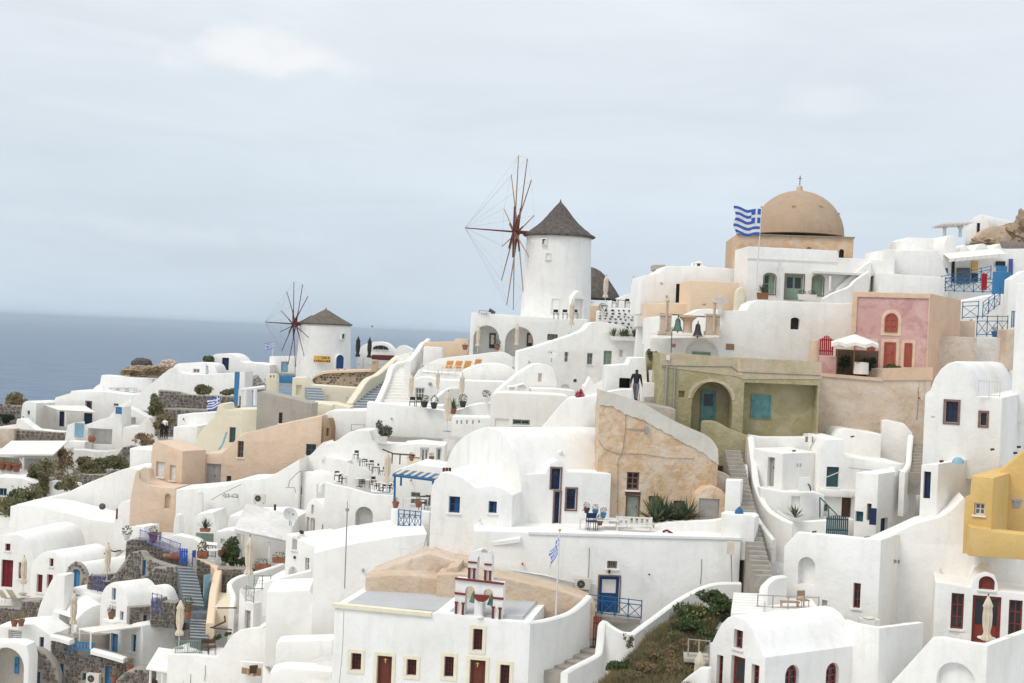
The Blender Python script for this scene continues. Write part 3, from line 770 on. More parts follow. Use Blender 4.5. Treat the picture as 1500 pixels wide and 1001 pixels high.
def ac_unit(label, px, py, d, yaw=0, s=1., group='air conditioning units'):
    b = P(px, py, d); r = root('air_conditioner', b, label, 'air conditioner', group); yw = rad(yaw); a = Vector((cos(yw), sin(yw), 0)); n = Vector((sin(yw), -cos(yw), 0))
    mb = MB(); mb.cbox(b, .85 * s, .35 * s, .6 * s, yw); mb.obj('casing', 'ac_body', r)
    c = b + n * .18 * s - a * .1 * s + Vector((0, 0, .3 * s)); mb = MB(); mb.tube(c - n * .02, c + n * .012, .22 * s, .22 * s, 18); g = mb.obj('fan_grille', 'dark', r)
    for k in range(4):
        mb = MB(); t = pi * k / 4; u = (a * cos(t) + Vector((0, 0, 1)) * sin(t)) * .2 * s; mb.tube(c + n * .02 - u, c + n * .02 + u, .008, .008, 4); mb.obj('grille_bar', 'grey_metal', g)
    for u in (-.3, .3): mb = MB(); mb.cbox(b + a * u * s - Vector((0, 0, .1 * s)), .06, .3 * s, .1 * s, yw); mb.obj('bracket', 'grey_metal', r)
def satdish(label, px, py, d, rr, yaw, group='satellite dishes'):
    b = P(px, py, d); r = root('satellite_dish', b, label, 'satellite dish', group); yw = rad(yaw)
    n = (Vector((sin(yw), -cos(yw), 0)) * .86 + Vector((0, 0, .5))).normalized(); u = n.orthogonal().normalized(); w = n.cross(u); c = b + Vector((0, 0, rr + .25))
    mb = MB(); vs, fs = [], []; K = 20
    for k in range(5):
        q = k / 4
        for i in range(K): vs.append(c + (u * cos(2 * pi * i / K) + w * sin(2 * pi * i / K)) * rr * max(q, .02) + n * (q * q * .22 * rr))
    for k in range(4):
        for i in range(K): fs.append((k * K + i, k * K + (i + 1) % K, (k + 1) * K + (i + 1) % K, (k + 1) * K + i))
    mb.add(vs, fs); mb.obj('reflector', 'dish', r, smooth=60)
    mb = MB(); mb.tube(b, c - n * .06, .035, .035, 6); mb.obj('mast', 'grey_metal', r)
    mb = MB(); f = c + n * rr * .85; mb.tube(c - w * rr * .9 + n * .2 * rr, f, .015, .015, 5); mb.obj('feed_arm', 'grey_metal', r)
    mb = MB(); mb.tube(f - n * .08, f + n * .02, .05, .04, 8); mb.obj('feed_horn', 'dark', r)
def lamp_post(label, foot, top, d, mat='pale_paint', head='dark', r_=.03, cat='lamp', group=None, name='lamp_post'):
    A, B = P(*foot, d), P(*top, d); r = root(name, A, label, cat, group)
    mb = MB(); mb.tube(A, B, r_, r_, 8); mb.obj('pole', mat, r)
    mb = MB(); mb.lathe(B, [(.05, 0), (.11, .04), (.11, .16), (.03, .2)], 10); mb.obj('lamp_head', head, r)
def planter(label, px, py, d, w, h, yaw=0, mat='terracotta', plant='leaf_green', kind='bush', ph=.5, group=None, dep=.4):
    b = P(px, py, d); r = root('planter', b, label, 'planter', group); yw = rad(yaw); a = Vector((cos(yw), sin(yw), 0)); c = Vector((-sin(yw), cos(yw), 0)); z = Vector((0, 0, 1))
    mb = MB(); k = .86
    mb.hexa([b - a * w / 2 * k - c * dep / 2 * k, b + a * w / 2 * k - c * dep / 2 * k, b + a * w / 2 * k + c * dep / 2 * k, b - a * w / 2 * k + c * dep / 2 * k] + [b + z * h - a * w / 2 - c * dep / 2, b + z * h + a * w / 2 - c * dep / 2, b + z * h + a * w / 2 + c * dep / 2, b + z * h - a * w / 2 + c * dep / 2])
    mb.obj('box', mat, r)
    if plant:
        rnd = random.Random(int(px + py)); mb = MB(); m_ = max(1, int(w / .6))
        for i in range(m_):
            p = b + a * w * ((i + .5) / m_ - .5) + z * h
            if kind == 'agave': agave_into(mb, p, ph, 30, rnd)
            else: leaves_into(mb, p + z * ph * .35, (w / m_ * .5, dep * .55, ph * .5), 150, ph * .16, rnd)
            mb.obj('plant', plant, r); mb = MB()
    return r
def person(label, px, py, d, h=1.76, yaw=0, shirt='cloth_black', legs='cloth_grey', stride=.18, group=None, bare=False, bag=None):
    b = P(px, py, d); r = root('person', b, label, 'person', group); k = h / 1.76
    J = {'pel': (0, 0, .94, .135), 'wai': (0, 0, 1.08, .125), 'che': (0, -.02, 1.28, .15), 'sho': (0, -.02, 1.43, .11), 'nek': (0, -.01, 1.51, .055), 'hd0': (0, -.03, 1.58, .075), 'hd1': (0, -.03, 1.67, .095), 'hd2': (0, -.02, 1.74, .06)}
    E = [('pel', 'wai'), ('wai', 'che'), ('che', 'sho'), ('sho', 'nek'), ('nek', 'hd0'), ('hd0', 'hd1'), ('hd1', 'hd2')]
    for s, nm in ((-1, 'l'), (1, 'r')):
        y = stride * s
        J.update({nm + 'h': (.10 * s, 0, .88, .10), nm + 'k': (.11 * s, -y * .55, .48, .065), nm + 'a': (.11 * s, -y, .09, .045), nm + 'f': (.12 * s, -y - .16, .04, .04),
                  nm + 's': (.215 * s, -.01, 1.42, .07), nm + 'e': (.27 * s, .04 + y * .3, 1.14, .046), nm + 'w': (.29 * s, -.03 + y * .6, .90, .03), nm + 'p': (.29 * s, -.045 + y * .65, .83, .03)})
        E += [('pel', nm + 'h'), (nm + 'h', nm + 'k'), (nm + 'k', nm + 'a'), (nm + 'a', nm + 'f'), ('sho', nm + 's'), (nm + 's', nm + 'e'), (nm + 'e', nm + 'w'), (nm + 'w', nm + 'p')]
        for i in range(4):
            J[nm + 'g%d' % i] = (.29 * s, -.075 + .02 * i + y * .65 + .0, .735 + .008 * abs(i - 1.5), .009); E.append((nm + 'p', nm + 'g%d' % i))
        J[nm + 't'] = (.26 * s, -.09 + y * .65, .80, .010); E.append((nm + 'p', nm + 't'))
    names = list(J); me = bpy.data.meshes.new('body'); ry = rad(yaw)
    me.from_pydata([((J[n][0] * cos(ry) - J[n][1] * sin(ry)) * k, (J[n][0] * sin(ry) + J[n][1] * cos(ry)) * k, J[n][2] * k) for n in names], [(names.index(a), names.index(c)) for a, c in E], [])
    o = bpy.data.objects.new('body', me); COL.objects.link(o)
    md = o.modifiers.new('skin', 'SKIN'); md.use_smooth_shade = True
    for i, n in enumerate(names): me.skin_vertices[0].data[i].radius = (J[n][3] * k * (1.28 if J[n][3] > .02 and 'hd' not in n else 1.05),) * 2
    for v in me.skin_vertices[0].data: v.use_root = False
    me.skin_vertices[0].data[0].use_root = True
    o.modifiers.new('sub', 'SUBSURF').levels = 1
    dg = bpy.context.evaluated_depsgraph_get(); nm_ = bpy.data.meshes.new_from_object(o.evaluated_get(dg), depsgraph=dg)
    bpy.data.objects.remove(o); nm_.name = 'body'
    for mm in (shirt, legs, 'skin', 'hair'): nm_.materials.append(MATS[mm])
    for p in nm_.polygons:
        c = p.center / k; ax = sqrt(c.x ** 2 + c.y ** 2); side = abs(c.x * cos(ry) + c.y * sin(ry))
        z_ = c.z; back = -c.x * sin(ry) + c.y * cos(ry)
        if z_ > 1.53: p.material_index = 3 if (z_ > 1.69 or back > -.01) else 2
        elif side > .2 and z_ < .915: p.material_index = 2
        elif z_ > .96 or side > .215: p.material_index = 0
        elif z_ < .11: p.material_index = 3
        else: p.material_index = 1
        p.use_smooth = True
    o = bpy.data.objects.new('body', nm_); COL.objects.link(o); o.parent = r
    mb = MB(); f = Vector((sin(ry), -cos(ry), 0)); sd = Vector((cos(ry), sin(ry), 0)); hc = b + Vector((0, 0, 1.655 * k))
    mb.add([hc + f * .115 * k + Vector((0, 0, .03 * k)), hc + f * .15 * k - Vector((0, 0, .03 * k)), hc + f * .11 * k + sd * .02 * k - Vector((0, 0, .035 * k)), hc + f * .11 * k - sd * .02 * k - Vector((0, 0, .035 * k))], [(0, 1, 2), (0, 3, 1), (1, 3, 2)]); mb.obj('nose', 'skin', r)
    for s in (-1, 1): mb = MB(); mb.ball(hc + sd * s * .1 * k, .02 * k, .025 * k, .035 * k, 5); mb.obj('ear', 'skin', r)
    return r
# ================================================================== RIGHT SIDE OF THE VILLAGE
def inner(info, op, ops):
    """doors and windows on the back wall of a recess"""
    pl = info['pl']; q = Pl(pl.w(0, 0, op['depth']), pl.yaw)
    for o in ops:
        o['lp'] = op_loop(q, o); o.setdefault('rec', -.09); fit(q, o, o['lp'], info['root'])
    return q
def terrace(name, label, d, yaw, prof, ybot, ext, drop=.9, mat='white', th=.32, ops=(), left=False, right=True, cat='terrace', floor=None, **k):
    """a walled terrace: body with a floor, parapets round the front and the sides"""
    e = ext
    i = house(name, label, cat, d, yaw, prof, ybot, th, mat, ops, part='front_parapet', **k)
    pl = i['pl']; s0, s1 = i['top'][0][0], i['top'][-1][0]; zf = min(t for _, t in i['top']) - drop
    if isinstance(e, tuple):
        tx = raw(e[1], 0)[0]; lo, hi = .5, 40.
        for _ in range(30):
            m_ = (lo + hi) / 2
            if proj(pl.w(s1, i['top'][-1][1], m_))[0] < tx: lo = m_
            else: hi = m_
        e = lo
    mb = MB(); bar(mb, pl, s0 + .01, s1 - .01, i['zb'], zf, th, e); mb.obj('floor', floor or mat, i['root'])
    if right: mb = MB(); bar(mb, pl, s1 - th, s1, i['zb'], i['top'][-1][1] - .003, th, e); mb.obj('side_parapet', mat, i['root'])
    if left: mb = MB(); bar(mb, pl, s0, s0 + th, i['zb'], i['top'][0][1] - .003, th, e); mb.obj('side_parapet', mat, i['root'])
    i['zf'] = zf; i['ext'] = e
    return i
def slabs(info, part, mat, poly, b0=-.035, b1=.05, side='pl'):
    pl = info[side]; lp = [pl.st(*p) for p in poly]; lp = dedupe(lp)
    if not ccw(lp): lp = lp[::-1]
    mb = MB(); slab(mb, pl, lp, b0, b1); return mb.obj(part, mat, info['root'])

# ---- lower right: vaulted house with red doors
Z(1020, 800, 4.98)
house('vaulted_house', 'white barrel vaulted house with red french doors and arched side windows', 'house', 62, -55,
      [(97, 706), (114, 700), (140, 640), (180, 567), (225, 522), (270, 506), (330, 524), (385, 570), (425, 632), (455, 712), (484, 785), (502, 815)], 1250, ('R', 1175), at=(502, 815),
      ops=[W(273, 612, 338, 750, 'red_door', ny=2), W(146, 795, 192, 1060, 'red_door', ny=4, nx=2), D(250, 805, 352, 1100, 'red_door', glaze=.7), W(400, 865, 457, 1080, 'red_door', ny=4)],
      R=[W(648, 868, 750, 1060, 'red_door', arch=True, ny=4), W(945, 852, 1040, 1045, 'red_door', arch=True, ny=4)])
u1 = house('white_house', 'white house with dark arched alcove and one small red window above vaulted roof', 'house', 68.5, -30,
      [(640, 0), (735, -100), (1040, -75), (1350, -42)], 700, .45, at=(1350, -42),
      back='concrete', ops=[HO(742, 80, 866, 285, .9, arch=True, back=1), W(1143, 270, 1197, 455, 'red_door', ny=3), HO(915, 395, 955, 480, .3)])
c1 = u1['pl'].w(u1['top'][-1][0] - .003, u1['top'][-1][1] - .003, .45); E1 = next(k * .1 for k in range(6, 300) if proj(u1['pl'].w(u1['top'][-1][0], u1['top'][-1][1], k * .1))[0] > 1371 or k == 299); e1 = u1['pl'].w(u1['top'][-1][0], u1['top'][-1][1], E1)
(qa, qb), (ra, rb) = proj(c1), proj(e1); iz = lambda x, y: ((x - 1020) * 4.98, (y - 800) * 4.98)
house('x', '', 'x', c1.y, 60, [iz(qa, qb), iz(ra, rb)], 640, .4, 'white', [W(1673, 308, 1713, 548, 'red_door', shut='red_door', leaves=1)], at=iz(qa, qb), par=u1['root'], part='side_wall')
mb = MB(); bar(mb, u1['pl'], u1['top'][0][0] + .1, u1['top'][-1][0] - .45, u1['zb'], u1['top'][-1][1] - 1.7, .95, 4.6); mb.obj('floor', 'white', u1['root'])
Z(1250, 800, 4.98)
house('red_shuttered_house', 'white house with tall red windows, red double door and arched fanlight', 'house', 67.5, -15,
      [(598, 262), (858, 303), (872, 262), (902, 212), (965, 190), (1030, 214), (1052, 265), (1058, 330), (1290, 356)], 800, 5, bev=.05,
      ops=[W(712, 345, 805, 608, 'red_door', ny=3, sill='trim_white'), D(865, 365, 1075, 712, 'red_door', glaze=.65, leaves=2), W(1132, 395, 1232, 662, 'red_door', ny=3, sill='trim_white'), W(915, 220, 1033, 320, 'red_door', arch=.9, nx=1, ny=1, glass='red_door')])
terrace('terrace_block', 'white terrace block with a plain pale side door beneath the round dish', 64, -55, [(-70, 540), (0, 565), (190, 600)], 1200, ('R', 512), at=(190, 600), drop=.7)
t1 = terrace('terrace_block', 'white parasol terrace with sloping stair parapet and an arched opening below', 61, -40,
      [(150, 1130), (420, 842), (575, 668), (640, 666), (780, 692), (980, 728)], 1300, ('R', 1420), at=(980, 728), ops=[HO(605, 850, 890, 1160, 2.5, arch=.9)])
Z(1280, 640, 4.55)
house('retaining_wall', 'smooth white retaining wall curving up to the yellow house', 'wall', 71, -12,
      [(-330, 745), (-20, 712), (120, 650), (290, 572), (440, 536), (515, 490), (600, 402), (632, 440), (650, 700), (1150, 730)], 1400, 2.5)
closed_umbrella('closed cream parasol in front of the red double door', 1444 * 4.55 - 1280 * 4.55, (962 - 640) * 4.55, 63.4, 2.75)
Z(0, 0, 1)
for x, y, l in ((1413, 955, 'white canvas chair left of the closed parasol by red door'), (1472, 959, 'white canvas chair right of the closed parasol by red door')): chair(x, y, 63.3, l, 160 if x < 1440 else 200, 'canvas_white', 'terrace chairs with white canvas')
chair(1322, 938, 66., 'canvas chair with brown frame on the terrace corner', 200, 'canvas_white')
table(1444, 958, 63.8, 'small round table under the closed parasol by red door', .8, rnd=True)
table(1272, 925, 66.2, 'low white table with a round dish by the terrace wall', .9, wy=.6, h=.6)
def bowl(label, px, py, d, r_, mat='terracotta'):
    b = P(px, py, d); mb = MB(); mb.lathe(b, [(r_ * .4, 0), (r_, r_ * .45), (r_ * .95, r_ * .47), (r_ * .3, r_ * .1)], 18)
    tag(mb.obj('bowl', mat, None, b, smooth=40), label, 'bowl')
bowl('shallow clay dish on the low white terrace table', 1272, 909, 66.2, .3, 'canvas')
# ---- yellow house
Z(1280, 640, 4.55)
house('yellow_house', 'ochre yellow house with small white window at the right edge', 'house', 68, -30, [(606, 400), (640, 390), (650, 260), (800, 275)], 790, ('R', 1010), 'yellow', at=(800, 275), ops=[W(668, 442, 738, 522, 'trim_white', rec=.2, glass='glass_grey')])
house('yellow_parapet', 'rounded ochre balcony parapet at the foot of yellow house', 'wall', 67.2, -12, [(640, 600), (785, 622), (800, 632), (1100, 662)], 812, 1.2, 'yellow', at=(800, 632))
house('yellow_wall', 'ochre wall with ramp shaped top behind the yellow house', 'wall', 71.2, -12, [(790, 275), (830, 240), (1000, 95), (1150, -30)], 700, .5, 'yellow')
Z(0, 0, 1)
pot('grey metal jugs on the yellow balcony ledge', 1489, 745, 69.5, .5, 'grey_metal', None)
Z(1280, 640, 4.55)
house('white_porch', 'small white block with tall navy door beside the yellow house', 'house', 72, -35, [(315, 188), (432, 182)], 560, ('R', 657), at=(432, 182), ops=[D(330, 232, 378, 412, 'navy', glaze=.3)])
# ---- white house with blue windows
Z(1330, 490, 4.765)
hb = house('white_vault_house', 'tall white house with half vault and two brown framed blue windows', 'house', 75, -24,
      [(120, 420), (140, 400), (155, 392), (185, 310), (230, 242), (280, 203), (330, 188), (385, 200), (430, 250), (462, 320), (478, 432), (560, 438), (660, 445)], 1010, ('R', 960), at=(660, 445),
      ops=[W(262, 470, 348, 614, 'navy', trim='trim_brown', tw=.12, nx=2, ny=3), W(506, 548, 548, 636, 'dark', trim='trim_brown', tw=.12, nx=1, ny=1)])
r = railing('roof_railing', 'white iron railing on the roof beside the half vault', (490, 432, 75.2), (640, 440, 75.2), .85, 'pale_paint', 2, style='bars')
Z(0, 0, 1)
house('white_wall', 'tall white wall at right edge beyond the blue windowed house', 'wall', 84, -24, [(1489, 415), (1540, 417)], 620, 3)
# ---- cluster of small white houses by the stone stairs
Z(1070, 600, 4.352)
house('white_house', 'small white house with brown side door beside the stone stairs', 'house', 78, -50, [(150, 245), (200, 258), (335, 282)], 620, ('R', 570), at=(335, 282), ops=[D(236, 305, 279, 492, 'grey_door')], R=[HO(420, 345, 434, 368, .1), HO(440, 345, 455, 368, .1)])
house('white_wall', 'low white wall behind the small houses under the olive facade', 'wall', 81.5, 2, [(128, 165), (215, 178), (480, 178), (610, 184)], 420, 1.0)
house('white_house', 'low white house with a beige blocked window and agave in front', 'house', 77.3, 4, [(190, 500), (330, 524), (540, 530), (600, 545)], 820, 3, ops=[HO(388, 553, 445, 630, .16)])
house('white_house', 'white flat roofed house with teal shuttered window above the garden gate', 'house', 79, 2, [(568, 262), (605, 192), (722, 190), (728, 300), (1000, 340), (1120, 352)], 830, 5, bev=.06,
      ops=[W(612, 366, 692, 495, 'dark_teal', shut='dark_teal', leaves=2), D(708, 562, 770, 690, 'wood_brown'), W(597, 605, 622, 650, 'grey_door', glass='glass_grey')])
house('white_vault', 'white vaulted roof lying against the beige terrace wall', 'house', 83, 0, smooth_prof([(655, 190), (690, 142), (735, 125), (830, 138), (965, 158)]), 420, 4)
house('white_block', 'plain tilted white block standing on roofs under the pink terrace', 'house', 85, -10, [(965, 75), (1000, 68), (1110, 92), (1160, 150)], 420, 2)
house('white_house', 'white house with navy door and teal meter cupboard near garden gate', 'house', 75.5, -36, [(798, 402), (945, 412)], 850, ('R', 1190), at=(945, 412), ops=[W(868, 600, 898, 708, 'trim_brown', shut='wood_brown', leaves=1), D(796, 650, 846, 716, 'dark_teal')], R=[D(956, 692, 1002, 826, 'navy')])
def leaf_door(name, label, px0, py0, px1, py1, d, yaw, mat, cat):
    pl = Pl(P((px0 + px1) / 2, (py0 + py1) / 2, d), rad(yaw)); s0, t1 = pl.st(px0, py0); s1, t0 = pl.st(px1, py1)
    r = root(name, pl.w((s0 + s1) / 2, t0), label, cat); mb = MB(); bar(mb, pl, s0, s1, t0, t1, 0, .05); mb.obj('leaf', mat, r)
    n = max(3, int((s1 - s0) / .13))
    for i in range(n): mb = MB(); bar(mb, pl, s0 + (s1 - s0) * i / n + .01, s0 + (s1 - s0) * (i + 1) / n - .01, t0 + .02, t1 - .02, -.02, -.001); mb.obj('board', mat, r)
    return r
leaf_door('open_shutter', 'open navy shutter leaf hanging beside the narrow brown window', 888, 628, 928, 738, 74.9, -20, 'navy', 'shutter')
def picket_gate(name, label, x0, y0, x1, y1, d, yaw, mat, n=9, crown=.12):
    pl = Pl(P((x0 + x1) / 2, (y0 + y1) / 2, d), rad(yaw)); s0, t1 = pl.st(x0, y0); s1, t0 = pl.st(x1, y1); r = root(name, pl.w((s0 + s1) / 2, t0), label, 'gate'); w = (s1 - s0) / n; h = t1 - t0
    for i in range(n):
        u = (i + .5) / n; mb = MB(); hh = h * (1 - crown + crown * sin(pi * u)); bar(mb, pl, s0 + w * i + w * .14, s0 + w * (i + 1) - w * .14, t0, t0 + hh, 0, .03); mb.obj('picket', mat, r)
    for k in (.2, .75): mb = MB(); bar(mb, pl, s0, s1, t0 + h * k, t0 + h * k + .08, .031, .06); mb.obj('rail', mat, r)
picket_gate('garden_gate', 'teal double picket gate between low white walls', 612, 672, 750, 802, 76.6, 3, 'dark_teal', 11, .14)
A = (570, 690, 77); wall3('low_wall', 'low white garden wall left of the teal gate', [(300, 640, 77), (420, 705, 76.8), (610, 700, 76.6)], 1.6, .3)
r = root('stair_handrail', P(570, 680, 77), 'slanting teal handrail above the picket gate', 'railing')
mb = MB(); mb.path([P(570, 690, 77), P(570, 560, 77), P(680, 672, 76.6)], .035); mb.obj('rail', 'dark_teal', r)
mb = MB(); mb.tube(P(625, 690, 76.8), P(625, 618, 76.8), .03); mb.obj('post', 'dark_teal', r)
planter('small agave in the white bed left of gate', 412, 700, 76.4, .5, .1, plant='agave', kind='agave', ph=.8, mat='white')
# stone stairs down the middle with white side walls
stairs('stone_stairs', 'worn grey stone stairs running down between white walls', (212, 1060, 69.5), (12, 240, 80.5), .92, 30, 'step_stone', solid=4.)
wall3('stair_wall', 'curved white parapet along the right of stone stairs', [(130, 170, 80.8), (150, 330, 79.5), (170, 480, 78), (235, 620, 76.5), (330, 690, 75), (400, 720, 74.6)], 2.6, .35)
wall3('stair_wall', 'old flaking white kerb at the inner edge of stone stairs', [(95, 350, 79.3), (110, 520, 77.5), (170, 680, 74.5), (280, 830, 72)], 1.2, .25, 'white_old')
house('white_pillar', 'white wall end with rounded top left of stone stairs', 'wall', 72.5, -20, [(-60, 660), (30, 670), (130, 672), (155, 690)], 960, 1.2)
house('white_pillar', 'square white gate pier at the right end of big terrace wall', 'wall', 75, -15, [(-30, 450), (68, 455)], 800, 1.0)
mb = MB(); b = P(55, 668, 73); mb.lathe(b, [(.24, 0), (.2, .2), (.08, .34), (.01, .4)], 14); tag(mb.obj('wall_finial', 'rail_blue', None, b, smooth=50), 'small blue domed cap on white wall beside stone stairs', 'cap')
Z(1020, 800, 4.98)
stairs('white_steps', 'short white steps below the stone stairs by lemon tree', (370, 490, 66), (385, 335, 69), 1.5, 8, 'white', skew=0)
wall3('curved_wall', 'rounded white wall end beside the lower steps', [(490, 350, 68), (500, 280, 68.2), (560, 228, 68.5), (640, 215, 69)], 2.5, .4)
house('white_landing', 'white landing with thin iron railing above the red vault', 'terrace', 67, -5, [(440, 455), (900, 470)], 700, 3)
r = railing('landing_railing', 'thin pale iron railing on the white landing', (445, 450, 67.1), (890, 468, 67.1), .6, 'rope', 4, style='none')
chair(775, 462, 67.6, 'small pale wooden chair on the white landing', 20, 'wood_tan'); table(680, 458, 67.6, 'low wooden bench table on the white landing', .9, 'wood_tan', 'wood_tan', .35, wy=.4)
mb = MB()
# ---- olive house
Z(950, 490, 5.268)
a1 = HO(330, 366, 646, 780, 1.3, arch=1.15); a2 = HO(730, 382, 1298, 830, .9)
ol = house('olive_house', 'weathered olive green house with arched porch and teal door', 'house', 83, 2, [(95, 145), (690, 183), (1332, 215)], 980, 7, 'olive', ops=[a1, a2, HO(232, 436, 278, 486, .25)], back='olive')
inner(ol, a1, [D(400, 436, 512, 775, 'teal', glaze=.35, leaves=1)]); inner(ol, a2, [W(790, 468, 943, 648, 'teal', shut='teal', leaves=2, fw=.08)])
slabs(ol, 'parapet_band', 'olive_band', [(92, 143), (690, 181), (1334, 213), (1334, 345), (725, 345), (690, 325), (95, 250)], -.03, .02)
slabs(ol, 'band_moulding', 'pink_trim', [(682, 185), (705, 187), (722, 318), (688, 312)], -.05, -.029)
ring_lp = [p for p in op_loop(ol['pl'], dict(box=(330, 366, 646, 500), arch=1.15))]
mb = MB(); lo = inset(ring_lp, -.18); ring(mb, ol['pl'], [(a, max(b, ring_lp[0][1])) for a, b in lo], ring_lp, -.03, .05); mb.obj('arch_moulding', 'olive_band', ol['root'])
for x0, y0, y1, rr in ((140, 235, 610, .06), (205, 240, 650, .045)):
    mb = MB(); pl = ol['pl']; s, t = pl.st(x0, y0); s2, t2 = pl.st(x0 - 6, y1); mb.tube(pl.w(s, t, -.08), pl.w(s, t2, -.08), rr, rr, 8); mb.obj('downpipe', 'grey_metal', ol['root'])
mb = MB(); pl = ol['pl']; mb.path([pl.w(*pl.st(x, y), -.05) for x, y in ((100, 240), (400, 247), (640, 250), (690, 290), (1325, 318))], .02, 5); mb.obj('cable', 'wire', ol['root'])
mb = MB(); s, t = pl.st(148, 200); mb.cbox(pl.w(s, t, -.1), .2, .15, .3, pl.yaw); mb.obj('meter_box', 'pale_paint', ol['root'])
house('olive_wall', 'low olive garden wall in front of the arched porch', 'wall', 81.7, -3, smooth_prof([(408, 690), (425, 668), (520, 674), (640, 735), (790, 790)]), 1020, .4, 'olive')
house('pale_pier', 'narrow flaking pinkish pier ending the olive garden wall', 'wall', 81.5, -3, [(752, 795), (792, 790)], 1010, .5, 'beige_old')
# ---- beige terrace, pink house
Z(1180, 380, 3.575)
bt = house('terrace_wall', 'tall stained beige terrace wall below the pink house', 'wall', 86, 3, [(72, 600), (400, 630), (406, 577), (560, 573), (662, 573)], 990, 7, 'beige_old')
slabs(bt, 'coping', 'pink_trim', [(70, 594), (402, 622), (402, 640), (72, 612)], -.08, .3)
slabs(bt, 'coping', 'pink_trim', [(404, 570), (664, 566), (664, 632), (404, 634)], -.07, .02)
house('side_wall', 'rough beige wall to the right of pink house', 'wall', 92, 12, [(640, 410), (800, 405), (900, 410)], 950, 1.0, 'beige_old')
a1 = HO(262, 201, 636, 640, .09, back=1)
pk = house('pink_house', 'faded pink house front with coral arched window and doors', 'house', 90, -28, [(246, 168), (655, 180)], 720, ('R', 815), 'pink_trim', ops=[a1], back='pink', bev=.05)
inner(pk, a1, [W(415, 282, 484, 382, 'coral', arch=True, trim='trim_pink', tw=.22, nx=2, ny=3, glass='coral'), D(411, 434, 472, 575, 'coral', trim='trim_pink', tw=.2, glaze=.5, glass='coral'), W(517, 439, 558, 566, 'coral', trim='trim_pink', tw=.18, shut='coral', leaves=2), W(322, 432, 365, 500, 'coral', trim='trim_pink', tw=.18, shut='coral')])
Z(0, 0, 1)
house('pink_stub_wall', 'low pink wall below the bright red picket gate', 'wall', 88, 3, [(1201, 522), (1226, 523)], 560, .5, 'pink')
house('pink_stub_wall', 'peach gate pier left of the red picket gate', 'wall', 88.2, 3, [(1189, 498), (1201, 498)], 560, .6, 'peach')
Z(1180, 380, 3.575)
picket_gate('red_gate', 'bright red picket gate at the edge of pink terrace', 75, 398, 145, 506, 88, 3, 'bright_red', 7, .3)
open_umbrella('open white scalloped parasol on the pink house terrace', 250, 596, 87.4, 2.35, 1.52)
def cloth_table(label, px, py, d, w, h, mat='canvas_white'):
    b = P(px, py, d); r = root('table', b, label, 'table'); mb = MB(); mb.cbox(b + Vector((0, 0, h - .03)), w, w, .03); mb.obj('table_top', 'wood_tan', r)
    mb = MB(); mb.lathe(b, [(w * .62, .12), (w * .60, h * .6), (w * .58, h + .004), (w * .01, h + .006)], 20, 0, 0, lambda a, k: 1 + (.1 - .03 * k) * sin(6 * a)); mb.obj('tablecloth', mat, r, smooth=60)
cloth_table('small terrace table with white cloth under the open parasol', 290, 612, 87, .75, .85)
bush('climbing_plant', 'dark potted greenery in shade beneath the open parasol', [(205, 555, 88.2, 30, 55), (330, 545, 88.8, 45, 45)], 'leaf_dark', 700, .18)
bush('climbing_plant', 'low green plants at foot of the coral door', [(450, 565, 87.6, 45, 18)], 'leaf_green', 240, .14, twig=False)
house('dark_niche', 'dark timber shelter behind the open parasol', 'shelter', 89.2, 3, [(170, 470), (385, 480)], 640, .5, 'wood_brown')
# ---- white walls below the domed church
Z(940, 340, 4.552)
n1 = HO(290, 718, 512, 900, .3, arch=.85)
ww = house('white_wall', 'long white wall with plaque and niche between belfry and pink house', 'wall', 96, 2, [(55, 705), (520, 700), (527, 527), (700, 520), (722, 478), (768, 455), (1420, 478)], 900, 3, bev=.06, ops=[n1, HO(993, 570, 1053, 650, .4, arch=.6, back=1)])
inner(ww, n1, [D(333, 798, 456, 900, 'sage')])
mb = MB(); bar(mb, ww['pl'], *[v for v in (ww['pl'].st(562, 746)[0], ww['pl'].st(617, 746)[0], ww['pl'].st(590, 786)[1], ww['pl'].st(590, 746)[1])], -.03, .0); mb.obj('plaque', 'sign_brown', ww['root'])
house('white_wall', 'white wall with rounded step behind the two bells', 'wall', 98.5, 2, smooth_prof([(35, 570), (120, 562), (260, 556), (330, 540), (380, 517), (440, 512), (535, 520)], 3), 760, 2)
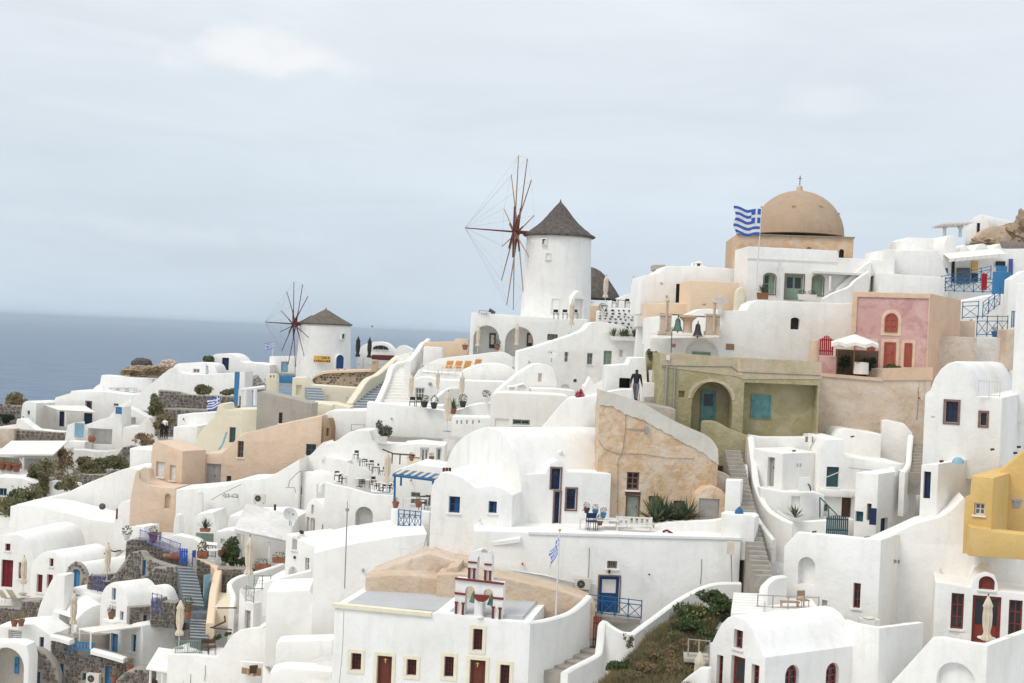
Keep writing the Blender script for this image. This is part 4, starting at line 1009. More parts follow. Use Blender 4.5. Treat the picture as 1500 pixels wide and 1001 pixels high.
# ruined belfry with two bells
def belfry():
    d = 95; pl = Pl(P(320, 690, d), rad(2)); r = root('ruined_belfry', P(320, 700, d), 'ruined stone belfry with two bells hanging from a bar', 'belfry')
    def blk(nm, x0, x1, y0, y1, dep, mat='beige_old'):
        s0, t1 = pl.st(x0, y0); s1, t0 = pl.st(x1, y1); mb = MB(); bar(mb, pl, s0, s1, t0, t1, -dep / 2, dep / 2); return mb.obj(nm, mat, r)
    for x0, x1 in ((118, 198), (426, 520)):
        blk('pier', x0 + 8, x1 - 8, 560, 690, .7); blk('pier_cap', x0, x1, 545, 562, .85); blk('pier_base', x0 - 5, x1, 660, 692, .85)
        s0 = pl.st(x0 + 30, 600)[0]; mb = MB(); b = pl.w(pl.st((x0 + x1) / 2, 660)[0], pl.st(200, 655)[1], -.4); mb.lathe(b, [(.1, 0), (.09, .9 * 2), (.16, 1.95)], 10); mb.obj('column', 'pink_trim', r, smooth=40)
    blk('ledge', 60, 525, 678, 700, .9)
    b = pl.w(*pl.st(304, 672), 0); mb = MB(); h = pl.st(304, 556)[1] - b.z; mb.lathe(b, [(.34, 0), (.3, .15), (.3, h * .6), (.36, h * .7), (.62, h * .9), (.62, h)], 16); mb.obj('column', 'pink_trim', r, smooth=40)
    mb = MB(); mb.tube(pl.w(*pl.st(120, 545), 0), pl.w(*pl.st(425, 566), 0), .04); mb.obj('bar', 'iron', r)
    for x, y, mt, s, l in ((243, 556, 'bell_green', 1., 'bell'), (377, 566, 'bell_dark', 1.25, 'bell')):
        t = pl.w(*pl.st(x, y), -.05); mb = MB(); mb.lathe(t - Vector((0, 0, 1.05 * s)), [(.03, -.12), (.06, -.02), (.36, 0), (.30, .12), (.2, .4), (.17, .72), (.1, .84), (.04, .86), (.03, 1.05)], 16); mb.obj('bell', mt, r, smooth=50)
belfry()
r = root('iron_rod', P(195, 810, 94.3), 'thin rusty rod with orange sign left of the niche', 'rod'); mb = MB(); mb.tube(P(195, 830, 94.3), P(203, 635, 94.3), .03); mb.obj('rod', 'iron', r)
mb = MB(); mb.cbox(P(212, 770, 94.3), .28, .05, .25); mb.obj('sign_plate', 'terracotta', r)
r = root('stone_cross', P(520, 530, 96), 'small carved stone cross on the wall corner', 'cross'); b = P(520, 545, 95.8)
mb = MB(); mb.cbox(b, .25, .2, 1.25); mb.obj('shaft', 'white_old', r); mb = MB(); mb.cbox(b + Vector((0, 0, .75)), .95, .19, .28); mb.obj('arm', 'white_old', r)
# peach and white houses left of the dome
house('peach_block', 'plain peach block in front of the dome base', 'house', 106, 3, [(330, 325), (420, 325), (650, 337)], 560, 5, 'peach_light', ops=[HO(405, 478, 428, 492, .1)])
house('peach_house', 'low peach wall beneath the white house with open dark door', 'house', 107.5, 0, [(38, 475), (210, 475), (345, 480)], 620, 4, 'peach_light')
house('cream_pilaster', 'rounded cream buttress at the corner of domed church', 'wall', 104.5, 3, smooth_prof([(625, 515), (632, 420), (650, 375), (680, 370), (690, 400)]), 560, .8, 'cream')
house('white_house', 'white flat roofed house with open dark doorway below the dome', 'house', 112, 2, [(0, 330), (12, 290), (40, 288), (115, 272), (160, 228), (400, 228), (640, 250)], 560, 7, bev=.06, ops=[HO(228, 346, 286, 472, .5, back=1), HO(122, 336, 142, 352, .15, arch=True)])
Z(0, 0, 1)
house('roof_hatch', 'dark rooftop hatch on the left of white flat roof', 'hatch', 117, 2, [(958, 388), (975, 388)], 396, 2, 'concrete')
house('roof_slab', 'thin grey roof slab right end of the white flat roof', 'slab', 117, 2, [(1035, 390), (1070, 393)], 396, 2, 'concrete')
house('chimney_block', 'small white chimney with two round openings on flat roof', 'chimney', 113.5, 2, [(1015, 385), (1027, 382), (1032, 391)], 396, .8, ops=[HO(1017, 386, 1021, 391, .2, arch=True), HO(1026, 386, 1030, 391, .2, arch=True)])
# ---- the domed church
Z(1050, 250, 5.004)
dr = house('domed_church', 'domed church with bare tan dome on an ochre drum', 'church', 113, -3, [(150, 465), (232, 466), (1005, 492)], 820, 9.2, 'drum_tan', bev=.04, part='drum', ops=[HO(896, 576, 934, 640, .3, arch=True, back=1), HO(172, 566, 196, 770, .25, arch=True), HO(655, 560, 690, 640, .2, arch=True)])
slabs(dr, 'cornice', 'wood_grey', [(146, 460), (520, 474), (1010, 488), (1010, 497), (520, 483), (146, 469)], -.18, .3)
c = P(592, 478, 117.5); mb = MB(); R_ = 3.76
mb.lathe(c, [(R_ * cos(k * pi / 48) * (1.0 if k else 1.0), R_ * .985 * sin(k * pi / 48)) for k in range(24)] + [(.02, R_ * .985)], 56); dm = mb.obj('dome', 'dome_tan', dr['root'], smooth=60)
top = c + Vector((0, 0, R_ * .975)); mb = MB(); mb.lathe(top, [(.34, 0), (.26, .2), (.22, .42), (.12, .5), (.05, .52)], 14); mb.obj('lantern_knob', 'beige_old', dm, smooth=40)
mb = MB(); mb.tube(top + Vector((0, 0, .5)), top + Vector((0, 0, 1.3)), .035); mb.cbox(top + Vector((-.0, 0, 1.02)), .3, .03, .05); mb.obj('finial_cross', 'iron', dm)
for a, e in ((-1.9, .62), (-1.15, .66), (-.42, .52)):
    p = c + Vector((cos(a) * cos(e), sin(a) * cos(e), sin(e))) * R_ * .99; mb = MB(); mb.cbox(p - Vector((0, 0, .08)), .3, .3, .12); mb.obj('dome_stone', 'dome_tan', dm)
ch = house('white_house', 'white terrace house with sage double door below the dome', 'house', 107, 2, [(228, 556), (885, 588), (897, 640), (1216, 657), (1224, 582), (1310, 578)], 1010, 5, bev=.06,
      ops=[W(346, 757, 428, 905, 'sage', arch=.55, shut='sage', leaves=2, open=(0,), trim='trim_brown', tw=.08), D(502, 764, 634, 950, 'sage', glaze=.55, leaves=2, trim='trim_brown', tw=.09), W(702, 772, 780, 915, 'sage', arch=.55, shut='sage', leaves=1, trim='trim_brown', tw=.08), HO(1120, 770, 1195, 890, 1., arch=.7)])
mb = MB(); s0, t1 = ch['pl'].st(228, 560); s1, t0 = ch['pl'].st(880, 690)
mb = MB(); mb.hexa([ch['pl'].w(s0, t0, -.002), ch['pl'].w(s1, t0, -.002), ch['pl'].w(s1, t0, .01), ch['pl'].w(s0, t0, .01), ch['pl'].w(s0, t0 + .2, -.06), ch['pl'].w(s1, t0 + .2, -.06), ch['pl'].w(s1, t0 + .2, .01), ch['pl'].w(s0, t0 + .2, .01)]); mb.obj('string_course', 'white', ch['root'])
r = root('stone_cross', P(450, 940, 106), 'tall weathered marble cross beside the sage door', 'cross'); b = P(450, 935, 106); mb = MB(); mb.cbox(b, .24, .2, 4.6 * .58); mb.obj('shaft', 'white_old', r); mb = MB(); mb.cbox(b + Vector((0, 0, 2.1)), .48, .19, .2); mb.obj('arm', 'white_old', r)
planter('terracotta planter box with agave beside the flag pole', 335, 945, 105.6, .85, .5, plant='agave', kind='agave', ph=.8)
planter('long cream planter in front of the sage door', 660, 950, 105.6, 1.4, .42, mat='canvas_white', ph=.4, plant='leaf_dark')
flag('large blue and white striped flag on pole before the dome', (283, 935), (328, 272), 105.2, 2.35, 1.95, -1, rad(-25), .35, 4, 0.06, fz=.1)
lb = root('shade_beam', P(830, 880, 106.3), 'slim grey shade canopy beside the terrace house stair', 'canopy')
mb = MB(); mb.box(P(715, 752, 106.2), P(1100, 772, 106.2) - P(715, 752, 106.2), Vector((0, 1.6, 0)), Vector((0, 0, .16))); mb.obj('roof_panel', 'white_old', lb)
for x in (832, 1092): mb = MB(); mb.tube(P(x, 775, 106.3), P(x - 4, 880, 106.3), .09); mb.obj('post', 'trim_white', lb)
wall3('stair_wall', 'sloping white stair parapet right of the sage doors', [(770, 935, 105.5), (870, 885, 105.6), (960, 850, 105.7), (1010, 800, 105.9), (1110, 735, 106.1)], 2.2, .4)
wall3('stair_wall', 'upper white stair wall rising behind the shade canopy', [(870, 870, 106.7), (990, 760, 106.8), (1110, 670, 106.9), (1130, 668, 106.9)], 2.2, .4)
Z(0, 0, 1)
house('white_house', 'broad white house right of the dome terrace with sloping roof', 'house', 105.5, 3, [(1288, 440), (1291, 400), (1384, 407)], 470, 2, bev=.06)
house('white_house', 'upper white block with plain roof above the pink house', 'house', 108.5, 3, [(1296, 366), (1374, 367), (1390, 407)], 440, 5)
house('white_block', 'tilted plain white slab on top of the roofs near pergola', 'house', 112, 3, [(1322, 352), (1332, 348), (1376, 350)], 400, 3)
# ---- upper right corner with blue railings and the shop terrace
Z(1350, 290, 4.353)
house('vaulted_house', 'small white vaulted house with navy door on the rocks at top right', 'house', 124, -40, [(272, 262), (280, 215), (300, 165), (335, 122), (375, 104), (398, 112), (418, 150), (432, 185)], 330, ('R', 615), ops=[D(350, 160, 372, 222, 'navy')])
r = root('pergola', P(145, 250, 122), 'white timber pergola on the skyline at top right', 'pergola')
for x in (145, 245): mb = MB(); mb.tube(P(x, 250, 122), P(x + 3, 178, 122), .14); mb.tube(P(x + 2, 205, 122), P(x + 18, 182, 122), .08); mb.tube(P(x + 2, 205, 122), P(x - 18, 182, 122), .08); mb.obj('post', 'trim_white', r)
mb = MB(); mb.box(P(115, 182, 121.5), P(300, 172, 121.5) - P(115, 182, 121.5), Vector((0, 2.5, 0)), Vector((0, 0, .2))); mb.obj('roof_beam', 'canvas_white', r)
for i in range(7): mb = MB(); q = P(120 + 28 * i, 176 - i * 1.2, 121.2); mb.cbox(q, .14, 3.2, .12); mb.obj('rafter', 'canvas_white', r)
def rock(name, label, px, py, d, rx, ry, rz, seed, mat='rock', k=1.):
    c = P(px, py, d); bm = bmesh.new(); bmesh.ops.create_icosphere(bm, subdivisions=5, radius=1)
    for v in bm.verts:
        n = v.co.normalized(); f = 1 + .3 * k * noise.noise(n * 1.7 + Vector((seed, 0, 0))) + .26 * k * noise.noise(n * 4.2 + Vector((0, seed, 0))) + .18 * k * abs(noise.noise(n * 9)) + .10 * k * noise.noise(n * 19)
        v.co = Vector((n.x * rx, n.y * ry, n.z * rz)) * f
    me = bpy.data.meshes.new(name); bm.to_mesh(me); bm.free(); me.materials.append(MATS[mat])
    o = bpy.data.objects.new(name, me); COL.objects.link(o); o.location = c; return tag(o, label, 'rock')
rock('rock_outcrop', 'craggy brown rock outcrop at the upper right edge', 725, 300, 121, 2.4, 3, 2.9, 3.3)
rock('rock_outcrop', 'brown rubble rock below the small vaulted house', 450, 325, 119, 2.2, 2, .8, 8.1)
house('tan_wall', 'bare tan retaining wall below the small vaulted house', 'wall', 121, -6, smooth_prof([(335, 330), (350, 262), (385, 215), (430, 185), (475, 180), (580, 182)]), 380, 2, 'tan_roof')
house('grey_wall', 'grey timber fence panel near the rock outcrop', 'fence', 116, 0, [(512, 272), (600, 278), (670, 284)], 330, .2, 'wood_grey')
sh = house('shop_building', 'white shop with scalloped parapet, awning and goods outside', 'shop', 110, 4, smooth_prof([(140, 330), (160, 255), (185, 240), (215, 255), (225, 345), (250, 350), (262, 310), (280, 300), (298, 320), (330, 340), (360, 300), (385, 292), (410, 300), (440, 335), (470, 310), (500, 292), (512, 320), (560, 325), (720, 322)], 3), 700, 4, bev=.04)
slabs(sh, 'doorway', 'interior', [(192, 400), (212, 400), (208, 540), (186, 540)], -.02, .05)
for i, (x0, y0, x1, y1, mt) in enumerate(((220, 447, 305, 548, 'cloth_grey'), (318, 405, 355, 470, 'sign_yellow'), (315, 482, 355, 540, 'dark'), (470, 405, 530, 440, 'dark'), (552, 390, 578, 495, 'violet_blue'), (148, 448, 163, 490, 'rail_blue'))):
    slabs(sh, 'hanging_goods', mt, [(x0, y0), (x1, y0), (x1 - 2, y1), (x0 - 2, y1)], -.16, -.1)
aw = root('awning', P(350, 385, 109), 'ragged cream awning over the shop front at upper right', 'awning')
for i in range(9):
    mb = MB(); x = 175 + 40 * i; p, q = P(x, 388 - i * 3.6, 108), P(x + 42, 384 - i * 3.6, 108); mb.add([p, q, q + Vector((0, 1.7, .5)), p + Vector((0, 1.7, .5)), p - Vector((0, 0, .28)), q - Vector((0, 0, .22))], [(0, 1, 2, 3), (4, 5, 1, 0)]); mb.obj('canvas_strip', 'canvas_white', aw)
railing('blue_railing', 'blue crossed railing in front of the shop terrace', (150, 600, 105), (450, 610, 104), 1.05, 'rail_blue', 5)
railing('blue_railing', 'short blue railing sloping down from the red sign', (125, 585, 106.5), (440, 520, 107.5), 1.0, 'rail_blue', 5)
leaf_door('blue_gate', 'tall arched blue wooden gate at the top of blue stairs', 455, 470, 562, 620, 103.5, -8, 'sky_blue', 'gate')
r_ = leaf_door('blue_gate', 'upper crest of the tall blue wooden gate', 475, 432, 545, 472, 103.55, -8, 'sky_blue', 'gate')
leaf_door('red_cloth', 'red garment hanging on the blue terrace railing', 385, 482, 415, 588, 104, 0, 'bright_red', 'garment')
railing('stair_railing', 'blue stair railing slanting down to the lower landing', (388, 770, 100), (498, 685, 102), 1.15, 'rail_blue', 3)
railing('blue_railing', 'short blue crossed railing beside the pink house corner', (258, 775, 99), (360, 770, 99), 1.2, 'rail_blue', 1)
railing('blue_railing', 'low blue crossed railing above the beige wall', (350, 885, 97.5), (545, 885, 97.5), 1.4, 'rail_blue', 3)
railing('blue_railing', 'small blue railing at right edge beside the beige pillar', (572, 828, 96.5), (620, 828, 96.5), 1.1, 'rail_blue', 4, style='bars')
house('white_wall', 'white stepped wall behind the blue stair railing', 'wall', 102.5, 5, [(250, 660), (460, 618), (500, 612), (565, 618), (720, 610)], 950, 2)
house('white_wall', 'white wall rising beside the blue gate at right edge', 'wall', 101.5, 0, [(560, 520), (640, 470), (720, 450)], 950, 1)
house('beige_wall', 'peach wall block below the short blue railing', 'wall', 98.5, 4, [(240, 785), (345, 782)], 960, 1.5, 'peach')
house('beige_wall', 'rough grey beige wall under the low blue railing', 'wall', 96.8, 4, [(230, 893), (545, 895)], 1100, 2, 'white_old')
house('beige_pillar', 'beige pillar with blue railing at the right edge', 'wall', 96, 4, [(540, 842), (622, 838)], 1100, 1.5, 'beige_old')
leaf_door('shop_sign', 'red and white notice board above the pink house corner', 92, 530, 137, 556, 106, 0, 'crimson', 'sign')
leaf_door('shop_sign', 'black and white notice board below the red one', 82, 558, 120, 586, 106, 0, 'cloth_grey', 'sign')
pot('blue pot with plants on the low railing ledge', 465, 888, 98, .45, 'sky_blue', 'leaf_green', .4)
ORD = ['first', 'second', 'third', 'fourth', 'fifth', 'sixth', 'seventh', 'eighth', 'ninth', 'tenth', 'eleventh', 'twelfth', 'thirteenth', 'fourteenth', 'fifteenth', 'sixteenth', 'seventeenth', 'eighteenth', 'nineteenth', 'twentieth']
# ================================================================== CENTRE
Z(0, 0, 1)
# ---- church at the bottom with its bell gable
ch = house('church', 'white church with cream framed windows and brown doors in the foreground', 'church', 65, -10, [(490, 887), (632, 900), (640, 896), (700, 905), (750, 910), (776, 912)], 1070, ('R', 862), at=(776, 912),
   ops=[W(514, 957, 529, 982, 'maroon', trim='trim_cream', tw=.16, nx=3, ny=4, glass='dark'), D(551, 961, 573, 1040, 'church_door', trim='trim_cream', tw=.16), W(595.5, 966, 610, 990, 'maroon', trim='trim_cream', tw=.16, nx=3, ny=4, glass='dark'),
        W(692.5, 921.5, 706.5, 953, 'maroon', trim='trim_cream', tw=.16, nx=3, ny=5, glass='dark'), W(650.5, 962, 664.5, 992, 'maroon', trim='trim_cream', tw=.16, nx=3, ny=5, glass='dark'), D(687, 967, 710, 1045, 'church_door', trim='trim_cream', tw=.16), W(732, 974, 746, 1010, 'maroon', trim='trim_cream', tw=.16, nx=3, ny=5, glass='dark')])
pl = ch['pl']; z0 = min(t for _, t in ch['top'])
mb = MB(); s0, s1 = ch['top'][0][0], ch['top'][-1][0]
mb.hexa([pl.w(s0 + .4, z0 - .1, .4), pl.w(s1 - .4, z0 - .1, .4), pl.w(s1 - .4, z0 - .1, ch['ext'] - .1), pl.w(s0 + .4, z0 - .1, ch['ext'] - .1), pl.w(s0 + .4, ch['top'][0][1] + .012, .4), pl.w(s1 - .4, ch['top'][-1][1] + .16, .4), pl.w(s1 - .4, ch['top'][-1][1] + .16, ch['ext'] - .1), pl.w(s0 + .4, ch['top'][0][1] + .012, ch['ext'] - .1)]); mb.obj('roof', 'roof_grey', ch['root'])
slabs(ch, 'cornice', 'trim_cream', [(488, 884), (632, 898), (632, 903.5), (488, 889.5)], -.10, .3)
mb = MB()
for x, y in ((564, 968), (699, 974)):
    s, t = pl.st(x, y); mb = MB(); bar(mb, pl, s - .025, s + .025, t - .12, t + .10, .07, .105); bar(mb, pl, s - .08, s + .08, t + .01, t + .05, .072, .103); mb.obj('door_cross', 'gold', ch['root'])
def bell_gable():
    Z(640, 800, 4.98); d = 65.6; pl = Pl(P(310, 500, d), rad(-10))
    r = root('bell_gable', P(310, 545, d), 'white bell gable with dark red columns and two green bells', 'bell tower')
    # lower tier with two arches, upper tier with one
    def tier(nm, prof, holes, yb, dep=.6):
        top = [pl.st(*p) for p in prof]; zb = pl.st((prof[0][0] + prof[-1][0]) / 2, yb)[1]
        lp = dedupe([(top[0][0], zb), (top[-1][0], zb)] + top[::-1]); hs = [op_loop(pl, dict(box=h, arch=True)) for h in holes]
        mb = MB(); mb.fill([lp] + [h[::-1] for h in hs], lambda a, t: pl.w(a, t, 0)); mb.fill([lp] + [h[::-1] for h in hs], lambda a, t: pl.w(a, t, dep), 0, True)
        n = len(lp); mb.add([pl.w(*p, 0) for p in lp] + [pl.w(*p, dep) for p in lp], [((i + 1) % n, i, n + i, n + (i + 1) % n) for i in range(n)])
        for h in hs:
            k = len(h); mb.add([pl.w(*p, 0) for p in h] + [pl.w(*p, dep) for p in h], [(i, (i + 1) % k, k + (i + 1) % k, k + i) for i in range(k)])
        return mb.obj(nm, 'white', r)
    tier('lower_tier', [(137, 238), (315, 255), (485, 275)], [(203, 292, 275, 505), (338, 312, 408, 525)], 560)
    tier('upper_tier', [(228, 105), (240, 62), (265, 42), (300, 30), (345, 22), (385, 45), (400, 75), (402, 125)], [(292, 72, 345, 250)], 262, .55)
    tier('crest', [(325, 30), (340, 14), (358, 16), (372, 35)], [], 50, .4)
    def stripe(nm, x0, y0, x1, y1, h=12, out=.05, b1=.02):
        a, b = pl.st(x0, y0), pl.st(x1, y1); k = pl.st(x0, y0)[1] - pl.st(x0, y0 + h)[1]; mb = MB()
        mb.hexa([pl.w(a[0], a[1] - k, -out), pl.w(b[0], b[1] - k, -out), pl.w(b[0], b[1] - k, b1), pl.w(a[0], a[1] - k, b1), pl.w(a[0], a[1], -out), pl.w(b[0], b[1], -out), pl.w(b[0], b[1], b1), pl.w(a[0], a[1], b1)]); mb.obj(nm, 'church_red', r)
    stripe('red_band', 135, 228, 490, 268, 14, .1); stripe('red_band', 130, 335, 210, 345, 15); stripe('red_band', 408, 370, 487, 378, 15); stripe('red_band', 130, 500, 468, 543, 13, .1)
    stripe('red_band', 229, 110, 292, 116, 12); stripe('red_band', 347, 126, 401, 131, 12)
    for x, y0, y1 in ((143, 405, 505), (193, 412, 512), (412, 440, 535), (462, 448, 545), (238, 158, 232), (274, 162, 238), (355, 176, 246), (391, 180, 250)):
        s, t1 = pl.st(x, y0); t0 = pl.st(x, y1)[1]; mb = MB(); b = pl.w(s, t0, -.06); h = t1 - t0; mb.lathe(b, [(.055, 0), (.05, h * .82), (.06, h * .86), (.10, h)], 10); mb.obj('column', 'church_red', r, smooth=40)
    s, t = pl.st(328, 355); t2 = pl.st(328, 405)[1]; w_ = pl.st(385, 360)[0] - pl.st(272, 350)[0]
    mb = MB(); n = 14; lp = [(s + w_ / 2 * cos(pi + pi * i / n), t + (t - t2) * sin(pi + pi * i / n)) for i in range(n + 1)]; slab(mb, pl, lp, -.12, -.004); mb.obj('half_round_panel', 'church_red', r)
    tb = pl.st(325, 520)[1]; mb = MB(); mb.lathe(pl.w(s, tb, -.1), [(.18, 0), (.15, .06), (.09, .12), (.08, t2 - tb - .05), (.12, t2 - tb)], 14); mb.obj('centre_column', 'white', r, smooth=40)
    for x, y in ((262, 335), (393, 355)):
        p = pl.w(*pl.st(x, y), .2); mb = MB(); mb.lathe(p - Vector((0, 0, .5)), [(.02, -.06), (.2, 0), (.17, .06), (.11, .22), (.09, .38), (.03, .44), (.02, .5)], 14); mb.obj('bell', 'bell_green', r, smooth=50)
    b = pl.w(*pl.st(345, 16), .2); mb = MB(); mb.cbox(b, .06, .06, .38, pl.yaw); mb.cbox(b + Vector((0, 0, .2)), .26, .05, .05, pl.yaw); mb.obj('cross', 'trim_cream', r)
    Z(0, 0, 1)
bell_gable()
flag('limp blue and white flag on tall white pole beside the church', (810, 985), (820, 778), 67.5, 1.1, .75, -1, rad(30), .12, 2, .75, 'pale_paint', .045, .25)
house('ochre_roof', 'bare ochre plaster block with cement seams behind the church', 'outbuilding', 70.5, -5, [(535, 846), (575, 842), (610, 843), (652, 850), (654, 833), (672, 829)], 920, 2, 'tan_roof', bev=.12)  # old plaster roof, built as a solid block
house('ochre_mound', 'pale ochre sloping plaster roof above the bare ochre block', 'outbuilding', 72.2, -5, [(535, 843), (580, 826), (612, 814), (630, 811), (662, 820), (690, 824)], 900, 3, 'beige_old', bev=.2)
house('ochre_wall', 'low ochre plaster wall right of the bell gable', 'roof', 69.5, -4, smooth_prof([(640, 842), (700, 842), (760, 852), (820, 866), (862, 880), (872, 890)]), 930, 2, 'tan_roof')
# stair wall rising from the church to the blue door
wall3('stair_wall', 'white wall curving up from the church roof to the blue door', [(772, 911, 65.1), (795, 908, 66.2), (830, 898, 67.5), (850, 884, 68.6), (862, 872, 69.4)], 4.5, .35)
stairs('stone_stairs', 'short grey stone steps beside the white church', (812, 985, 65.8), (862, 945, 69), 1.5, 5, 'step_stone', skew=-35)
picket_gate('wooden_gate', 'narrow red brown wooden gate at the top of church steps', 869, 903, 880, 948, 69.2, -10, 'red_door', 4, 0)
Z(840, 780, 4.531)
wall3('stair_wall', 'white stair parapet rising to the right in front of the blue door', [(-60, 925, 64.5), (0, 890, 65.5), (90, 845, 66.5), (158, 805, 67), (172, 760, 67.2), (180, 690, 67.4), (190, 600, 67.6), (215, 590, 67.7), (262, 625, 67.6), (330, 660, 67.5), (400, 665, 67.6)], 5, .35)
wall3('stair_wall', 'long white stair parapet climbing right above the dry grass', [(390, 665, 67.7), (430, 635, 68), (520, 570, 68.6), (620, 495, 69.3), (700, 440, 69.8), (800, 385, 70.2), (900, 345, 70.5), (990, 332, 70.6), (1110, 332, 70.7)], 6.5, .35)
# ---- the big terrace wall with the blue door
bw = house('terrace_wall', 'broad white terrace wall with blue door and small grille', 'wall', 72, 2, [(-660, -10), (-300, 0), (0, 10), (500, 25), (1112, 40)], 760, 7, bev=.06,
   ops=[D(168, 292, 302, 556, 'blue', trim='trim_brown', tw=.07, leaves=1, glaze=.45, glass='canvas_white'), W(224, 190, 291, 242, 'wood_grey', nx=5, ny=1)])
slabs(bw, 'coping', 'trim_white', [(-300, -4), (0, 6), (500, 20), (1112, 35), (1112, 50), (500, 36), (0, 22), (-300, 12)], -.06, .3)
Z(0, 0, 1)
house('balcony_slab', 'grey concrete balcony slab below the blue door', 'balcony', 70.8, 0, [(874, 903), (938, 908)], 914, 1.3, 'concrete')
railing('balcony_railing', 'blue crossed balcony railing at the blue door', (862, 899, 70.7), (939, 908, 70.7), .95, 'rail_blue', 4)
ac_unit('outdoor air conditioner on white wall left of blue door', 853, 863, 71.7, 2, .9)
r = root('lamp_box', P(1070, 812, 71.5), 'beige utility box on the white wall near stone stairs', 'utility box'); mb = MB(); mb.cbox(P(1070, 812, 71.6), .36, .2, .62); mb.obj('casing', 'canvas', r); mb = MB(); mb.tube(P(1071, 813, 71.6), P(1072, 852, 71.6), .03); mb.obj('conduit', 'grey_metal', r)
# terrace furniture above the wall
def bench(label, px, py, d, w=1.6, yaw=0, mat='pale_paint'):
    b = P(px, py, d); r = root('bench', b, label, 'bench'); yw = rad(yaw); a = Vector((cos(yw), sin(yw), 0)); c = Vector((-sin(yw), cos(yw), 0)); z = Vector((0, 0, 1))
    mb = MB(); mb.cbox(b + z * .42, w, .45, .05, yw); mb.obj('seat', mat, r)
    for u in (-1, 1):
        for v, h in ((-1, .42), (1, .9)): mb = MB(); mb.cbox(b + a * u * (w / 2 - .05) + c * v * .19, .06, .06, h, yw); mb.obj('leg', mat, r)
    for k in range(7): mb = MB(); mb.cbox(b + a * (w * (k + .5) / 7 - w / 2) + c * .2 + z * .47, w / 7 * .55, .03, .33, yw); mb.obj('back_slat', mat, r)
    mb = MB(); mb.cbox(b + c * .2 + z * .8, w, .05, .08, yw); mb.obj('top_rail', mat, r)
Z(840, 560, 4.172)
bench('white slatted bench on the long terrace before the ruin', 370, 930, 73.6, 1.9); table(150, 925, 73.8, 'white table with blue pots on the long terrace', 2.0, wy=.7)
table(240, 920, 74.6, 'second white table behind the white slatted bench', 1.6, wy=.7)
for i, (x, y, mt, l) in enumerate(((132, 812, 'sky_blue', 'small blue flower pot at the middle of the terrace table'), (182, 830, 'sky_blue', 'small blue flower pot at right end of the terrace table'), (80, 800, 'pot_dark', 'dark flower pot at left end of the terrace table'), (162, 875, 'terracotta', 'clay pot under the white terrace table'))): pot(l, x, y, 73.8, .3, mt, 'leaf_olive', .35)
for x, y, l in ((105, 905, 'navy folding chair left of the terrace table'), (118, 905, 'navy folding chair close behind the terrace table')): chair(x, y, 73.2, l, 10, 'navy', 'navy folding chairs')
bush('agave_plant', 'large spiky agave plants growing at foot of the ruin', [(520, 830, 75.6, 10, 10)], 'agave', 10, .05)
r = [o for o in COL.objects if o.name.startswith('agave_plant')][-1]
mb = MB(); rnd = random.Random(5)
for x, y, h in ((500, 858, 1.7), (545, 862, 1.5), (640, 850, 1.3), (690, 845, 1.4), (590, 850, 1.2)): agave_into(mb, P(x, y, 75.4), h, 46, rnd)
mb.obj('spiky_leaves', 'agave', r)
house('white_wall', 'low white bed wall in front of the agaves', 'wall', 74.2, 0, smooth_prof([(500, 880), (560, 860), (700, 852), (850, 845), (940, 830)]), 960, .5)
planter('small green shrub at right end of the terrace wall', 945, 945, 73, .4, .12, plant='leaf_green', mat='white', ph=.45)
# ---- the ochre ruin
ru = house('ruined_house', 'peeling orange ochre house front with blocked doors and white ramp top', 'house', 77, 1, smooth_prof([(165, 50), (280, 82), (420, 128), (520, 185), (620, 240), (720, 285), (800, 320), (850, 358), (880, 410)], 3) + [(884, 500)], 950, 2.4, 'ruin', bev=.05,
   ops=[W(326, 550, 402, 660, 'trim_brown', nx=2, ny=3, glass='interior', rec=.2), D(318, 692, 408, 845, 'grey_green', frame='trim_brown'), W(460, 697, 530, 790, 'trim_brown', shut='grey_green', leaves=1), W(612, 725, 680, 805, 'trim_brown', shut='wood_grey', leaves=2)])
rnd = random.Random(3); low = smooth_prof([(150, 138), (230, 150), (310, 190), (430, 235), (520, 285), (600, 330), (680, 372), (760, 412), (830, 465), (884, 505)], 5)
low = [(x, y + rnd.uniform(-7, 7)) for x, y in low]
slabs(ru, 'ramp_parapet', 'ruin_cap', smooth_prof([(158, 48), (280, 80), (420, 126), (520, 183), (620, 238), (720, 283), (800, 318), (850, 356), (883, 408)], 3) + [(886, 505)] + low[::-1], -.05, .04)
slabs(ru, 'lintel', 'wood_brown', [(316, 662), (410, 662), (410, 690), (316, 690)], -.04, .05)
mb = MB(); pl = ru['pl']; mb.path([pl.w(*pl.st(x, y), -.04) for x, y in ((320, 190), (318, 290), (300, 430), (272, 480), (270, 830))], .012, 5); mb.obj('cable', 'wire', ru['root'])
mb = MB(); mb.path([pl.w(*pl.st(x, y), -.03) for x, y in ((140, 335), (190, 410), (280, 440), (420, 440), (560, 462), (740, 468))], .011, 5); mb.obj('cable', 'wire', ru['root'])
mb = MB(); mb.path([pl.w(*pl.st(x, y), -.03) for x, y in ((320, 284), (440, 295))], .018, 5); mb.cbox(pl.w(*pl.st(445, 310), -.1), .2, .14, .35); mb.obj('junction_box', 'grey_metal', ru['root'])
fo = house('plaster_oven', 'rounded ochre lean-to with blocked grey door beside the ruin', 'shed', 75.8, 3, smooth_prof([(742, 760), (760, 690), (800, 652), (850, 640), (900, 655), (935, 690)]), 900, 2, 'ruin', ops=[HO(766, 712, 890, 852, .12)], back='grey_door')
slabs(fo, 'blocked_door', 'grey_door', [(768, 715), (888, 715), (888, 850), (768, 850)], .06, .13)
house('ochre_pier', 'pale ochre pier right of the ruin by the stairs', 'wall', 77.8, 3, [(878, 540), (935, 560), (975, 590)], 880, 1, 'beige_old')
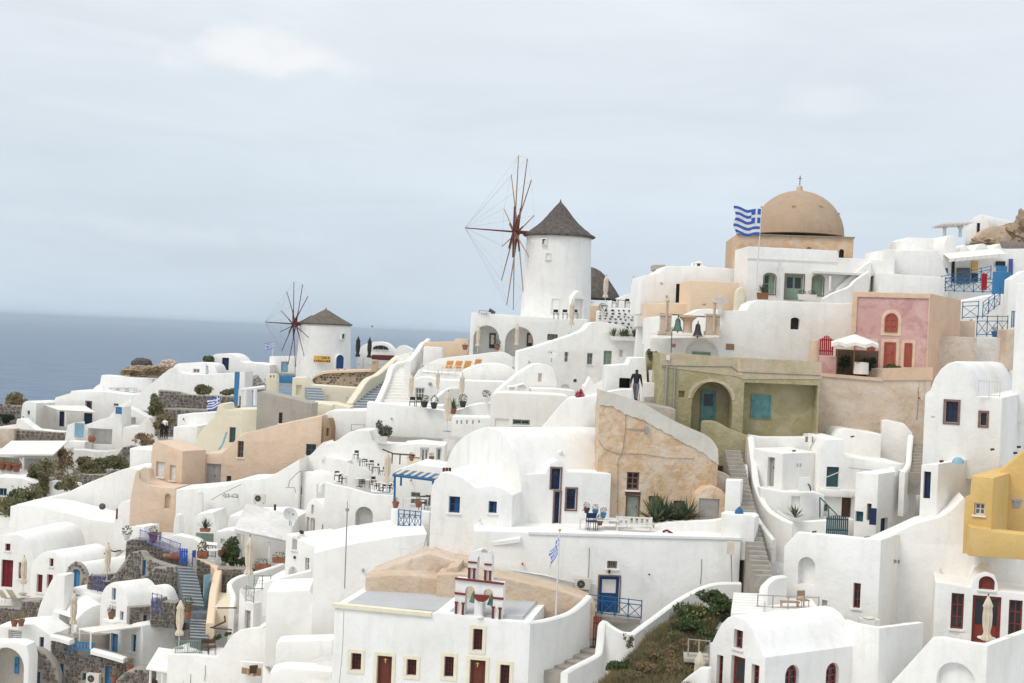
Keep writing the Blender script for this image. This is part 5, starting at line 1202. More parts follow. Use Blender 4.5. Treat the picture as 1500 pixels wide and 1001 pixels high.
house('white_pier', 'white upright wall end beside the ochre lean-to', 'wall', 75.6, -8, [(938, 597), (1022, 600)], 960, .8)
# path behind the ruin with the man
Z(0, 0, 1)
house('stone_path', 'grey stone landing on which the man in black stands', 'path', 79.4, 0, [(878, 592), (935, 590), (990, 600)], 640, 4, 'step_stone')
person('man in black jacket and grey trousers walking up the path', 931, 587, 80.4, 1.78, 160, 'jacket', 'trousers', stride=.26)
wall3('path_wall', 'low white parapet along the path behind the man', [(880, 575, 82.5), (905, 570, 82.6), (925, 569, 82.6)], 1.2, .3)
house('white_wall', 'white block with black opening behind the man', 'house', 86, 0, [(888, 536), (920, 534), (924, 524), (946, 524), (948, 562)], 640, 3, bev=.05, ops=[HO(907, 554, 924, 569, 1., back=1)])
house('white_wall', 'low white wall right of the man under olive tree', 'wall', 85, 0, [(940, 560), (966, 562)], 620, 1)
house('rubble_wall', 'rough stone ledge at the corner of olive house', 'wall', 84.6, 0, [(945, 582), (980, 580)], 640, .8, 'step_stone')
# ---- big white vault behind the terrace
house('barrel_vault', 'large smooth white barrel vault left of the ruin', 'house', 75.2, -55, smooth_prof([(646, 705), (653, 680), (666, 652), (688, 634), (714, 626), (736, 634), (749, 656), (758, 684), (763, 708)], 4), 830, ('R', 915), at=(763, 708), smooth=50)
house('white_gable', 'white slope roof peak between the vault and the ruin', 'roof', 82.5, -4, smooth_prof([(790, 630), (806, 611), (822, 593), (833, 584), (850, 583), (881, 577)]), 690, 3)
Z(600, 640, 4.552)
house('white_house', 'white house front with stacked navy doors and little arched dormer', 'house', 75.8, 8, [(755, 250), (830, 248), (910, 245), (918, 210), (940, 175), (985, 155), (1028, 178), (1044, 235), (1120, 235), (1345, 250)], 680, 2.5, bev=.05,
   ops=[D(945, 212, 1005, 352, 'navy', trim='trim_brown', tw=.09, glaze=.4), D(965, 368, 1000, 600, 'navy', trim='trim_brown', tw=.09), W(1046, 348, 1108, 485, 'navy', trim='trim_brown', tw=.09, ny=3)])
house('white_house', 'white house with navy windows left of the flag pole', 'house', 73.4, -14, smooth_prof([(146, 325), (180, 282), (215, 238), (290, 248), (360, 278), (430, 334), (500, 332), (560, 326), (630, 352), (688, 390)], 3), 950, ('R', 968), at=(688, 390),
   ops=[W(260, 398, 335, 508, 'blue', shut='blue', leaves=2, open=(0,), glass='interior'), W(525, 430, 581, 509, 'blue', shut='blue', leaves=2, open=(0,), glass='interior', sill='trim_white')])
mb = MB(); b = P(250, 235, 75)
ch_ = root('chimney_vents', b, 'row of small red brown vent pots on the white roof edge', 'vent')
for i in range(3): mb = MB(); mb.cbox(P(228 + 20 * i, 232, 75), .14, .14, .2); mb.obj('vent_pot', 'maroon', ch_)
wall3('pipe_ledge', 'white rounded ledge on the wall under the navy windows', [(440, 650, 72.2), (480, 680, 72.0), (560, 690, 71.9), (740, 668, 71.8)], .25, .25)
Z(0, 0, 1)
# ---- big windmill
def windmill(label, base, d, r0, r1, h, roof_h, roof_r, hub, adir, blade, nb, sprit, thatch, blade_mat, rot=0., wires=True, tip=None, concave=.5):
    b = P(*base, d); r = root('windmill', b, label, 'windmill')
    mb = MB(); mb.lathe(b - Vector((0, 0, 1.0)), [(r0 * 1.01, 0)] + [(r0 + (r1 - r0) * k / 10, 1.0 + h * k / 10) for k in range(11)], 56); mb.obj('tower', 'white', r, smooth=40)
    pr = [(roof_r, h - .12), (roof_r * 1.01, h + .05)] + [(roof_r * (1 - k / 14) * (1 - concave * .35 * sin(pi * k / 14)), h + .08 + roof_h * (k / 14)) for k in range(1, 14)] + [(.10, h + roof_h), (.03, h + roof_h + .3)]
    mb = MB(); mb.lathe(b, pr, 64, 0, 0, lambda a, k: 1 + .022 * sin(23 * a + k * 2.1) * (1 if k < 13 else 0) + .015 * sin(41 * a + 1.3 * k)); mb.obj('thatched_roof', thatch, r, smooth=60)
    mb = MB(); mb.lathe(b, [(r1 + .02, h - .3), (r1 + .1, h - .22), (r1 + .1, h - .13)], 48); mb.obj('eaves_ring', 'ruin_cap', r, smooth=40)
    ax = Vector((adir[0], adir[1], adir[2])).normalized(); hb = hub; hx = Vector((0, 0, 1)).cross(ax).normalized(); vz = ax.cross(hx).normalized()
    mb = MB(); mb.tube(hb - ax * (r1 * 1.35), hb + ax * .45, .2, .2, 10); mb.obj('axle', blade_mat[0], r)
    mb = MB(); mb.tube(hb - ax * .3, hb + ax * .3, .42, .42, 12); mb.obj('hub', blade_mat[0], r)
    e = hb + ax * sprit; mb = MB(); mb.tube(hb, e, .11, .05, 7); mb.obj('bowsprit', blade_mat[0], r)
    tips = []
    for k in range(nb):
        a = rot + 2 * pi * k / nb; dv = (hx * cos(a) + vz * sin(a)); off = ax * (.25 if k % 2 else -.15); L = blade * (1 + .03 * sin(5 * k))
        t = hb + off * .3 + dv * L; tips.append(t); mb = MB(); mb.tube(hb + off, t, .085 if blade > 7 else .065, .05, 6); o = mb.obj('sail_pole', blade_mat[1], r)
        mb = MB(); mb.tube(hb + off + ax * .1, hb + off + ax * .06 + dv * L * .33, .12 if blade > 7 else .06, .1 if blade > 7 else .05, 6); mb.obj('stiffener', blade_mat[0], o)
    if wires:
        for k, t in enumerate(tips):
            mb = MB(); mb.tube(e, t, .010, .010, 4); mb.obj('stay_wire', 'rope', r)
            mb = MB(); mb.tube(t, tips[(k + 1) % nb], .010, .010, 4); mb.obj('rim_wire', 'rope', r)
    return r, b
Z(670, 210, 3.708)
D1 = 155; hubp = P(322, 482, D1 - .9)
wm, wb = windmill('large white windmill with dark conical thatched roof on the ridge', (533, 962), D1, 3.85, 3.5, 9.15, 3.75, 3.85, hubp, (-.98, -.2, .02), 8.35, 12, 5.7, 'thatch', ('wood_red', 'wood_tan'), rad(8))
def mill_op(par, label, op, d, yaw, grow=8, mat='white'):
    x0, y0, x1, y1 = op['box']; house('x', label, 'x', d, yaw, [(x0 - grow, y0 - grow), (x1 + grow, y0 - grow)], y1 + grow, .9, mat, [op], par=par, part='window_block', bev=.03)
mill_op(wm, '', W(460, 520, 480, 550, 'dark', nx=1, ny=1), D1 - 3.35, -24, 5); mill_op(wm, '', W(481, 598, 503, 630, 'dark', nx=1, ny=1), D1 - 3.5, -14, 6)
mill_op(wm, '', W(512, 845, 551, 915, 'grey_green', nx=4, ny=1, glass='glass_grey'), D1 - 3.85, 0, 6)
house('x', '', 'x', D1 - 3.9, 30, smooth_prof([(628, 838), (645, 815), (662, 800), (678, 812), (692, 838)]), 990, 2.4, 'white', [HO(636, 845, 684, 980, .5, back=0)], par=wm, part='door_porch', bev=.03)
house('x', '', 'x', D1 - 3.3, 30, [(634, 846), (663, 846)], 892, .3, 'wood_brown', [], par=wm, part='door_leaf', bev=.02)
# second mill behind it: only the thatch shows
b = P(795, 920, 172); r = root('thatched_mill', b, 'dark thatched roof of a second mill behind the large windmill', 'windmill'); mb = MB(); mb.lathe(b - Vector((0, 0, 3)), [(3.9, 0), (3.7, 4.2)], 40); mb.obj('tower', 'white', r, smooth=40)
b2 = P(722, 846, 172); mb = MB(); mb.lathe(b2, [(3.65, 0), (3.68, .1), (2.9, 1.3), (2.0, 2.6), (1.1, 3.4), (.4, 3.75), (.02, 3.85)], 48, 0, 0, lambda a, k: 1 + .02 * sin(25 * a + k)); mb.obj('thatched_roof', 'thatch', r, smooth=60)
# arcade below the windmill
Z(600, 460, 4.172)
a1, a2 = HO(390, 70, 548, 262, 2.4, arch=1.05), HO(583, 80, 758, 262, 2.4, arch=1.05)
ar = house('arcade_house', 'white two arched arcade house below the large windmill', 'house', 149, 2, [(378, -8), (560, 2), (680, 12), (860, 22), (1090, 34)], 330, 9, bev=.1, ops=[a1, a2, W(842, 124, 905, 160, 'wood_brown', nx=2, ny=1, glass='glass_grey')])
inner(ar, a1, [D(487, 118, 525, 210, 'wood_brown', glaze=.8, glass='canvas_white')]); inner(ar, a2, [D(716, 118, 757, 200, 'wood_brown', glaze=.8, glass='canvas')])
closed_umbrella('closed beige parasol inside the left arcade arch', 415, 240, 148.5, 2.75); closed_umbrella('closed beige parasol inside the right arcade arch', 652, 236, 148.5, 2.9)
pot('terracotta pot with climbing plant beside the left arcade door', 535, 220, 148.4, .6, 'terracotta', 'leaf_green', .7); pot('terracotta pot on the wall left of arcade', 338, 220, 149, .6, 'terracotta', 'leaf_dry', .2)
closed_umbrella('closed beige parasol on the windmill terrace', 986, 122, 140, 3.3)
Z(670, 210, 3.708)
for x, l in ((535, 'black rattan armchair left of the windmill door'), (585, 'black rattan armchair under the windmill window'), (640, 'black rattan armchair at windmill door')): chair(x, 955, 147.5, l, 10, 'dark', 'rattan armchairs by the windmill', 1.15)
r = root('coin_telescope', P(185, 935, 149), 'dark telescope stand on the arcade roof', 'telescope'); mb = MB(); mb.tube(P(188, 935, 149), P(188, 915, 149), .08); mb.obj('stand', 'dark', r); mb = MB(); mb.tube(P(172, 905, 149), P(206, 922, 149), .22, .12, 10); mb.obj('tube', 'cloth_grey', r)
table(138, 935, 149, 'small table on the roof of the arcade', .9, 'wood_tan', 'wood_tan', .5)
# houses to the right of the windmill
Z(800, 400, 4.172)
house('white_house', 'curved white house with sage door and agaves on its roof', 'house', 128, 3, smooth_prof([(-170, 480), (-80, 455), (0, 430), (80, 405), (160, 378), (235, 345), (270, 308), (330, 298), (440, 318), (500, 340), (556, 368)], 3), 830, 5,
   ops=[W(112, 482, 135, 545, 'trim_white', nx=1, glass='glass_grey'), W(250, 490, 283, 560, 'grey_green', glass='glass_grey'), D(350, 476, 399, 612, 'sage'), HO(446, 470, 467, 512, .3), HO(88, 680, 146, 714, .2, arch=True)])
house('white_pier', 'rounded white wall pier right of the sage door', 'wall', 126, 0, smooth_prof([(545, 520), (552, 400), (562, 320), (585, 298), (606, 305), (620, 350), (625, 470)]), 760, 2)
house('white_house', 'white block with gabled grey door near pink flowers', 'house', 118, 0, [(228, 690), (242, 688), (268, 636), (300, 688), (362, 690)], 800, 3, bev=.05, ops=[D(250, 706, 300, 785, 'grey_door')])
planter('white trough of spiky agaves at left on the curved roof', 440, 412, 127.6, 1.5, .35, mat='white', plant='agave', kind='agave', ph=.95); planter('white trough of spiky agaves at right on the curved roof', 515, 414, 127.6, 1.4, .35, mat='white', plant='agave', kind='agave', ph=.95)
pw = house('pierced_wall', 'white wall with black stones set in it below parasols', 'wall', 136, 2, [(310, 235), (330, 220), (545, 215)], 340, .6)
lp = [(pw['top'][0][0], pw['zb']), (pw['top'][-1][0], pw['zb'])] + pw['top'][::-1]; stones(pw['pl'], lp, pw['root'], ['black', 'lava0'], .5, seed=11, gap=.55)
for x, y, l in ((360, 200, 'closed cream parasol standing before the second mill roof'), (527, 185, 'closed cream parasol right of the second mill roof')): closed_umbrella(l, x, y, 140, 3.0 if x < 400 else 2.6)
for i, x in enumerate((415, 500, 590)): chair(x, 212, 138.5, ['dark metal chair on the pierced wall terrace, left one', 'dark metal chair on the pierced wall terrace, middle one', 'dark metal chair on the pierced wall terrace, right one'][i], 20 * i, 'iron', 'metal chairs on the pierced wall terrace')
table(460, 212, 138.5, 'dark metal cafe table between the chairs above pierced wall', .8, 'iron', 'iron')
pot('flowering plant at left end of the pierced wall', 345, 265, 135, .5, 'white_old', 'leaf_grey', .9)
house('white_house', 'white house edge with pale pillar left of the white flat roof', 'house', 125, 0, [(566, 75), (600, 68), (640, 70)], 330, 3, 'white_warm')
house('peach_wall', 'short peach wall section below the second mill', 'wall', 142, 0, [(272, 200), (330, 200)], 300, 1, 'pink_trim')
house('white_roof', 'low white roof ridge right of the second mill', 'roof', 146, 0, [(380, 180), (440, 150), (500, 128), (620, 120)], 260, 3)  # only a roof, built as a solid volume
bush('olive_tree', 'small grey olive tree with thin trunk beside the olive house', [(640, 500, 86.5, 25, 38), (682, 505, 86.5, 28, 38)], 'leaf_grey', 700, .14, 'tree', twig=True)
r = [o for o in COL.objects if o.name.startswith('olive_tree')][-1]; mb = MB(); mb.path([P(676, 665, 86.5), P(672, 600, 86.5), P(678, 540, 86.5), P(665, 500, 86.5)], .05); mb.obj('trunk', 'wood_grey', r)
planter('white square planter of the small olive tree', 668, 670, 86.3, .9, .75, mat='white', plant=None)
bush('flower_bush', 'red and pink flowering bush beside white roof peak', [(203, 750, 83.5, 32, 40)], 'flower_red', 420, .13, twig=True)
lamp_post('small round lamp on thin post near the red flowers', (175, 720), (177, 665), 100); satdish('pale round satellite dish on white wall below windmill', 32, 545, 124, .42, -10)
# ---- cream vault, sunbed terrace and the white volumes left of centre
Z(600, 460, 4.172)
house('cream_vault', 'cream white flat vault with dark low window behind the big vault', 'house', 100, 0, smooth_prof([(490, 640), (496, 540), (512, 492), (560, 482), (750, 488), (930, 498), (975, 512), (1010, 560)], 4), 740, 4, 'white_warm', ops=[W(630, 646, 735, 678, 'grey_green', nx=2, ny=1), HO(520, 640, 605, 690, .1)])
house('terrace_parapet', 'curved white parapet behind the orange sunbeds', 'wall', 142, 2, smooth_prof([(5, 425), (60, 345), (120, 302), (200, 272), (400, 248), (560, 232), (630, 262)]), 470, .5)
house('white_terrace', 'white terrace deck carrying the orange sunbeds', 'terrace', 134, 2, [(70, 352), (200, 362), (450, 372)], 480, 7)
house('white_dome_roof', 'low rounded white roof in front of the sunbeds', 'roof', 131, 2, smooth_prof([(295, 400), (335, 345), (420, 312), (520, 305), (600, 318), (650, 350)]), 520, 4)
house('white_house', 'white house with shallow arched front beneath sunbed terrace', 'house', 126, 2, smooth_prof([(5, 440), (30, 405), (70, 388), (120, 388), (170, 402), (280, 408), (440, 412), (650, 418)], 3), 640, 4, ops=[W(35, 452, 90, 522, 'pale_paint', nx=3, glass='glass_grey')])
house('white_wall', 'white wall rising to the right behind the cream vault', 'wall', 121, 4, smooth_prof([(530, 480), (640, 385), (740, 318), (790, 305), (850, 315), (885, 350), (900, 420)], 3), 640, 3, ops=[W(785, 362, 808, 415, 'trim_white', nx=1, ny=1, glass='canvas')])
house('white_wall', 'white wall with small green arched vent under windmill', 'wall', 118, 4, [(740, 455), (900, 458), (1010, 470)], 620, 3)
for i, x in enumerate((232, 287, 342, 405)): sunbed(x, 352 - 10 * (i == 3), 138.5, ['orange sunbed, leftmost of four on white terrace', 'orange sunbed, second from left on white terrace', 'orange sunbed, third from left on white terrace', 'orange sunbed, rightmost half hidden on white terrace'][i], -160, 'orange_canvas', 'orange sunbeds')
railing('terrace_railing', 'thin white railing in front of the orange sunbeds', (70, 360, 133.9), (320, 372, 133.9), .8, 'pale_paint', 6, style='none')
house('white_wall', 'low curved white wall in front of the potted agave', 'wall', 116, 0, smooth_prof([(-260, 540), (-60, 558), (60, 570), (200, 590), (300, 586), (400, 552), (500, 546)], 3), 760, 2)
house('white_wall', 'white wall with a row of small dark holes behind the vault', 'wall', 107, 0, [(262, 626), (480, 632), (630, 642)], 760, 2.5, ops=[HO(x, 650, x + 10, 672 - (x > 400) * 6, .2) for x in (285, 312, 345, 382, 420)])
for x, y, d, h, l in ((5, 560, 121, 2.7, 'closed cream parasol at the left end of parasol terrace'), (168, 500, 124, 2.2, 'closed tan parasol left of the arched white house stairs'), (315, 560, 119, 2.7, 'closed cream parasol behind the potted agave'), (228, 720, 108, 3.1, 'large closed cream parasol just left of the big vault')): closed_umbrella(l, x, y, d, h)
for x, y, mt, k, l in ((265, 612, 'terracotta', 'agave', 'terracotta pot with big agave on the parasol terrace'), (90, 572, 'pot_dark', 'bush', 'black pot with plant on the parasol terrace'), (148, 580, 'pot_dark', 'bush', 'dark pot with small plant right of black pot'), (325, 572, 'pot_dark', 'bush', 'dark pot with dark plant by closed parasol'), (468, 545, 'white', 'bush', 'white pot with bright green plant near cream vault')): pot(l, x, y, 115.6, .55, mt, 'agave' if k == 'agave' else 'leaf_green', 1.0 if k == 'agave' else .7, kind=k)
for x, l in ((15, 'black low armchair at left of parasol terrace'), (55, 'black low armchair second from left on parasol terrace')): chair(x, 572, 116.4, l, 0, 'dark', 'black armchairs on parasol terrace')
Z(400, 600, 3.848)
house('white_wall', 'large blank white wall below the parasol terrace', 'wall', 119, 0, smooth_prof([(270, 90), (285, 45), (330, 8), (560, 5), (660, -30), (960, -20)], 3), 330, 3)
house('white_house', 'white block with french doors left of the big vault', 'house', 109, 0, [(735, 198), (830, 190), (970, 204)], 380, 4, ops=[D(918, 215, 950, 300, 'trim_white', glaze=.85, glass='glass_grey'), D(828, 215, 878, 330, 'trim_white', glaze=.8, leaves=2, glass='glass_grey')])
stairs('cream_steps', 'narrow cream steps left of the french doors', (800, 290, 108), (785, 205, 112), 1.1, 8, 'cream', skew=0)
bush('olive_bush', 'grey green bush in square white pot on the white terrace', [(622, 108, 111.6, 46, 54)], 'leaf_grey', 1100, .16); planter('square whitewashed planter under the grey green bush', 608, 190, 111.4, 1.0, .55, mat='white_old', plant=None)
railing('iron_handrail', 'thin grey handrail on the white terrace left of the bush', (440, 122, 116), (512, 122, 116), .55, 'rope', 1, style='none')
tw = terrace('white_terrace', 'white restaurant terrace with arched opening and many tables', 100, -12, [(292, 412), (420, 440), (560, 478), (690, 486)], 720, 9, drop=.35, ops=[HO(462, 548, 562, 680, 1.6, arch=.95)])
house('white_wall', 'white wall end dividing the restaurant terrace', 'wall', 103, 20, [(424, 300), (558, 350)], 500, .5)
Z(0, 0, 1)
for i, (x, y) in enumerate(((497, 706), (506, 709), (516, 711), (526, 713), (536, 715), (546, 717), (556, 719), (566, 721), (576, 720), (541, 690), (550, 695), (532, 683))):
    table(x, y, 102.6 + (i % 3) * .5 + (4 if i > 8 else 0), ORD[i] + ' white restaurant table on the white terrace, counted in rows', .62, 'iron', 'canvas_white', group='restaurant tables', rnd=i % 3 == 0, h=.62)
for i, (x, y) in enumerate(((493, 704), (501, 708), (511, 711), (521, 712), (531, 715), (541, 717), (551, 719), (561, 722), (571, 722), (580, 718), (527, 678), (535, 683), (543, 687), (551, 692), (559, 697), (521, 673), (548, 712), (585, 714))):
    chair(x, y, 103 + (i % 4) * .5 + (4 if 9 < i < 16 else 0), ORD[i] + ' black iron restaurant chair on the white terrace, counted in rows', i * 47, 'iron', 'black restaurant chairs', .78)
closed_umbrella('closed grey beige parasol on the restaurant terrace', 566, 722, 101.5, 2.9)
Z(400, 600, 3.848)
pg = root('blue_pergola', P(683, 560, 86), 'blue timber pergola with striped slats over the terrace', 'pergola')
for x, y0, y1, d in ((683, 368, 560, 86), (898, 398, 560, 85.5), (720, 345, 430, 91), (938, 372, 430, 90.5)): mb = MB(); mb.tube(P(x, y1, d), P(x + 4, y0, d), .07); mb.obj('post', 'rail_blue', pg)
for (x0, y0, d0), (x1, y1, d1) in (((675, 370, 86), (905, 398, 85.5)), ((715, 348, 91), (945, 372, 90.5)), ((680, 368, 86), (722, 346, 91)), ((900, 396, 85.5), (942, 370, 90.5))): mb = MB(); mb.tube(P(x0, y0, d0), P(x1, y1, d1), .09); mb.obj('beam', 'rail_blue', pg)
for i in range(11):
    u = (i + .5) / 11; p, q = P(680 + 222 * u, 364 + 27 * u, 85.9), P(718 + 224 * u, 343 + 25 * u, 90.9); mb = MB(); mb.box(p, Vector((.26, 0, 0)), q - p, Vector((0, 0, .05))); mb.obj('slat', 'rail_blue' if i % 2 else 'canvas', pg)
house('white_house', 'white house with two green windows behind the blue pergola', 'house', 93, -8, [(690, 345), (800, 305), (965, 330)], 620, 4, ops=[W(776, 467, 828, 531, 'grey_green', glass='glass_grey'), W(856, 482, 888, 546, 'grey_green', glass='glass_grey')])
house('white_parapet', 'white parapet carrying the blue crossed railing', 'wall', 83.4, -12, [(664, 560), (702, 566), (704, 665), (830, 678), (834, 572), (882, 580)], 760, .4, bev=.04)
railing('blue_railing', 'blue crossed railing set in the white parapet under pergola', (704, 660, 83.2), (830, 674, 82.7), 1.0, 'rail_blue', 4)
house('white_wall', 'long white roof block left of the ochre roof', 'house', 79, 7, [(232, 808), (380, 772), (525, 742), (700, 715), (868, 702)], 1400, 7)
house('white_house', 'low white house with small windows and arched niche', 'house', 90, -38, [(72, 700), (140, 730), (240, 775)], 1010, 4, ops=[W(108, 712, 136, 792, 'trim_white', nx=2, glass='canvas'), W(180, 836, 203, 908, 'trim_white', nx=1, glass='glass_grey'), HO(86, 885, 136, 950, .4, arch=True)])
lamp_post('tall thin grey pole in front of long white roof block', (403, 1010), (418, 575), 77.5, 'rope', 'grey_metal', .035)
house('vaulted_house', 'narrow white vaulted house with arched french doors near satellite dish', 'house', 103, -48, smooth_prof([(180, 740), (182, 600), (192, 540), (225, 503), (262, 522), (292, 590), (308, 680)], 4), 830, ('R', 520), at=(308, 680), ops=[W(188, 606, 204, 702, 'trim_white', nx=1, ny=3, glass='glass_grey'), D(208, 612, 234, 735, 'trim_white', glaze=.8, glass='glass_grey'), W(215, 535, 229, 592, 'trim_white', nx=1, arch=True), W(274, 645, 294, 708, 'grey_green', nx=1, arch=True)])
house('vaulted_house', 'higher white vaulted house with lunette window behind satellite dish', 'house', 109, -45, smooth_prof([(82, 520), (86, 450), (105, 400), (140, 360), (180, 345), (215, 365), (245, 420)], 4), 760, ('R', 430), at=(245, 420), ops=[W(138, 425, 162, 480, 'dark', nx=1, ny=1, arch=True), W(140, 500, 156, 570, 'trim_white', nx=1)])
satdish('big grey satellite dish in front of the vaulted houses', 92, 655, 99, .5, 25)
house('white_wall', 'white ramp wall running down from the terrace to the peach house', 'wall', 112, -6, smooth_prof([(-30, 400), (60, 340), (150, 285), (200, 265), (250, 215), (285, 185), (300, 195), (360, 175), (440, 125), (540, 122), (580, 190), (760, 200)], 3), 560, 3)
house('white_niche', 'white wall with a small arched niche beside the peach house end', 'wall', 111, -10, [(265, 280), (320, 268), (420, 290)], 480, 3, ops=[HO(275, 262, 294, 306, .25, arch=True)])
house('stone_obelisk', 'small brown stone gable with tiny window at end of the peach wall', 'gable', 117, -20, smooth_prof([(288, 100), (300, 65), (312, 48), (322, 70), (328, 105)]), 190, .8, 'sign_brown', ops=[HO(300, 105, 316, 150, .2)])
r = root('handrail', P(620, 240, 108), 'dark brown slanting handrail above the restaurant', 'railing'); mb = MB(); mb.path([P(618, 225, 108), P(680, 250, 107), P(800, 258, 106)], .06); mb.obj('rail', 'wood_brown', r)
for x, y in ((672, 250), (716, 255)): mb = MB(); mb.tube(P(x, y, 107), P(x - 2, y + 55, 107), .05); mb.obj('post', 'wood_brown', r)

# ---- fittings on the blank white walls
Z(600, 640, 4.552)
for x, y, l in ((778, 100, 'small white dome lamp on the big vault, left one'), (1005, 104, 'small white dome lamp on the big vault, right one')):
    b = P(x, y, 77.6); mb = MB(); mb.ball(b, .14, .14, .14, 8); tag(mb.obj('wall_lamp', 'trim_white', None, b, smooth=60), l, 'lamp', 'dome lamps on the vault')
Z(400, 780, 4.528)
def pipe(label, pts, d, mat='rope', r_=.025):
    q = [P(x, y, d if not isinstance(d, tuple) else d[0] + (d[1] - d[0]) * i / (len(pts) - 1)) for i, (x, y) in enumerate(pts)]
    mb = MB(); mb.path(q, r_, 6); tag(mb.obj('wall_pipe', mat, None, q[0]), label, 'pipe', 'pipes on the walls')
pipe('thin grey pipe following the foot of the long white block', [(625, 275), (720, 290), (850, 200), (990, 140), (1020, 20)], (76.5, 78.5))
pipe('white square outlined pipe on the long white block', [(845, 190), (850, 105), (920, 100), (1000, 60)], 78.2, 'trim_white', .03)
pipe('thin cable hanging down the church front', [(470, 520), (462, 760), (440, 1005)], 66.1, 'rope', .015)
house('white_wall', 'low white ledge wall left of the long white block', 'wall', 85.5, 10, [(-60, 330), (60, 300), (255, 255)], 560, .4); house('white_ledge', 'stepped white ledge below the long white block', 'wall', 80.5, 4, [(-40, 395), (240, 385), (262, 420), (600, 440)], 900, 4)
house('white_ledge', 'rounded white kerb near the bottom left of church', 'wall', 76, 3, smooth_prof([(20, 745), (60, 725), (250, 718), (400, 712)]), 900, 1.5); house('white_ledge', 'lowest white step wall left of the church', 'wall', 73, 2, smooth_prof([(-20, 930), (60, 905), (220, 910), (390, 925)]), 1100, 1.5)
Z(840, 780, 4.531)
pipe('white conduit running along the big terrace wall', [(-420, 250), (-200, 285), (0, 330), (150, 345)], 71.85, 'trim_white', .03)
for x, y, l in ((503, 284, 'small dark vent hole cap on the big terrace wall'), (238, 272, 'small wall lamp above the blue door')):
    b = P(x, y, 71.9); mb = MB(); mb.cbox(b, .1, .1, .18 if x < 400 else .06); tag(mb.obj('wall_fitting', 'dark', None, b), l, 'fitting')
Z(1330, 490, 4.765)
for x, y, mt, l in ((590, 805, 'wood_brown', 'small brown spout on the blue windowed house'), (775, 788, 'dark', 'upper dark vent beside the yellow house'), (750, 830, 'dark', 'lower dark vent beside the yellow house'), (235, 888, 'maroon', 'small maroon roof lamp on the white porch'), (175, 576, 'canvas', 'little cream wall lamp left of the blue window')):
    b = P(x, y, 73.6 if x > 700 else 71.6 if y > 850 else 74.2); mb = MB(); mb.tube(b - Vector((.09, 0, 0)), b + Vector((.09, 0, .03)), .07, .05, 8); tag(mb.obj('wall_fitting', mt, None, b), l, 'fitting')
b = P(350, 898, 71.6); mb = MB(); mb.lathe(b, [(.3, 0), (.28, .14), (.18, .25), (.02, .3)], 14); tag(mb.obj('roof_light', 'pale_blue', None, b, smooth=50), 'pale blue dome light on the white porch roof', 'roof light')
# ================================================================== LEFT SIDE
def box3(par, nm, mat, x0, y0, d0, x1, y1, d1, r_=.05):
    mb = MB(); mb.tube(P(x0, y0, d0), P(x1, y1, d1), r_); return mb.obj(nm, mat, par)
# ---- small windmill on the far ridge
Z(370, 400, 3.848)
D2 = 195; hubp = P(240, 288, D2 - 1.8)
wm, wb = windmill('smaller white windmill with brown roof and bare red sails at left', (398, 575), D2, 3.75, 3.45, 7.0, 2.0, 3.62, hubp, (-.86, -.50, .02), 5.75, 12, 4.3, 'thatch_brown', ('wood_red', 'wood_red'), rad(12), wires=True, concave=.12)
mill_op(wm, '', W(505, 342, 523, 373, 'trim_white', nx=1, ny=1), D2 - 2.6, 42, 4)
house('x', '', 'x', D2 - 3.1, 30, smooth_prof([(464, 510), (470, 475), (494, 456), (515, 470), (522, 505)]), 560, 2.2, 'white', [D(472, 462, 515, 540, 'blue', arch=True, leaves=1)], par=wm, part='door_porch', bev=.03)
def text_board(label, x0, y0, x1, y1, d, yaw, txt, mat='sign_yellow', ink='maroon', size=.5):
    pl = Pl(P((x0 + x1) / 2, (y0 + y1) / 2, d), rad(yaw)); s0, t1 = pl.st(x0, y0); s1, t0 = pl.st(x1, y1); r = root('wall_sign', pl.w((s0 + s1) / 2, t0), label, 'sign'); mb = MB(); bar(mb, pl, s0, s1, t0, t1, 0, .06); mb.obj('board', mat, r)
    rnd = random.Random(int(x0)); k = len(txt)
    for j, line in enumerate(txt):
        if not line:
            for q in range(9): mb = MB(); a_ = s0 + (s1 - s0) * (q + .25) / 9; h = (t1 - t0) / k; bar(mb, pl, a_, a_ + (s1 - s0) * .075, t0 + h * (k - 1 - j) + h * (.22 + .1 * rnd.random()), t0 + h * (k - 1 - j) + h * (.6 + .25 * rnd.random()), -.02, -.001); mb.obj('worn_lettering', ink, r)
            continue
        cu = bpy.data.curves.new('lettering', 'FONT'); cu.body = line; cu.align_x = 'CENTER'; cu.align_y = 'CENTER'; h = (t1 - t0) / k; cu.size = h * .95; cu.extrude = .01
        o = bpy.data.objects.new('lettering', cu); COL.objects.link(o); o.parent = r; cu.materials.append(MATS[ink])
        p = pl.w((s0 + s1) / 2, t1 - h * (j + .5), -.02); o.location = p - worg(r); o.rotation_euler = (pi / 2, 0, pl.yaw)
        bpy.context.view_layer.update(); w_ = o.dimensions.x
        sx = min(1, (s1 - s0) * .5 / w_); nm = bpy.data.meshes.new_from_object(o.evaluated_get(bpy.context.evaluated_depsgraph_get())); o2 = bpy.data.objects.new('lettering', nm); COL.objects.link(o2); o2.parent = r; o2.location = o.location + pl.a * (s1 - s0) * .2; o2.rotation_euler = o.rotation_euler; o2.scale.x = sx; bpy.data.objects.remove(o)
text_board('yellow lettered sign on the small windmill wall', 345, 466, 438, 508, D2 - 4.3, -4, ['Cafe &', ''])
text_board('small yellow sign on the white wall left of small windmill', 28, 510, 70, 538, 196, 0, [''])
house('white_hut', 'small white hut with pale blue window left of small windmill', 'house', 197, -10, [(95, 470), (240, 468)], 640, 4, ops=[W(160, 500, 200, 560, 'pale_blue', shut='pale_blue', leaves=2)])
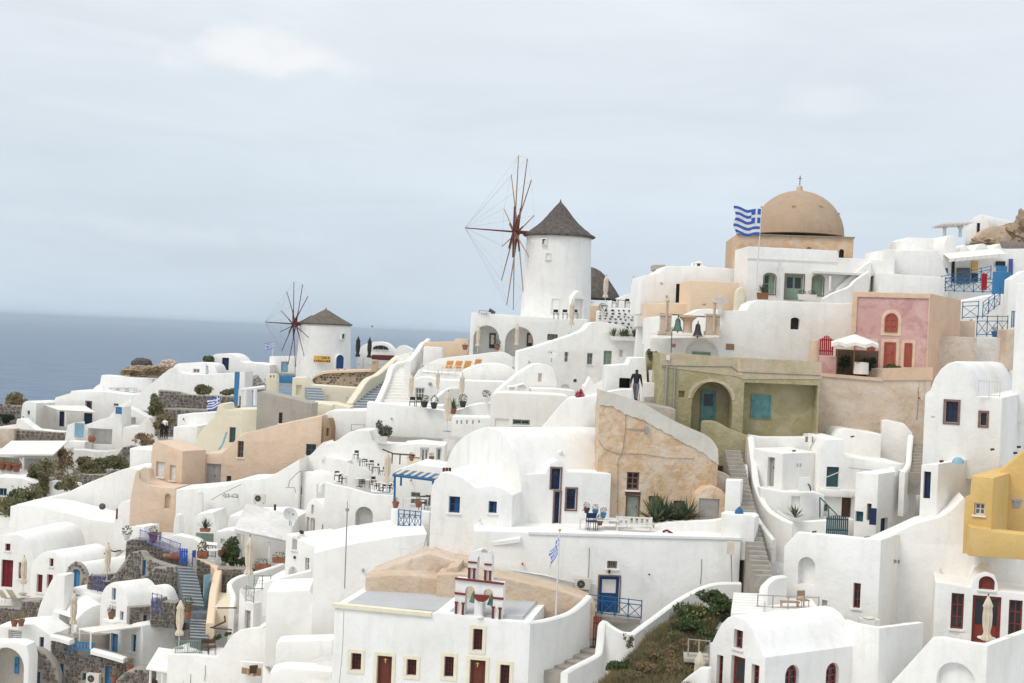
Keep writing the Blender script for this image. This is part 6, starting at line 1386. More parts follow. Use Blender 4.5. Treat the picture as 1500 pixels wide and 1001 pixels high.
house('blue_counter', 'bright blue counter front under the white hut', 'counter', 194, -5, [(150, 578), (232, 578)], 622, 1.2, 'sky_blue')
house('counter_canopy', 'dark shade roof above the blue counter', 'canopy', 194.3, -5, [(135, 562), (245, 568)], 580, 1.6, 'concrete')
flag('small blue flags on thin pole beside the white hut', (112, 470), (120, 365), 196, 1.5, .9, -1, 0, .2, 7, .3, 'pale_paint', .04, .5)
sw = house('stone_wall', 'curved wall of tan and dark stones in front of small windmill', 'wall', 178, 2, smooth_prof([(330, 610), (350, 575), (420, 552), (560, 545), (680, 540), (760, 520)], 3), 650, 3, 'mortar_tan')
lp = [(sw['top'][0][0], sw['zb']), (sw['top'][-1][0], sw['zb'])] + sw['top'][::-1]; stones(sw['pl'], lp, sw['root'], ['lava1', 'stone2', 'lava0', 'mortar_tan', 'beige_old', 'mortar_tan'], .42, seed=21, gap=.95)
wall3('wall_coping', 'peach rim along the top of tan stone wall', [(332, 605, 177.8), (352, 575, 177.8), (420, 552, 177.8), (560, 545, 177.8), (690, 542, 177.8)], .35, .5, 'peach_light', cat='coping')  # a coping strip lying on top of the stone wall
house('stone_gatepost', 'small tan stone gatepost at the end of stone wall', 'post', 176, 0, [(670, 488), (706, 490)], 560, .8, 'mortar_tan', ops=[HO(678, 500, 698, 516, .1)])
house('cream_wall', 'cream wall with round lamps below the tan stone wall', 'wall', 172, 2, [(225, 590), (300, 590), (330, 632), (590, 650), (600, 700)], 810, 4, 'cream', ops=[HO(246, 632, 276, 686, .3), HO(418, 690, 428, 702, .1), HO(528, 700, 536, 714, .1)])
wall3('cream_parapet', 'smooth cream parapet climbing beside the blue grey stairs', [(545, 735, 160), (590, 670, 163), (640, 600, 167), (700, 570, 171), (770, 510, 176), (820, 468, 180), (900, 450, 183)], 2.5, .8, 'cream')
stairs('blue_stairs', 'wide blue grey stairs with white edges climbing to the windmill', (620, 765, 158), (745, 575, 176), 3.6, 14, 'step_blue', skew=0, nose='trim_white')
stairs('blue_stairs', 'short blue grey stairs left of the stone wall', (368, 720, 165), (340, 632, 172), 1.9, 6, 'step_blue', skew=0, nose='trim_white')
stairs('white_stairs', 'broad white stairs curving up right of the blue stairs', (800, 735, 150), (930, 450, 172), 4.2, 18, 'white', skew=0)
wall3('stair_wall', 'white curved parapet left of the broad white stairs', [(700, 730, 150), (725, 680, 152), (760, 600, 158), (790, 520, 164), (880, 490, 168), (940, 420, 174), (990, 370, 178)], 2.5, .6)
house('white_wall', 'white landing wall below the broad white stairs', 'wall', 147, 0, [(545, 775), (690, 770), (760, 740), (980, 758)], 860, 4)
house('cream_wall', 'cream landing wall with lamps at the foot of blue stairs', 'wall', 150, 0, [(330, 730), (450, 735), (545, 760)], 830, 4, 'cream')
house('white_block', 'white block behind sunbeds beside the white stairs', 'house', 150, 0, [(900, 600), (935, 545), (1000, 525)], 800, 4, bev=.06, ops=[W(918, 648, 958, 712, 'pale_paint', nx=3, glass='glass_grey')])
Z(600, 460, 4.172)
house('white_block', 'pale block left of arcade with terracotta pot', 'house', 154, 0, [(85, 200), (198, 208), (200, 250)], 320, 3); house('peach_wall', 'sandy wall between the stairs and arcade', 'wall', 160, 0, [(90, 172), (270, 170), (280, 152), (360, 155)], 300, 4, 'peach_light')
wall3('stair_wall', 'white slanting wall left of the sandy wall', [(-10, 290, 150), (40, 230, 156), (85, 172, 162), (140, 175, 164)], 3, .6)
Z(370, 400, 3.848)
for x, y, l in ((590, 515, 'closed black parasol left of the pair by small windmill'), (655, 520, 'closed black parasol right of the pair by small windmill')): closed_umbrella(l, x, y, 183, 3.6, 'canvas_dark', 'closed black parasols')
house('white_house', 'far white house with arched fanlight behind black parasols', 'house', 200, 0, smooth_prof([(590, 440), (630, 405), (700, 388), (760, 400), (800, 440)]), 540, 5, ops=[W(676, 408, 768, 434, 'wood_grey', arch=.5, nx=3, ny=1)])
house('maroon_awning', 'maroon awning below the far arched house', 'awning', 197, 0, [(672, 462), (800, 466)], 492, 2, 'maroon'); house('white_cupola', 'small white rounded roof at far right of arched house', 'house', 196, 0, smooth_prof([(800, 440), (830, 412), (860, 410), (905, 432)]), 530, 3)
lamp_post('thin white lamp pole behind the black parasols', (672, 400), (674, 305), 196)
house('white_chimney', 'round cream chimney with two vents left of cream wall', 'chimney', 160, 0, [(80, 580), (90, 570), (130, 570), (136, 590)], 690, 1.6, 'cream', ops=[HO(98, 575, 106, 590, .3, arch=True), HO(116, 575, 124, 590, .3, arch=True)])
# ---- concrete wall, cream and peach houses
house('concrete_wall', 'bare grey concrete wall with small window above peach house', 'wall', 136, -3, [(26, 690), (30, 672), (50, 668), (335, 737)], 900, 3, 'concrete', ops=[W(147, 787, 168, 848, 'wood_brown', nx=1)])
house('cream_block', 'cream flat block right of the concrete wall', 'house', 140, 0, [(330, 732), (400, 738), (445, 748)], 830, 3, 'cream')
house('cream_wall', 'cream wall with round vent left of concrete wall', 'wall', 138, 0, smooth_prof([(-60, 770), (40, 768), (75, 772), (100, 820), (112, 860)]), 900, 1, 'cream', ops=[HO(36, 794, 48, 808, .2)])
Z(180, 480, 3.848)
house('cream_house', 'cream house with curved stair parapet and dark teal door', 'house', 150, -3, smooth_prof([(412, 660), (420, 620), (440, 585), (480, 540), (520, 490), (540, 435), (572, 432), (582, 465), (640, 460), (800, 460), (830, 500), (842, 550)], 3), 760, 4, 'cream', ops=[D(600, 562, 635, 648, 'dark_teal', frame='trim_brown'), HO(700, 482, 714, 498, .15), HO(768, 484, 782, 500, .15)])
house('cream_block', 'low cream block in front of the cream house door', 'house', 146, -3, [(655, 600), (670, 542), (840, 540)], 720, 3, 'cream')
mb = MB(); mb.path([P(585, 590, 147.5), P(560, 660, 147), P(525, 710, 146)], .12); r = root('blue_handrail', P(560, 705, 147), 'blue handrail slanting beside the cream stairs', 'railing'); mb.obj('rail', 'pale_blue', r)
house('white_house', 'plain white box house left of the cream stair parapet', 'house', 158, -8, [(308, 492), (522, 478)], 700, 5); house('white_house', 'lower white box in front of the plain white house', 'house', 154, -8, [(285, 560), (420, 556)], 700, 4)
flag('blue and white striped flag above the plain white box house', (548, 430), (545, 378), 156, 1.9, 1.25, -1, rad(10), .2, 3, .35, 'pale_paint', .03, .1)
stonehouse('stone_wall', 'long dry stone terrace wall below the far white house', 'wall', 172, -2, [(200, 352), (300, 362), (370, 380), (500, 384), (650, 388)], 500, 1.5, size=.5, seed=31)
stonehouse('stone_wall', 'lower dry stone wall beside the round bush', 'wall', 167, -2, [(183, 462), (300, 455), (480, 465)], 620, 1.5, size=.5, seed=32)
bush('round_shrub', 'round olive green shrub beside the dry stone walls', [(178, 435, 165, 52, 65)], 'leaf_olive', 1500, .3); bush('round_shrub', 'brown green shrub below the round shrub near two walkers', [(215, 545, 160, 65, 55)], 'leaf_dry', 1300, .3)
bush('hedge_shrub', 'olive green shrubs growing above the dry stone wall', [(460, 352, 176, 62, 32), (600, 358, 176, 55, 26)], 'leaf_olive', 1500, .35)
bush('bare_shrub', 'pale leafless shrub left of the peach house', [(115, 635, 150, 60, 45)], 'leaf_brown', 500, .22)
person('dark haired walker in black and white by the brown green shrub', 218, 622, 150, 1.7, 0, 'cloth_black', 'cloth_black', .1); person('second walker in black clothes beside the first by shrub', 242, 628, 149, 1.65, 30, 'cloth_black', 'cloth_black', .1); person('walker in white top behind the two in black', 235, 600, 155, 1.7, 10, 'flag_white', 'cloth_black', .1)
# far white houses on the ridge
house('white_wall', 'long white ramp wall climbing to the far ridge houses', 'wall', 184, -4, smooth_prof([(-30, 460), (40, 420), (100, 370), (180, 300), (240, 250), (290, 225), (340, 260), (520, 262), (690, 250)], 3), 480, 4)
house('white_house', 'low rounded white house with small window on far ridge', 'house', 188, -3, smooth_prof([(270, 260), (295, 210), (350, 200), (450, 198), (510, 210), (530, 250)], 3), 300, 5, ops=[W(395, 232, 432, 256, 'pale_paint', nx=2, ny=1, glass='glass_grey')])
house('white_house', 'white vaulted ridge house with navy door before the sea', 'house', 194, -3, smooth_prof([(440, 215), (480, 185), (510, 155), (550, 147), (610, 150), (645, 170), (670, 195), (740, 200), (830, 212)], 3), 330, 6, ops=[D(558, 170, 597, 240, 'navy')])
bush('palm_bush', 'spiky green bush beside the navy door house', [(487, 185, 193, 38, 26)], 'leaf_green', 500, .4); flag('small furled blue flag on the far ridge house', (475, 262), (468, 205), 185, .6, 1.1, 1, 0, .1, 5, .5, 'pale_paint', .03, .1)
rock('boulder', 'dark grey rounded boulder on the far left ridge', 106, 203, 203.5, 1.4, 1.3, .8, 4.4, 'boulder', .4)
rock('ridge_rock', 'sandy brown rocky mound on the ridge left of the white wall', 140, 262, 203, 3.6, 3, 1.25, 6.1, 'rock', .8); rock('ridge_rock', 'pale pinkish rock beside the dark boulder', 255, 208, 204, 1.2, 1, .65, 2.7, 'beige_old')
bush('dry_shrub', 'dry brown scrub on the far rocky mound', [(190, 245, 192, 70, 22), (60, 255, 194, 55, 16)], 'leaf_brown', 1400, .4)
r = root('white_pergola', P(700, 430, 168), 'small white pergola frame with blue side at the stone wall end', 'pergola')
for x in (645, 690, 745): box3(r, 'post', 'trim_white', x, 440, 168, x + 2, 345, 168, .25)
box3(r, 'beam', 'trim_white', 670, 352, 168, 800, 335, 168, .22); mb = MB(); mb.cbox(P(637, 440, 168), .5, .5, 4); mb.obj('blue_panel', 'sky_blue', r)
rock('rubble_heap', 'grey rubble heap left of the blue counter', 725, 320, 190, 1.5, 1, 1.1, 9.3, 'concrete')
# peach house
house('peach_house', 'peach house block with pale shuttered windows and curved forecourt', 'house', 115.5, -34, [(165, 655), (190, 638), (337, 697)], 960, ('R', 468), 'peach', at=(337, 697), ops=[W(186, 756, 234, 844, 'pale_paint', shut='pale_paint', leaves=2), W(263, 776, 298, 864, 'pale_paint', shut='pale_paint', leaves=1)])
house('peach_house', 'long peach house wall with grey door and sloping top', 'house', 117.5, -4, [(342, 905), (344, 872), (465, 712), (560, 708), (600, 668), (640, 628), (700, 592), (850, 553), (1123, 497)], 1030, 6, 'peach',
   ops=[D(468, 768, 552, 908, 'grey_door', leaves=2), W(646, 640, 680, 733, 'trim_brown', ny=3), W(583, 836, 610, 882, 'trim_brown', nx=1, ny=1), W(1032, 657, 1088, 723, 'dark_teal', nx=2)])
house('forecourt_wall', 'curved peach forecourt wall with small dark arch', 'wall', 112.5, -8, smooth_prof([(40, 980), (55, 890), (72, 815), (90, 812), (105, 868), (200, 898), (300, 905)], 4), 1150, 3, 'peach', ops=[HO(235, 936, 268, 1020, .3, arch=True)])
picket_gate('arched_gate', 'pale ornamental iron gate of the peach forecourt', 96, 786, 150, 880, 112.8, -8, 'canvas', 7, .25)
house('white_house', 'white stair house below the long peach wall', 'house', 110, -4, smooth_prof([(300, 915), (420, 905), (560, 890), (690, 855), (800, 850), (900, 800), (1000, 740)], 3), 1200, 4)
Z(180, 740, 3.836)
house('white_box', 'small white box with agave planter on green panel', 'house', 106, -6, [(398, 90), (420, 50), (510, 40), (525, 145), (600, 140)], 300, 3, bev=.05); planter('clay planter with agave on the small white box', 462, 150, 104, .75, .25, plant='agave', kind='agave', ph=.9)
leaf_door('green_board', 'pale green panel below the agave planter', 410, 155, 508, 212, 104.5, -6, 'sage', 'panel')
house('white_post', 'rounded white gatepost at the top of the stone stairs', 'post', 107, -6, smooth_prof([(282, 140), (290, 70), (305, 52), (320, 70), (325, 130)]), 260, .8); house('white_wall', 'sloping white wall beside the top of blue gates', 'wall', 103, -8, [(270, 175), (300, 168), (400, 190), (440, 215), (530, 225)], 360, 1)
house('white_house', 'white house with awning terrace near centre left', 'house', 103, -4, [(590, 95), (600, 60), (840, 55), (960, 80)], 360, 5)
aw = root('shade_awning', P(668, 290, 98.5), 'pale grey sloping awning roof above the leafy terrace', 'awning')
mb = MB(); p, q = P(625, 140, 97.5), P(925, 205, 97); mb.hexa([p, q, q + Vector((0, 4.2, 1.15)), p + Vector((0, 4.2, 1.25)), p + Vector((0, 0, .07)), q + Vector((0, 0, .07)), q + Vector((0, 4.2, 1.22)), p + Vector((0, 4.2, 1.32))]); mb.obj('canvas_roof', 'white_old', aw)
for x, y0, y1 in ((668, 155, 290), (822, 210, 350)): box3(aw, 'post', 'trim_white', x, y1, 97.6, x + 3, y0, 97.6, .09)
box3(aw, 'beam', 'trim_white', 625, 148, 97.6, 925, 212, 97.2, .09)
bush('leafy_bush', 'dense green leafy bush under the awning terrace', [(610, 265, 96.8, 58, 75), (690, 320, 96.5, 40, 30)], 'leaf_green', 2200, .2); bush('purple_bush', 'brown purple bush left of the dense green bush', [(565, 262, 96.6, 28, 32)], 'leaf_brown', 500, .15)
planter('terracotta trough right of leafy bush', 785, 365, 95.5, 1.1, .4); planter('terracotta trough at right end under the awning', 880, 325, 96, 1.0, .35); planter('square terracotta planter beside the blue gates', 447, 300, 98, .75, .5, plant='leaf_olive', ph=.9)
satdish('small grey satellite dish at the corner of awning terrace', 945, 120, 98, .45, 30, 'satellite dishes')
picket_gate('blue_gate', 'left leaf of the open royal blue stair gate', 318, 243, 362, 330, 98.5, -5, 'royal', 4, 0); picket_gate('blue_gate', 'right leaf of the open royal blue stair gate', 391, 256, 408, 345, 97.5, 60, 'royal', 3, 0)
railing('royal_railing', 'royal blue bar railing above the stone walls', (95, 205, 102), (320, 285, 99.5), .85, 'royal', 4, style='bars')
stairs('grey_stairs', 'upper flight of grey stairs between dark stone walls', (402, 560, 90.5), (355, 335, 97.5), 1.3, 13, 'slate', skew=-8, nose='roof_grey'); stairs('grey_stairs', 'lower flight of grey stairs beside white vault', (428, 742, 87), (432, 632, 89.5), 1.15, 7, 'slate', skew=-4, nose='roof_grey')
house('stair_landing', 'grey landing between the two stair flights', 'landing', 89.6, -6, [(375, 600), (480, 610)], 760, 1.4, 'slate')
stonehouse('stone_wall', 'dark stone wall left of the upper grey stairs', 'wall', 97.6, -12, [(95, 425), (130, 385), (175, 352), (292, 350), (315, 400), (340, 470), (362, 540)], 720, .7, size=.26, seed=41)
stonehouse('stone_wall', 'tan stone wall with blue door at the upper left of stairs', 'wall', 99, -20, smooth_prof([(-70, 420), (10, 310), (40, 270), (100, 262), (135, 300), (230, 335), (310, 350)], 3), 470, .7, size=.26, seed=42, ops=[D(108, 308, 128, 398, 'sky_blue')])
stonehouse('stone_wall', 'upper dark stone terrace wall under the royal blue railing', 'wall', 101.5, -10, [(15, 212), (35, 196), (130, 200), (225, 240), (318, 300)], 400, 1.5, size=.26, seed=43)
stonehouse('stone_wall', 'stone wall right of the upper grey stairs', 'wall', 96.4, 25, [(412, 305), (470, 330), (545, 358)], 620, 1.0, size=.26, seed=44); stonehouse('stone_wall', 'shaded dark stone wall beneath the leafy bush', 'wall', 95.2, 4, [(530, 355), (690, 358)], 520, 1.0, size=.26, seed=45)
leaf_door('side_door', 'tall pale blue door in the stone wall beside stairs', 458, 395, 490, 580, 92.6, 60, 'pale_blue', 'gate')  # a door of the stone wall, standing as its own object
wall3('winding_coping', 'thick peach coping winding down beside the grey stairs', [(412, 300, 97.5), (480, 325, 97), (535, 350, 96), (530, 390, 94), (510, 480, 91.5), (500, 580, 89.5), (490, 665, 87.5)], 1.4, .5, 'peach_light')  # peach coping that follows the stairs
r = root('clay_amphora', P(268, 300, 100.5), 'ochre clay amphora lying on the stone wall', 'amphora'); mb = MB(); c0 = P(250, 290, 100.5); mb.tube(c0, c0 + Vector((1.0, 0, .05)), .24, .4, 14); mb.obj('body', 'terracotta', r); mb = MB(); mb.tube(c0 - Vector((.28, 0, 0)), c0, .2, .16, 14); mb.obj('neck', 'sign_brown', r)
pot('terracotta pot on the stone wall beside royal blue railing', 170, 205, 101.8, .7, 'terracotta', 'leaf_olive', .6); pot('terracotta pot below the landing of grey stairs', 362, 640, 88.5, .5, 'terracotta', 'leaf_green', .5); pot('terracotta pot with green plant above the landing', 366, 600, 90, .5, 'terracotta', 'leaf_green', .6)
# right of the stairs: terraces and parasols
stairs('cream_stairs', 'narrow cream stairs between white parapets', (560, 575, 89.5), (562, 490, 93), 1.3, 8, 'cream', skew=-5)
wall3('white_parapet', 'curved white parapet swinging round the cream stairs', [(610, 585, 88.8), (622, 510, 90.5), (600, 440, 92.5), (650, 400, 93.5), (760, 370, 94.5), (860, 340, 95.5), (950, 300, 96.5)], 2.4, .35)
house('white_house', 'white corner house with scroll balcony railing and pale door', 'house', 88, -36, [(655, 470), (690, 545), (735, 555)], 900, ('R', 960), at=(735, 555), bev=.05, ops=[D(684, 592, 716, 698, 'grey_door')])
house('white_house', 'taller plain white wall right of the scroll balcony', 'house', 88.6, 6, [(735, 482), (840, 478), (1000, 470)], 1000, 5)
house('white_wall', 'white rising wall right of the corner house', 'wall', 91, 4, smooth_prof([(820, 440), (880, 410), (960, 385), (1060, 360)]), 700, 3)
railing('scroll_railing', 'grey green scroll iron railing on the corner balcony', (690, 540, 87.9), (735, 552, 87.4), .95, 'sage', 1, style='scroll'); railing('scroll_railing', 'grey green scroll railing along the back of balcony', (735, 478, 88.3), (828, 478, 88.8), .9, 'sage', 2, style='scroll')
closed_umbrella('tall closed cream parasol above the corner balcony', 703, 470, 88.6, 3.3); closed_umbrella('tall closed cream parasol at the foot of grey stairs', 314, 805, 85.6, 2.95)
tf = terrace('white_terrace', 'broad white front terrace wall with curved parapet', 84, -8, smooth_prof([(250, 838), (400, 842), (515, 852), (555, 822), (590, 762), (650, 708), (790, 684)], 3), 1200, 4, drop=.3)
railing('grey_railing', 'pale green railing on the broad front terrace', (295, 840, 84.6), (432, 835, 86), .8, 'sage', 2, style='bars')
house('white_wall', 'white wall with wall lamp right of the front terrace', 'wall', 83.6, 3, [(788, 700), (830, 690), (850, 640), (1000, 640), (1240, 660)], 1200, 3)
house('white_bench', 'white ledge wall below the wall lamp', 'wall', 82.2, 3, smooth_prof([(815, 830), (860, 795), (1000, 775), (1200, 770)]), 1100, 1)
lamp_post('small lamp on bent grey post against the white wall', (885, 770), (898, 640), 82.8, 'rope', 'dark', .03)
for x, l in ((460, 'dark brown chair on the broad front terrace, left'), (500, 'dark brown chair on the broad front terrace, right')): chair(x, 838, 85.4, l, 20, 'wood_brown', 'dark brown terrace chairs', 1.0)
r = root('brown_handrail', P(560, 700, 87), 'brown wooden handrail above the front terrace', 'railing'); mb = MB(); mb.path([P(530, 578, 88), P(640, 578, 88)], .05); mb.path([P(500, 690, 86.5), P(575, 655, 87), P(572, 625, 87.5)], .06); mb.path([P(490, 688, 86.5), P(612, 702, 86.4)], .05); mb.obj('rail', 'wood_brown', r)
bush('green_plant', 'small bright green plants behind the front terrace', [(530, 740, 86.2, 28, 16), (590, 725, 86.6, 20, 12)], 'leaf_green', 300, .14, twig=False)
house('white_alcove', 'white sunken yard with wooden clutter at bottom left centre', 'yard', 82, 0, [(660, 880), (790, 890)], 1100, .3, bev=.03); house('white_wall', 'slanting white wall right of the cluttered yard', 'wall', 80.5, -20, [(785, 895), (860, 985), (900, 1050)], 1200, .4)
for i, (x, y, mt) in enumerate(((690, 925, 'wood_tan'), (720, 935, 'canvas'), (755, 930, 'wood_tan'), (735, 915, 'wood_brown'))): leaf_door('wooden_crate', ['pale wooden board leaning in the cluttered yard', 'cream wooden panel lying in the cluttered yard', 'second pale wooden board at right of the cluttered yard', 'dark wooden board in the cluttered yard'][i], x - 22, y - 12, x + 22, y + 30, 81.6 - i * .1, i * 20 - 30, mt, 'board')
# ---- vaults and stone houses of the lower left
Z(0, 740, 3.836)
house('white_house', 'large plain white house with sloping terrace roof at left', 'house', 119, -16, [(44, 165), (52, 98), (66, 92), (92, -5), (210, 5), (400, 50), (505, 80), (655, 100)], 420, ('R', 830), at=(655, 100))
house('white_block', 'white water tank block beside the peach house', 'house', 113, -12, smooth_prof([(640, 90), (660, 20), (690, -20), (740, -20), (790, 20), (818, 60)]), 260, 3); house('white_block', 'small white rooftop cube right of the sloping terrace roof', 'house', 109, -20, [(690, 130), (758, 118), (812, 122)], 260, 2)
Z(0, 0, 1)
house('white_terrace', 'upper white roof terrace with sloping stair wall left of peach house', 'house', 127, -4, smooth_prof([(15, 742), (60, 732), (95, 723), (130, 708), (160, 695), (188, 686), (205, 690), (220, 712)], 3), 830, 5)
house('white_wall', 'white stair wall with blue plant niche above the roof terrace', 'wall', 133, -4, [(190, 700), (190, 657), (222, 660)], 760, 3)
Z(0, 740, 3.836)
house('vaulted_house', 'wide white vaulted house with dark red door at left edge', 'house', 110, -12, smooth_prof([(-120, 260), (-60, 200), (20, 168), (95, 166), (150, 195), (180, 260), (190, 340)], 4), 640, 8, ops=[D(6, 308, 72, 462, 'crimson', leaves=2), W(28, 217, 58, 258, 'crimson', nx=1, ny=1, glass='crimson'), W(103, 322, 150, 415, 'crimson', shut='crimson', leaves=2)])
house('vaulted_house', 'white vaulted house with three narrow dark red windows', 'house', 107.5, -26, smooth_prof([(168, 440), (174, 345), (200, 298), (245, 266), (290, 260), (335, 285), (362, 330), (376, 390), (380, 440)], 4), 640, ('R', 640), at=(380, 440), ops=[W(277, 300, 300, 346, 'crimson', nx=1, ny=1, glass='crimson'), W(205, 390, 238, 492, 'crimson', shut='crimson', leaves=1), W(262, 390, 296, 470, 'crimson', shut='crimson', leaves=1)])
house('vaulted_house', 'white vault roof with dark stone gable and blue door', 'house', 103.5, -30, smooth_prof([(372, 460), (378, 390), (398, 345), (425, 326), (452, 345), (474, 395), (486, 470)], 4), 520, ('R', 770), at=(486, 470))
stonehouse('stone_gable', 'arched dark stone gable around a blue door', 'gable', 102.9, -30, smooth_prof([(360, 470), (366, 395), (388, 342), (422, 321), (456, 342), (482, 395), (492, 480)], 4), 540, .35, seed=51, size=.34, sides=False, ops=[D(408, 360, 448, 470, 'sky_blue', arch=.4)])
stonehouse('stone_wall', 'dark stone wall under the white vault roof', 'wall', 101.5, 6, [(490, 400), (640, 388), (805, 380)], 520, .6, seed=52)
railing('violet_railing', 'violet blue crossed railing beside the stone gable', (512, 480, 100.8), (585, 500, 100.2), 1.15, 'violet_blue', 2); closed_umbrella('small closed cream parasol behind the violet railing', 600, 430, 101, 2.7)
house('white_wall', 'white roof with sliver of blue window below stone gable', 'house', 100.5, -22, [(355, 475), (400, 465), (565, 515)], 700, 4, ops=[W(388, 502, 450, 526, 'sky_blue', nx=2, ny=1)])
house('white_wall', 'tall curving white wall left of the porch house', 'wall', 99.5, -14, smooth_prof([(195, 700), (215, 590), (250, 500), (300, 405), (330, 392), (365, 396)], 4), 800, 1.2)
house('porch_house', 'white house with open shaded porch and low curved roof', 'house', 97, -44, [(298, 592), (430, 636)], 860, ('R', 594), at=(430, 636), ops=[HO(330, 622, 402, 722, 1.6)])
house('low_roof', 'smooth low arched white roof over the porch house', 'house', 96.9, 28, smooth_prof([(432, 640), (470, 600), (520, 570), (560, 560), (592, 572)]), 690, 4.6)  # the porch house's curved roof, kept as a separate volume
closed_umbrella('closed cream parasol in front of the shaded porch', 408, 735, 94.2, 2.9)
house('vaulted_house', 'white vaulted house with small bright blue windows', 'house', 94, -40, smooth_prof([(562, 560), (566, 510), (590, 462), (620, 440), (648, 434), (680, 458), (704, 500), (716, 545), (724, 580)], 4), 800, ('R', 905), at=(724, 580), ops=[W(628, 466, 650, 536, 'sky_blue', nx=1), W(612, 582, 650, 645, 'sky_blue', nx=2), W(673, 597, 693, 657, 'sky_blue', nx=1)])
house('vaulted_house', 'small white vault next to the dark stone wall and stairs', 'house', 95.4, -38, smooth_prof([(790, 540), (815, 480), (850, 455), (890, 452), (925, 475), (950, 530), (958, 560)], 3), 640, ('R', 1010))
stonehouse('stone_wall', 'dark stone wall with blue window under the vaulted house', 'wall', 93.2, 30, [(726, 575), (850, 566)], 720, .5, seed=53, ops=[W(805, 618, 826, 660, 'sky_blue', nx=1)]); stonehouse('stone_wall', 'stone balcony block with violet railing by the stairs', 'wall', 92.6, -10, [(846, 530), (905, 528), (905, 545), (985, 552)], 690, 1.0, seed=54)
railing('violet_railing', 'violet railing on the stone balcony block', (852, 600, 92), (905, 612, 91.5), 1.2, 'violet_blue', 2)
lv = house('white_house', 'white house with blue door and rounded roof above the stone wall', 'house', 92, -36, [(572, 640), (650, 665), (730, 690), (742, 668), (770, 660), (795, 680), (803, 735)], 960, ('R', 985), at=(803, 735), bev=.05, ops=[D(620, 722, 662, 834, 'sky_blue'), W(737, 727, 763, 827, 'sky_blue', nx=1)])
r = root('cream_pergola', P(505, 800, 91.2), 'flat cream pergola roof in front of the blue door', 'pergola'); mb = MB(); p, q = P(440, 700, 91.5), P(520, 722, 90); mb.hexa([p, q, q + Vector((2.6, 2.2, .05)), p + Vector((2.6, 2.2, .05)), p + Vector((0, 0, .08)), q + Vector((0, 0, .08)), q + Vector((2.6, 2.2, .13)), p + Vector((2.6, 2.2, .13))]); mb.obj('roof_panel', 'canvas_white', r)
for x, y0, y1, d in ((446, 700, 790, 91.3), (508, 722, 808, 90.2)): box3(r, 'post', 'trim_white', x, y1, d, x + 3, y0, d, .06)
stonehouse('stone_house', 'dark stone house front with blue doors at the bottom left', 'house', 90.5, -10, [(288, 728), (300, 722), (408, 752), (412, 848), (470, 870), (500, 822), (525, 806), (700, 856), (722, 870), (722, 920), (830, 930)], 1150, .6, seed=55, size=.26, ops=[D(588, 905, 628, 1040, 'sky_blue'), D(332, 890, 356, 1010, 'sky_blue'), W(462, 945, 484, 985, 'sky_blue', nx=1)])
wall3('wall_coping', 'white coping along the top of dark stone house', [(288, 728, 90.2), (345, 738, 90.2), (405, 756, 90)], .3, .6); wall3('wall_coping', 'second white coping right of the pergola', [(520, 806, 89.9), (620, 832, 89.7), (705, 858, 89.5)], .3, .6)  # coping strips on the stone house front
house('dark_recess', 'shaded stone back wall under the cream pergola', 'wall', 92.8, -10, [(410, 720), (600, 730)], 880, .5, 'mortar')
bench('blue cushioned ledge under the cream pergola', 455, 850, 90.6, 1.6, -10, 'sky_blue')
stonehouse('stone_house', 'grey stone arch front with blue doors at the left corner', 'house', 89.5, -6, smooth_prof([(120, 900), (140, 812), (180, 806), (230, 815), (300, 880), (330, 960)], 3), 1150, .6, seed=56, size=.3, ops=[D(208, 938, 225, 1010, 'sky_blue')])
aw_ = HO(-75, 800, 132, 1190, 1.0, arch=1.1, back=1)
wa = house('white_arch', 'white arched porch wall at the bottom left corner', 'wall', 87.5, -6, [(-110, 770), (100, 772), (150, 790), (165, 860)], 1250, 1.2, ops=[aw_], back='concrete')
inner(wa, aw_, [D(85, 856, 107, 946, 'sky_blue')])
house('white_terrace', 'white terrace block with slatted vent at left edge', 'house', 95, -8, [(-40, 690), (40, 680), (190, 668), (285, 735)], 860, 3, ops=[W(46, 702, 122, 762, 'pale_paint', nx=1, ny=6, glass='glass_grey'), W(220, 742, 246, 815, 'violet_blue', nx=2, ny=4)])
stonehouse('brown_stone_wall', 'reddish brown stone wall below the loungers at left edge', 'wall', 103, -8, [(-60, 580), (110, 590), (118, 538), (225, 535)], 700, 1.2, seed=57, mats=['stone3', 'stone0', 'lava3'], size=.3)
house('white_wall', 'low white parapet behind the cream loungers', 'wall', 105, -8, [(-60, 505), (60, 520), (115, 575), (230, 532)][:2] + [(120, 528), (235, 525)], 620, .4)
for x, l in ((40, 'cream lounger at the left on red door terrace'), (95, 'cream lounger right of it on red door terrace')): sunbed(x, 545, 104.4, l, 150, 'canvas', 'cream loungers')
closed_umbrella('closed cream parasol by the dark red windows', 128, 500, 105.2, 2.8); ac_unit('white air conditioner under the small vault at bottom left', 525, 1000, 89, -10, 1.0)
for x, y, l in ((728, 935, 'terracotta pot with dry plant on the stone house corner'), (640, 998, 'terracotta pot with dark plant at bottom by blue door'), (80, 682, 'terracotta pot at left end of white terrace block'), (118, 680, 'terracotta pot right of another on white terrace block'), (625, 640, 'terracotta bowl of plants on the blue window house'), (738, 655, 'terracotta pot of dry grass beside stone wall')): pot(l, x, y, 88.8 if y > 900 else (94.5 if x < 200 else 93.5), .45, 'terracotta', 'leaf_dry', .6)
stonehouse('stone_wall', 'rounded dark stone bed at the bottom with plants', 'wall', 87.5, -4, smooth_prof([(650, 990), (700, 945), (770, 925), (825, 940), (840, 990)], 3), 1150, 1.5, seed=58)
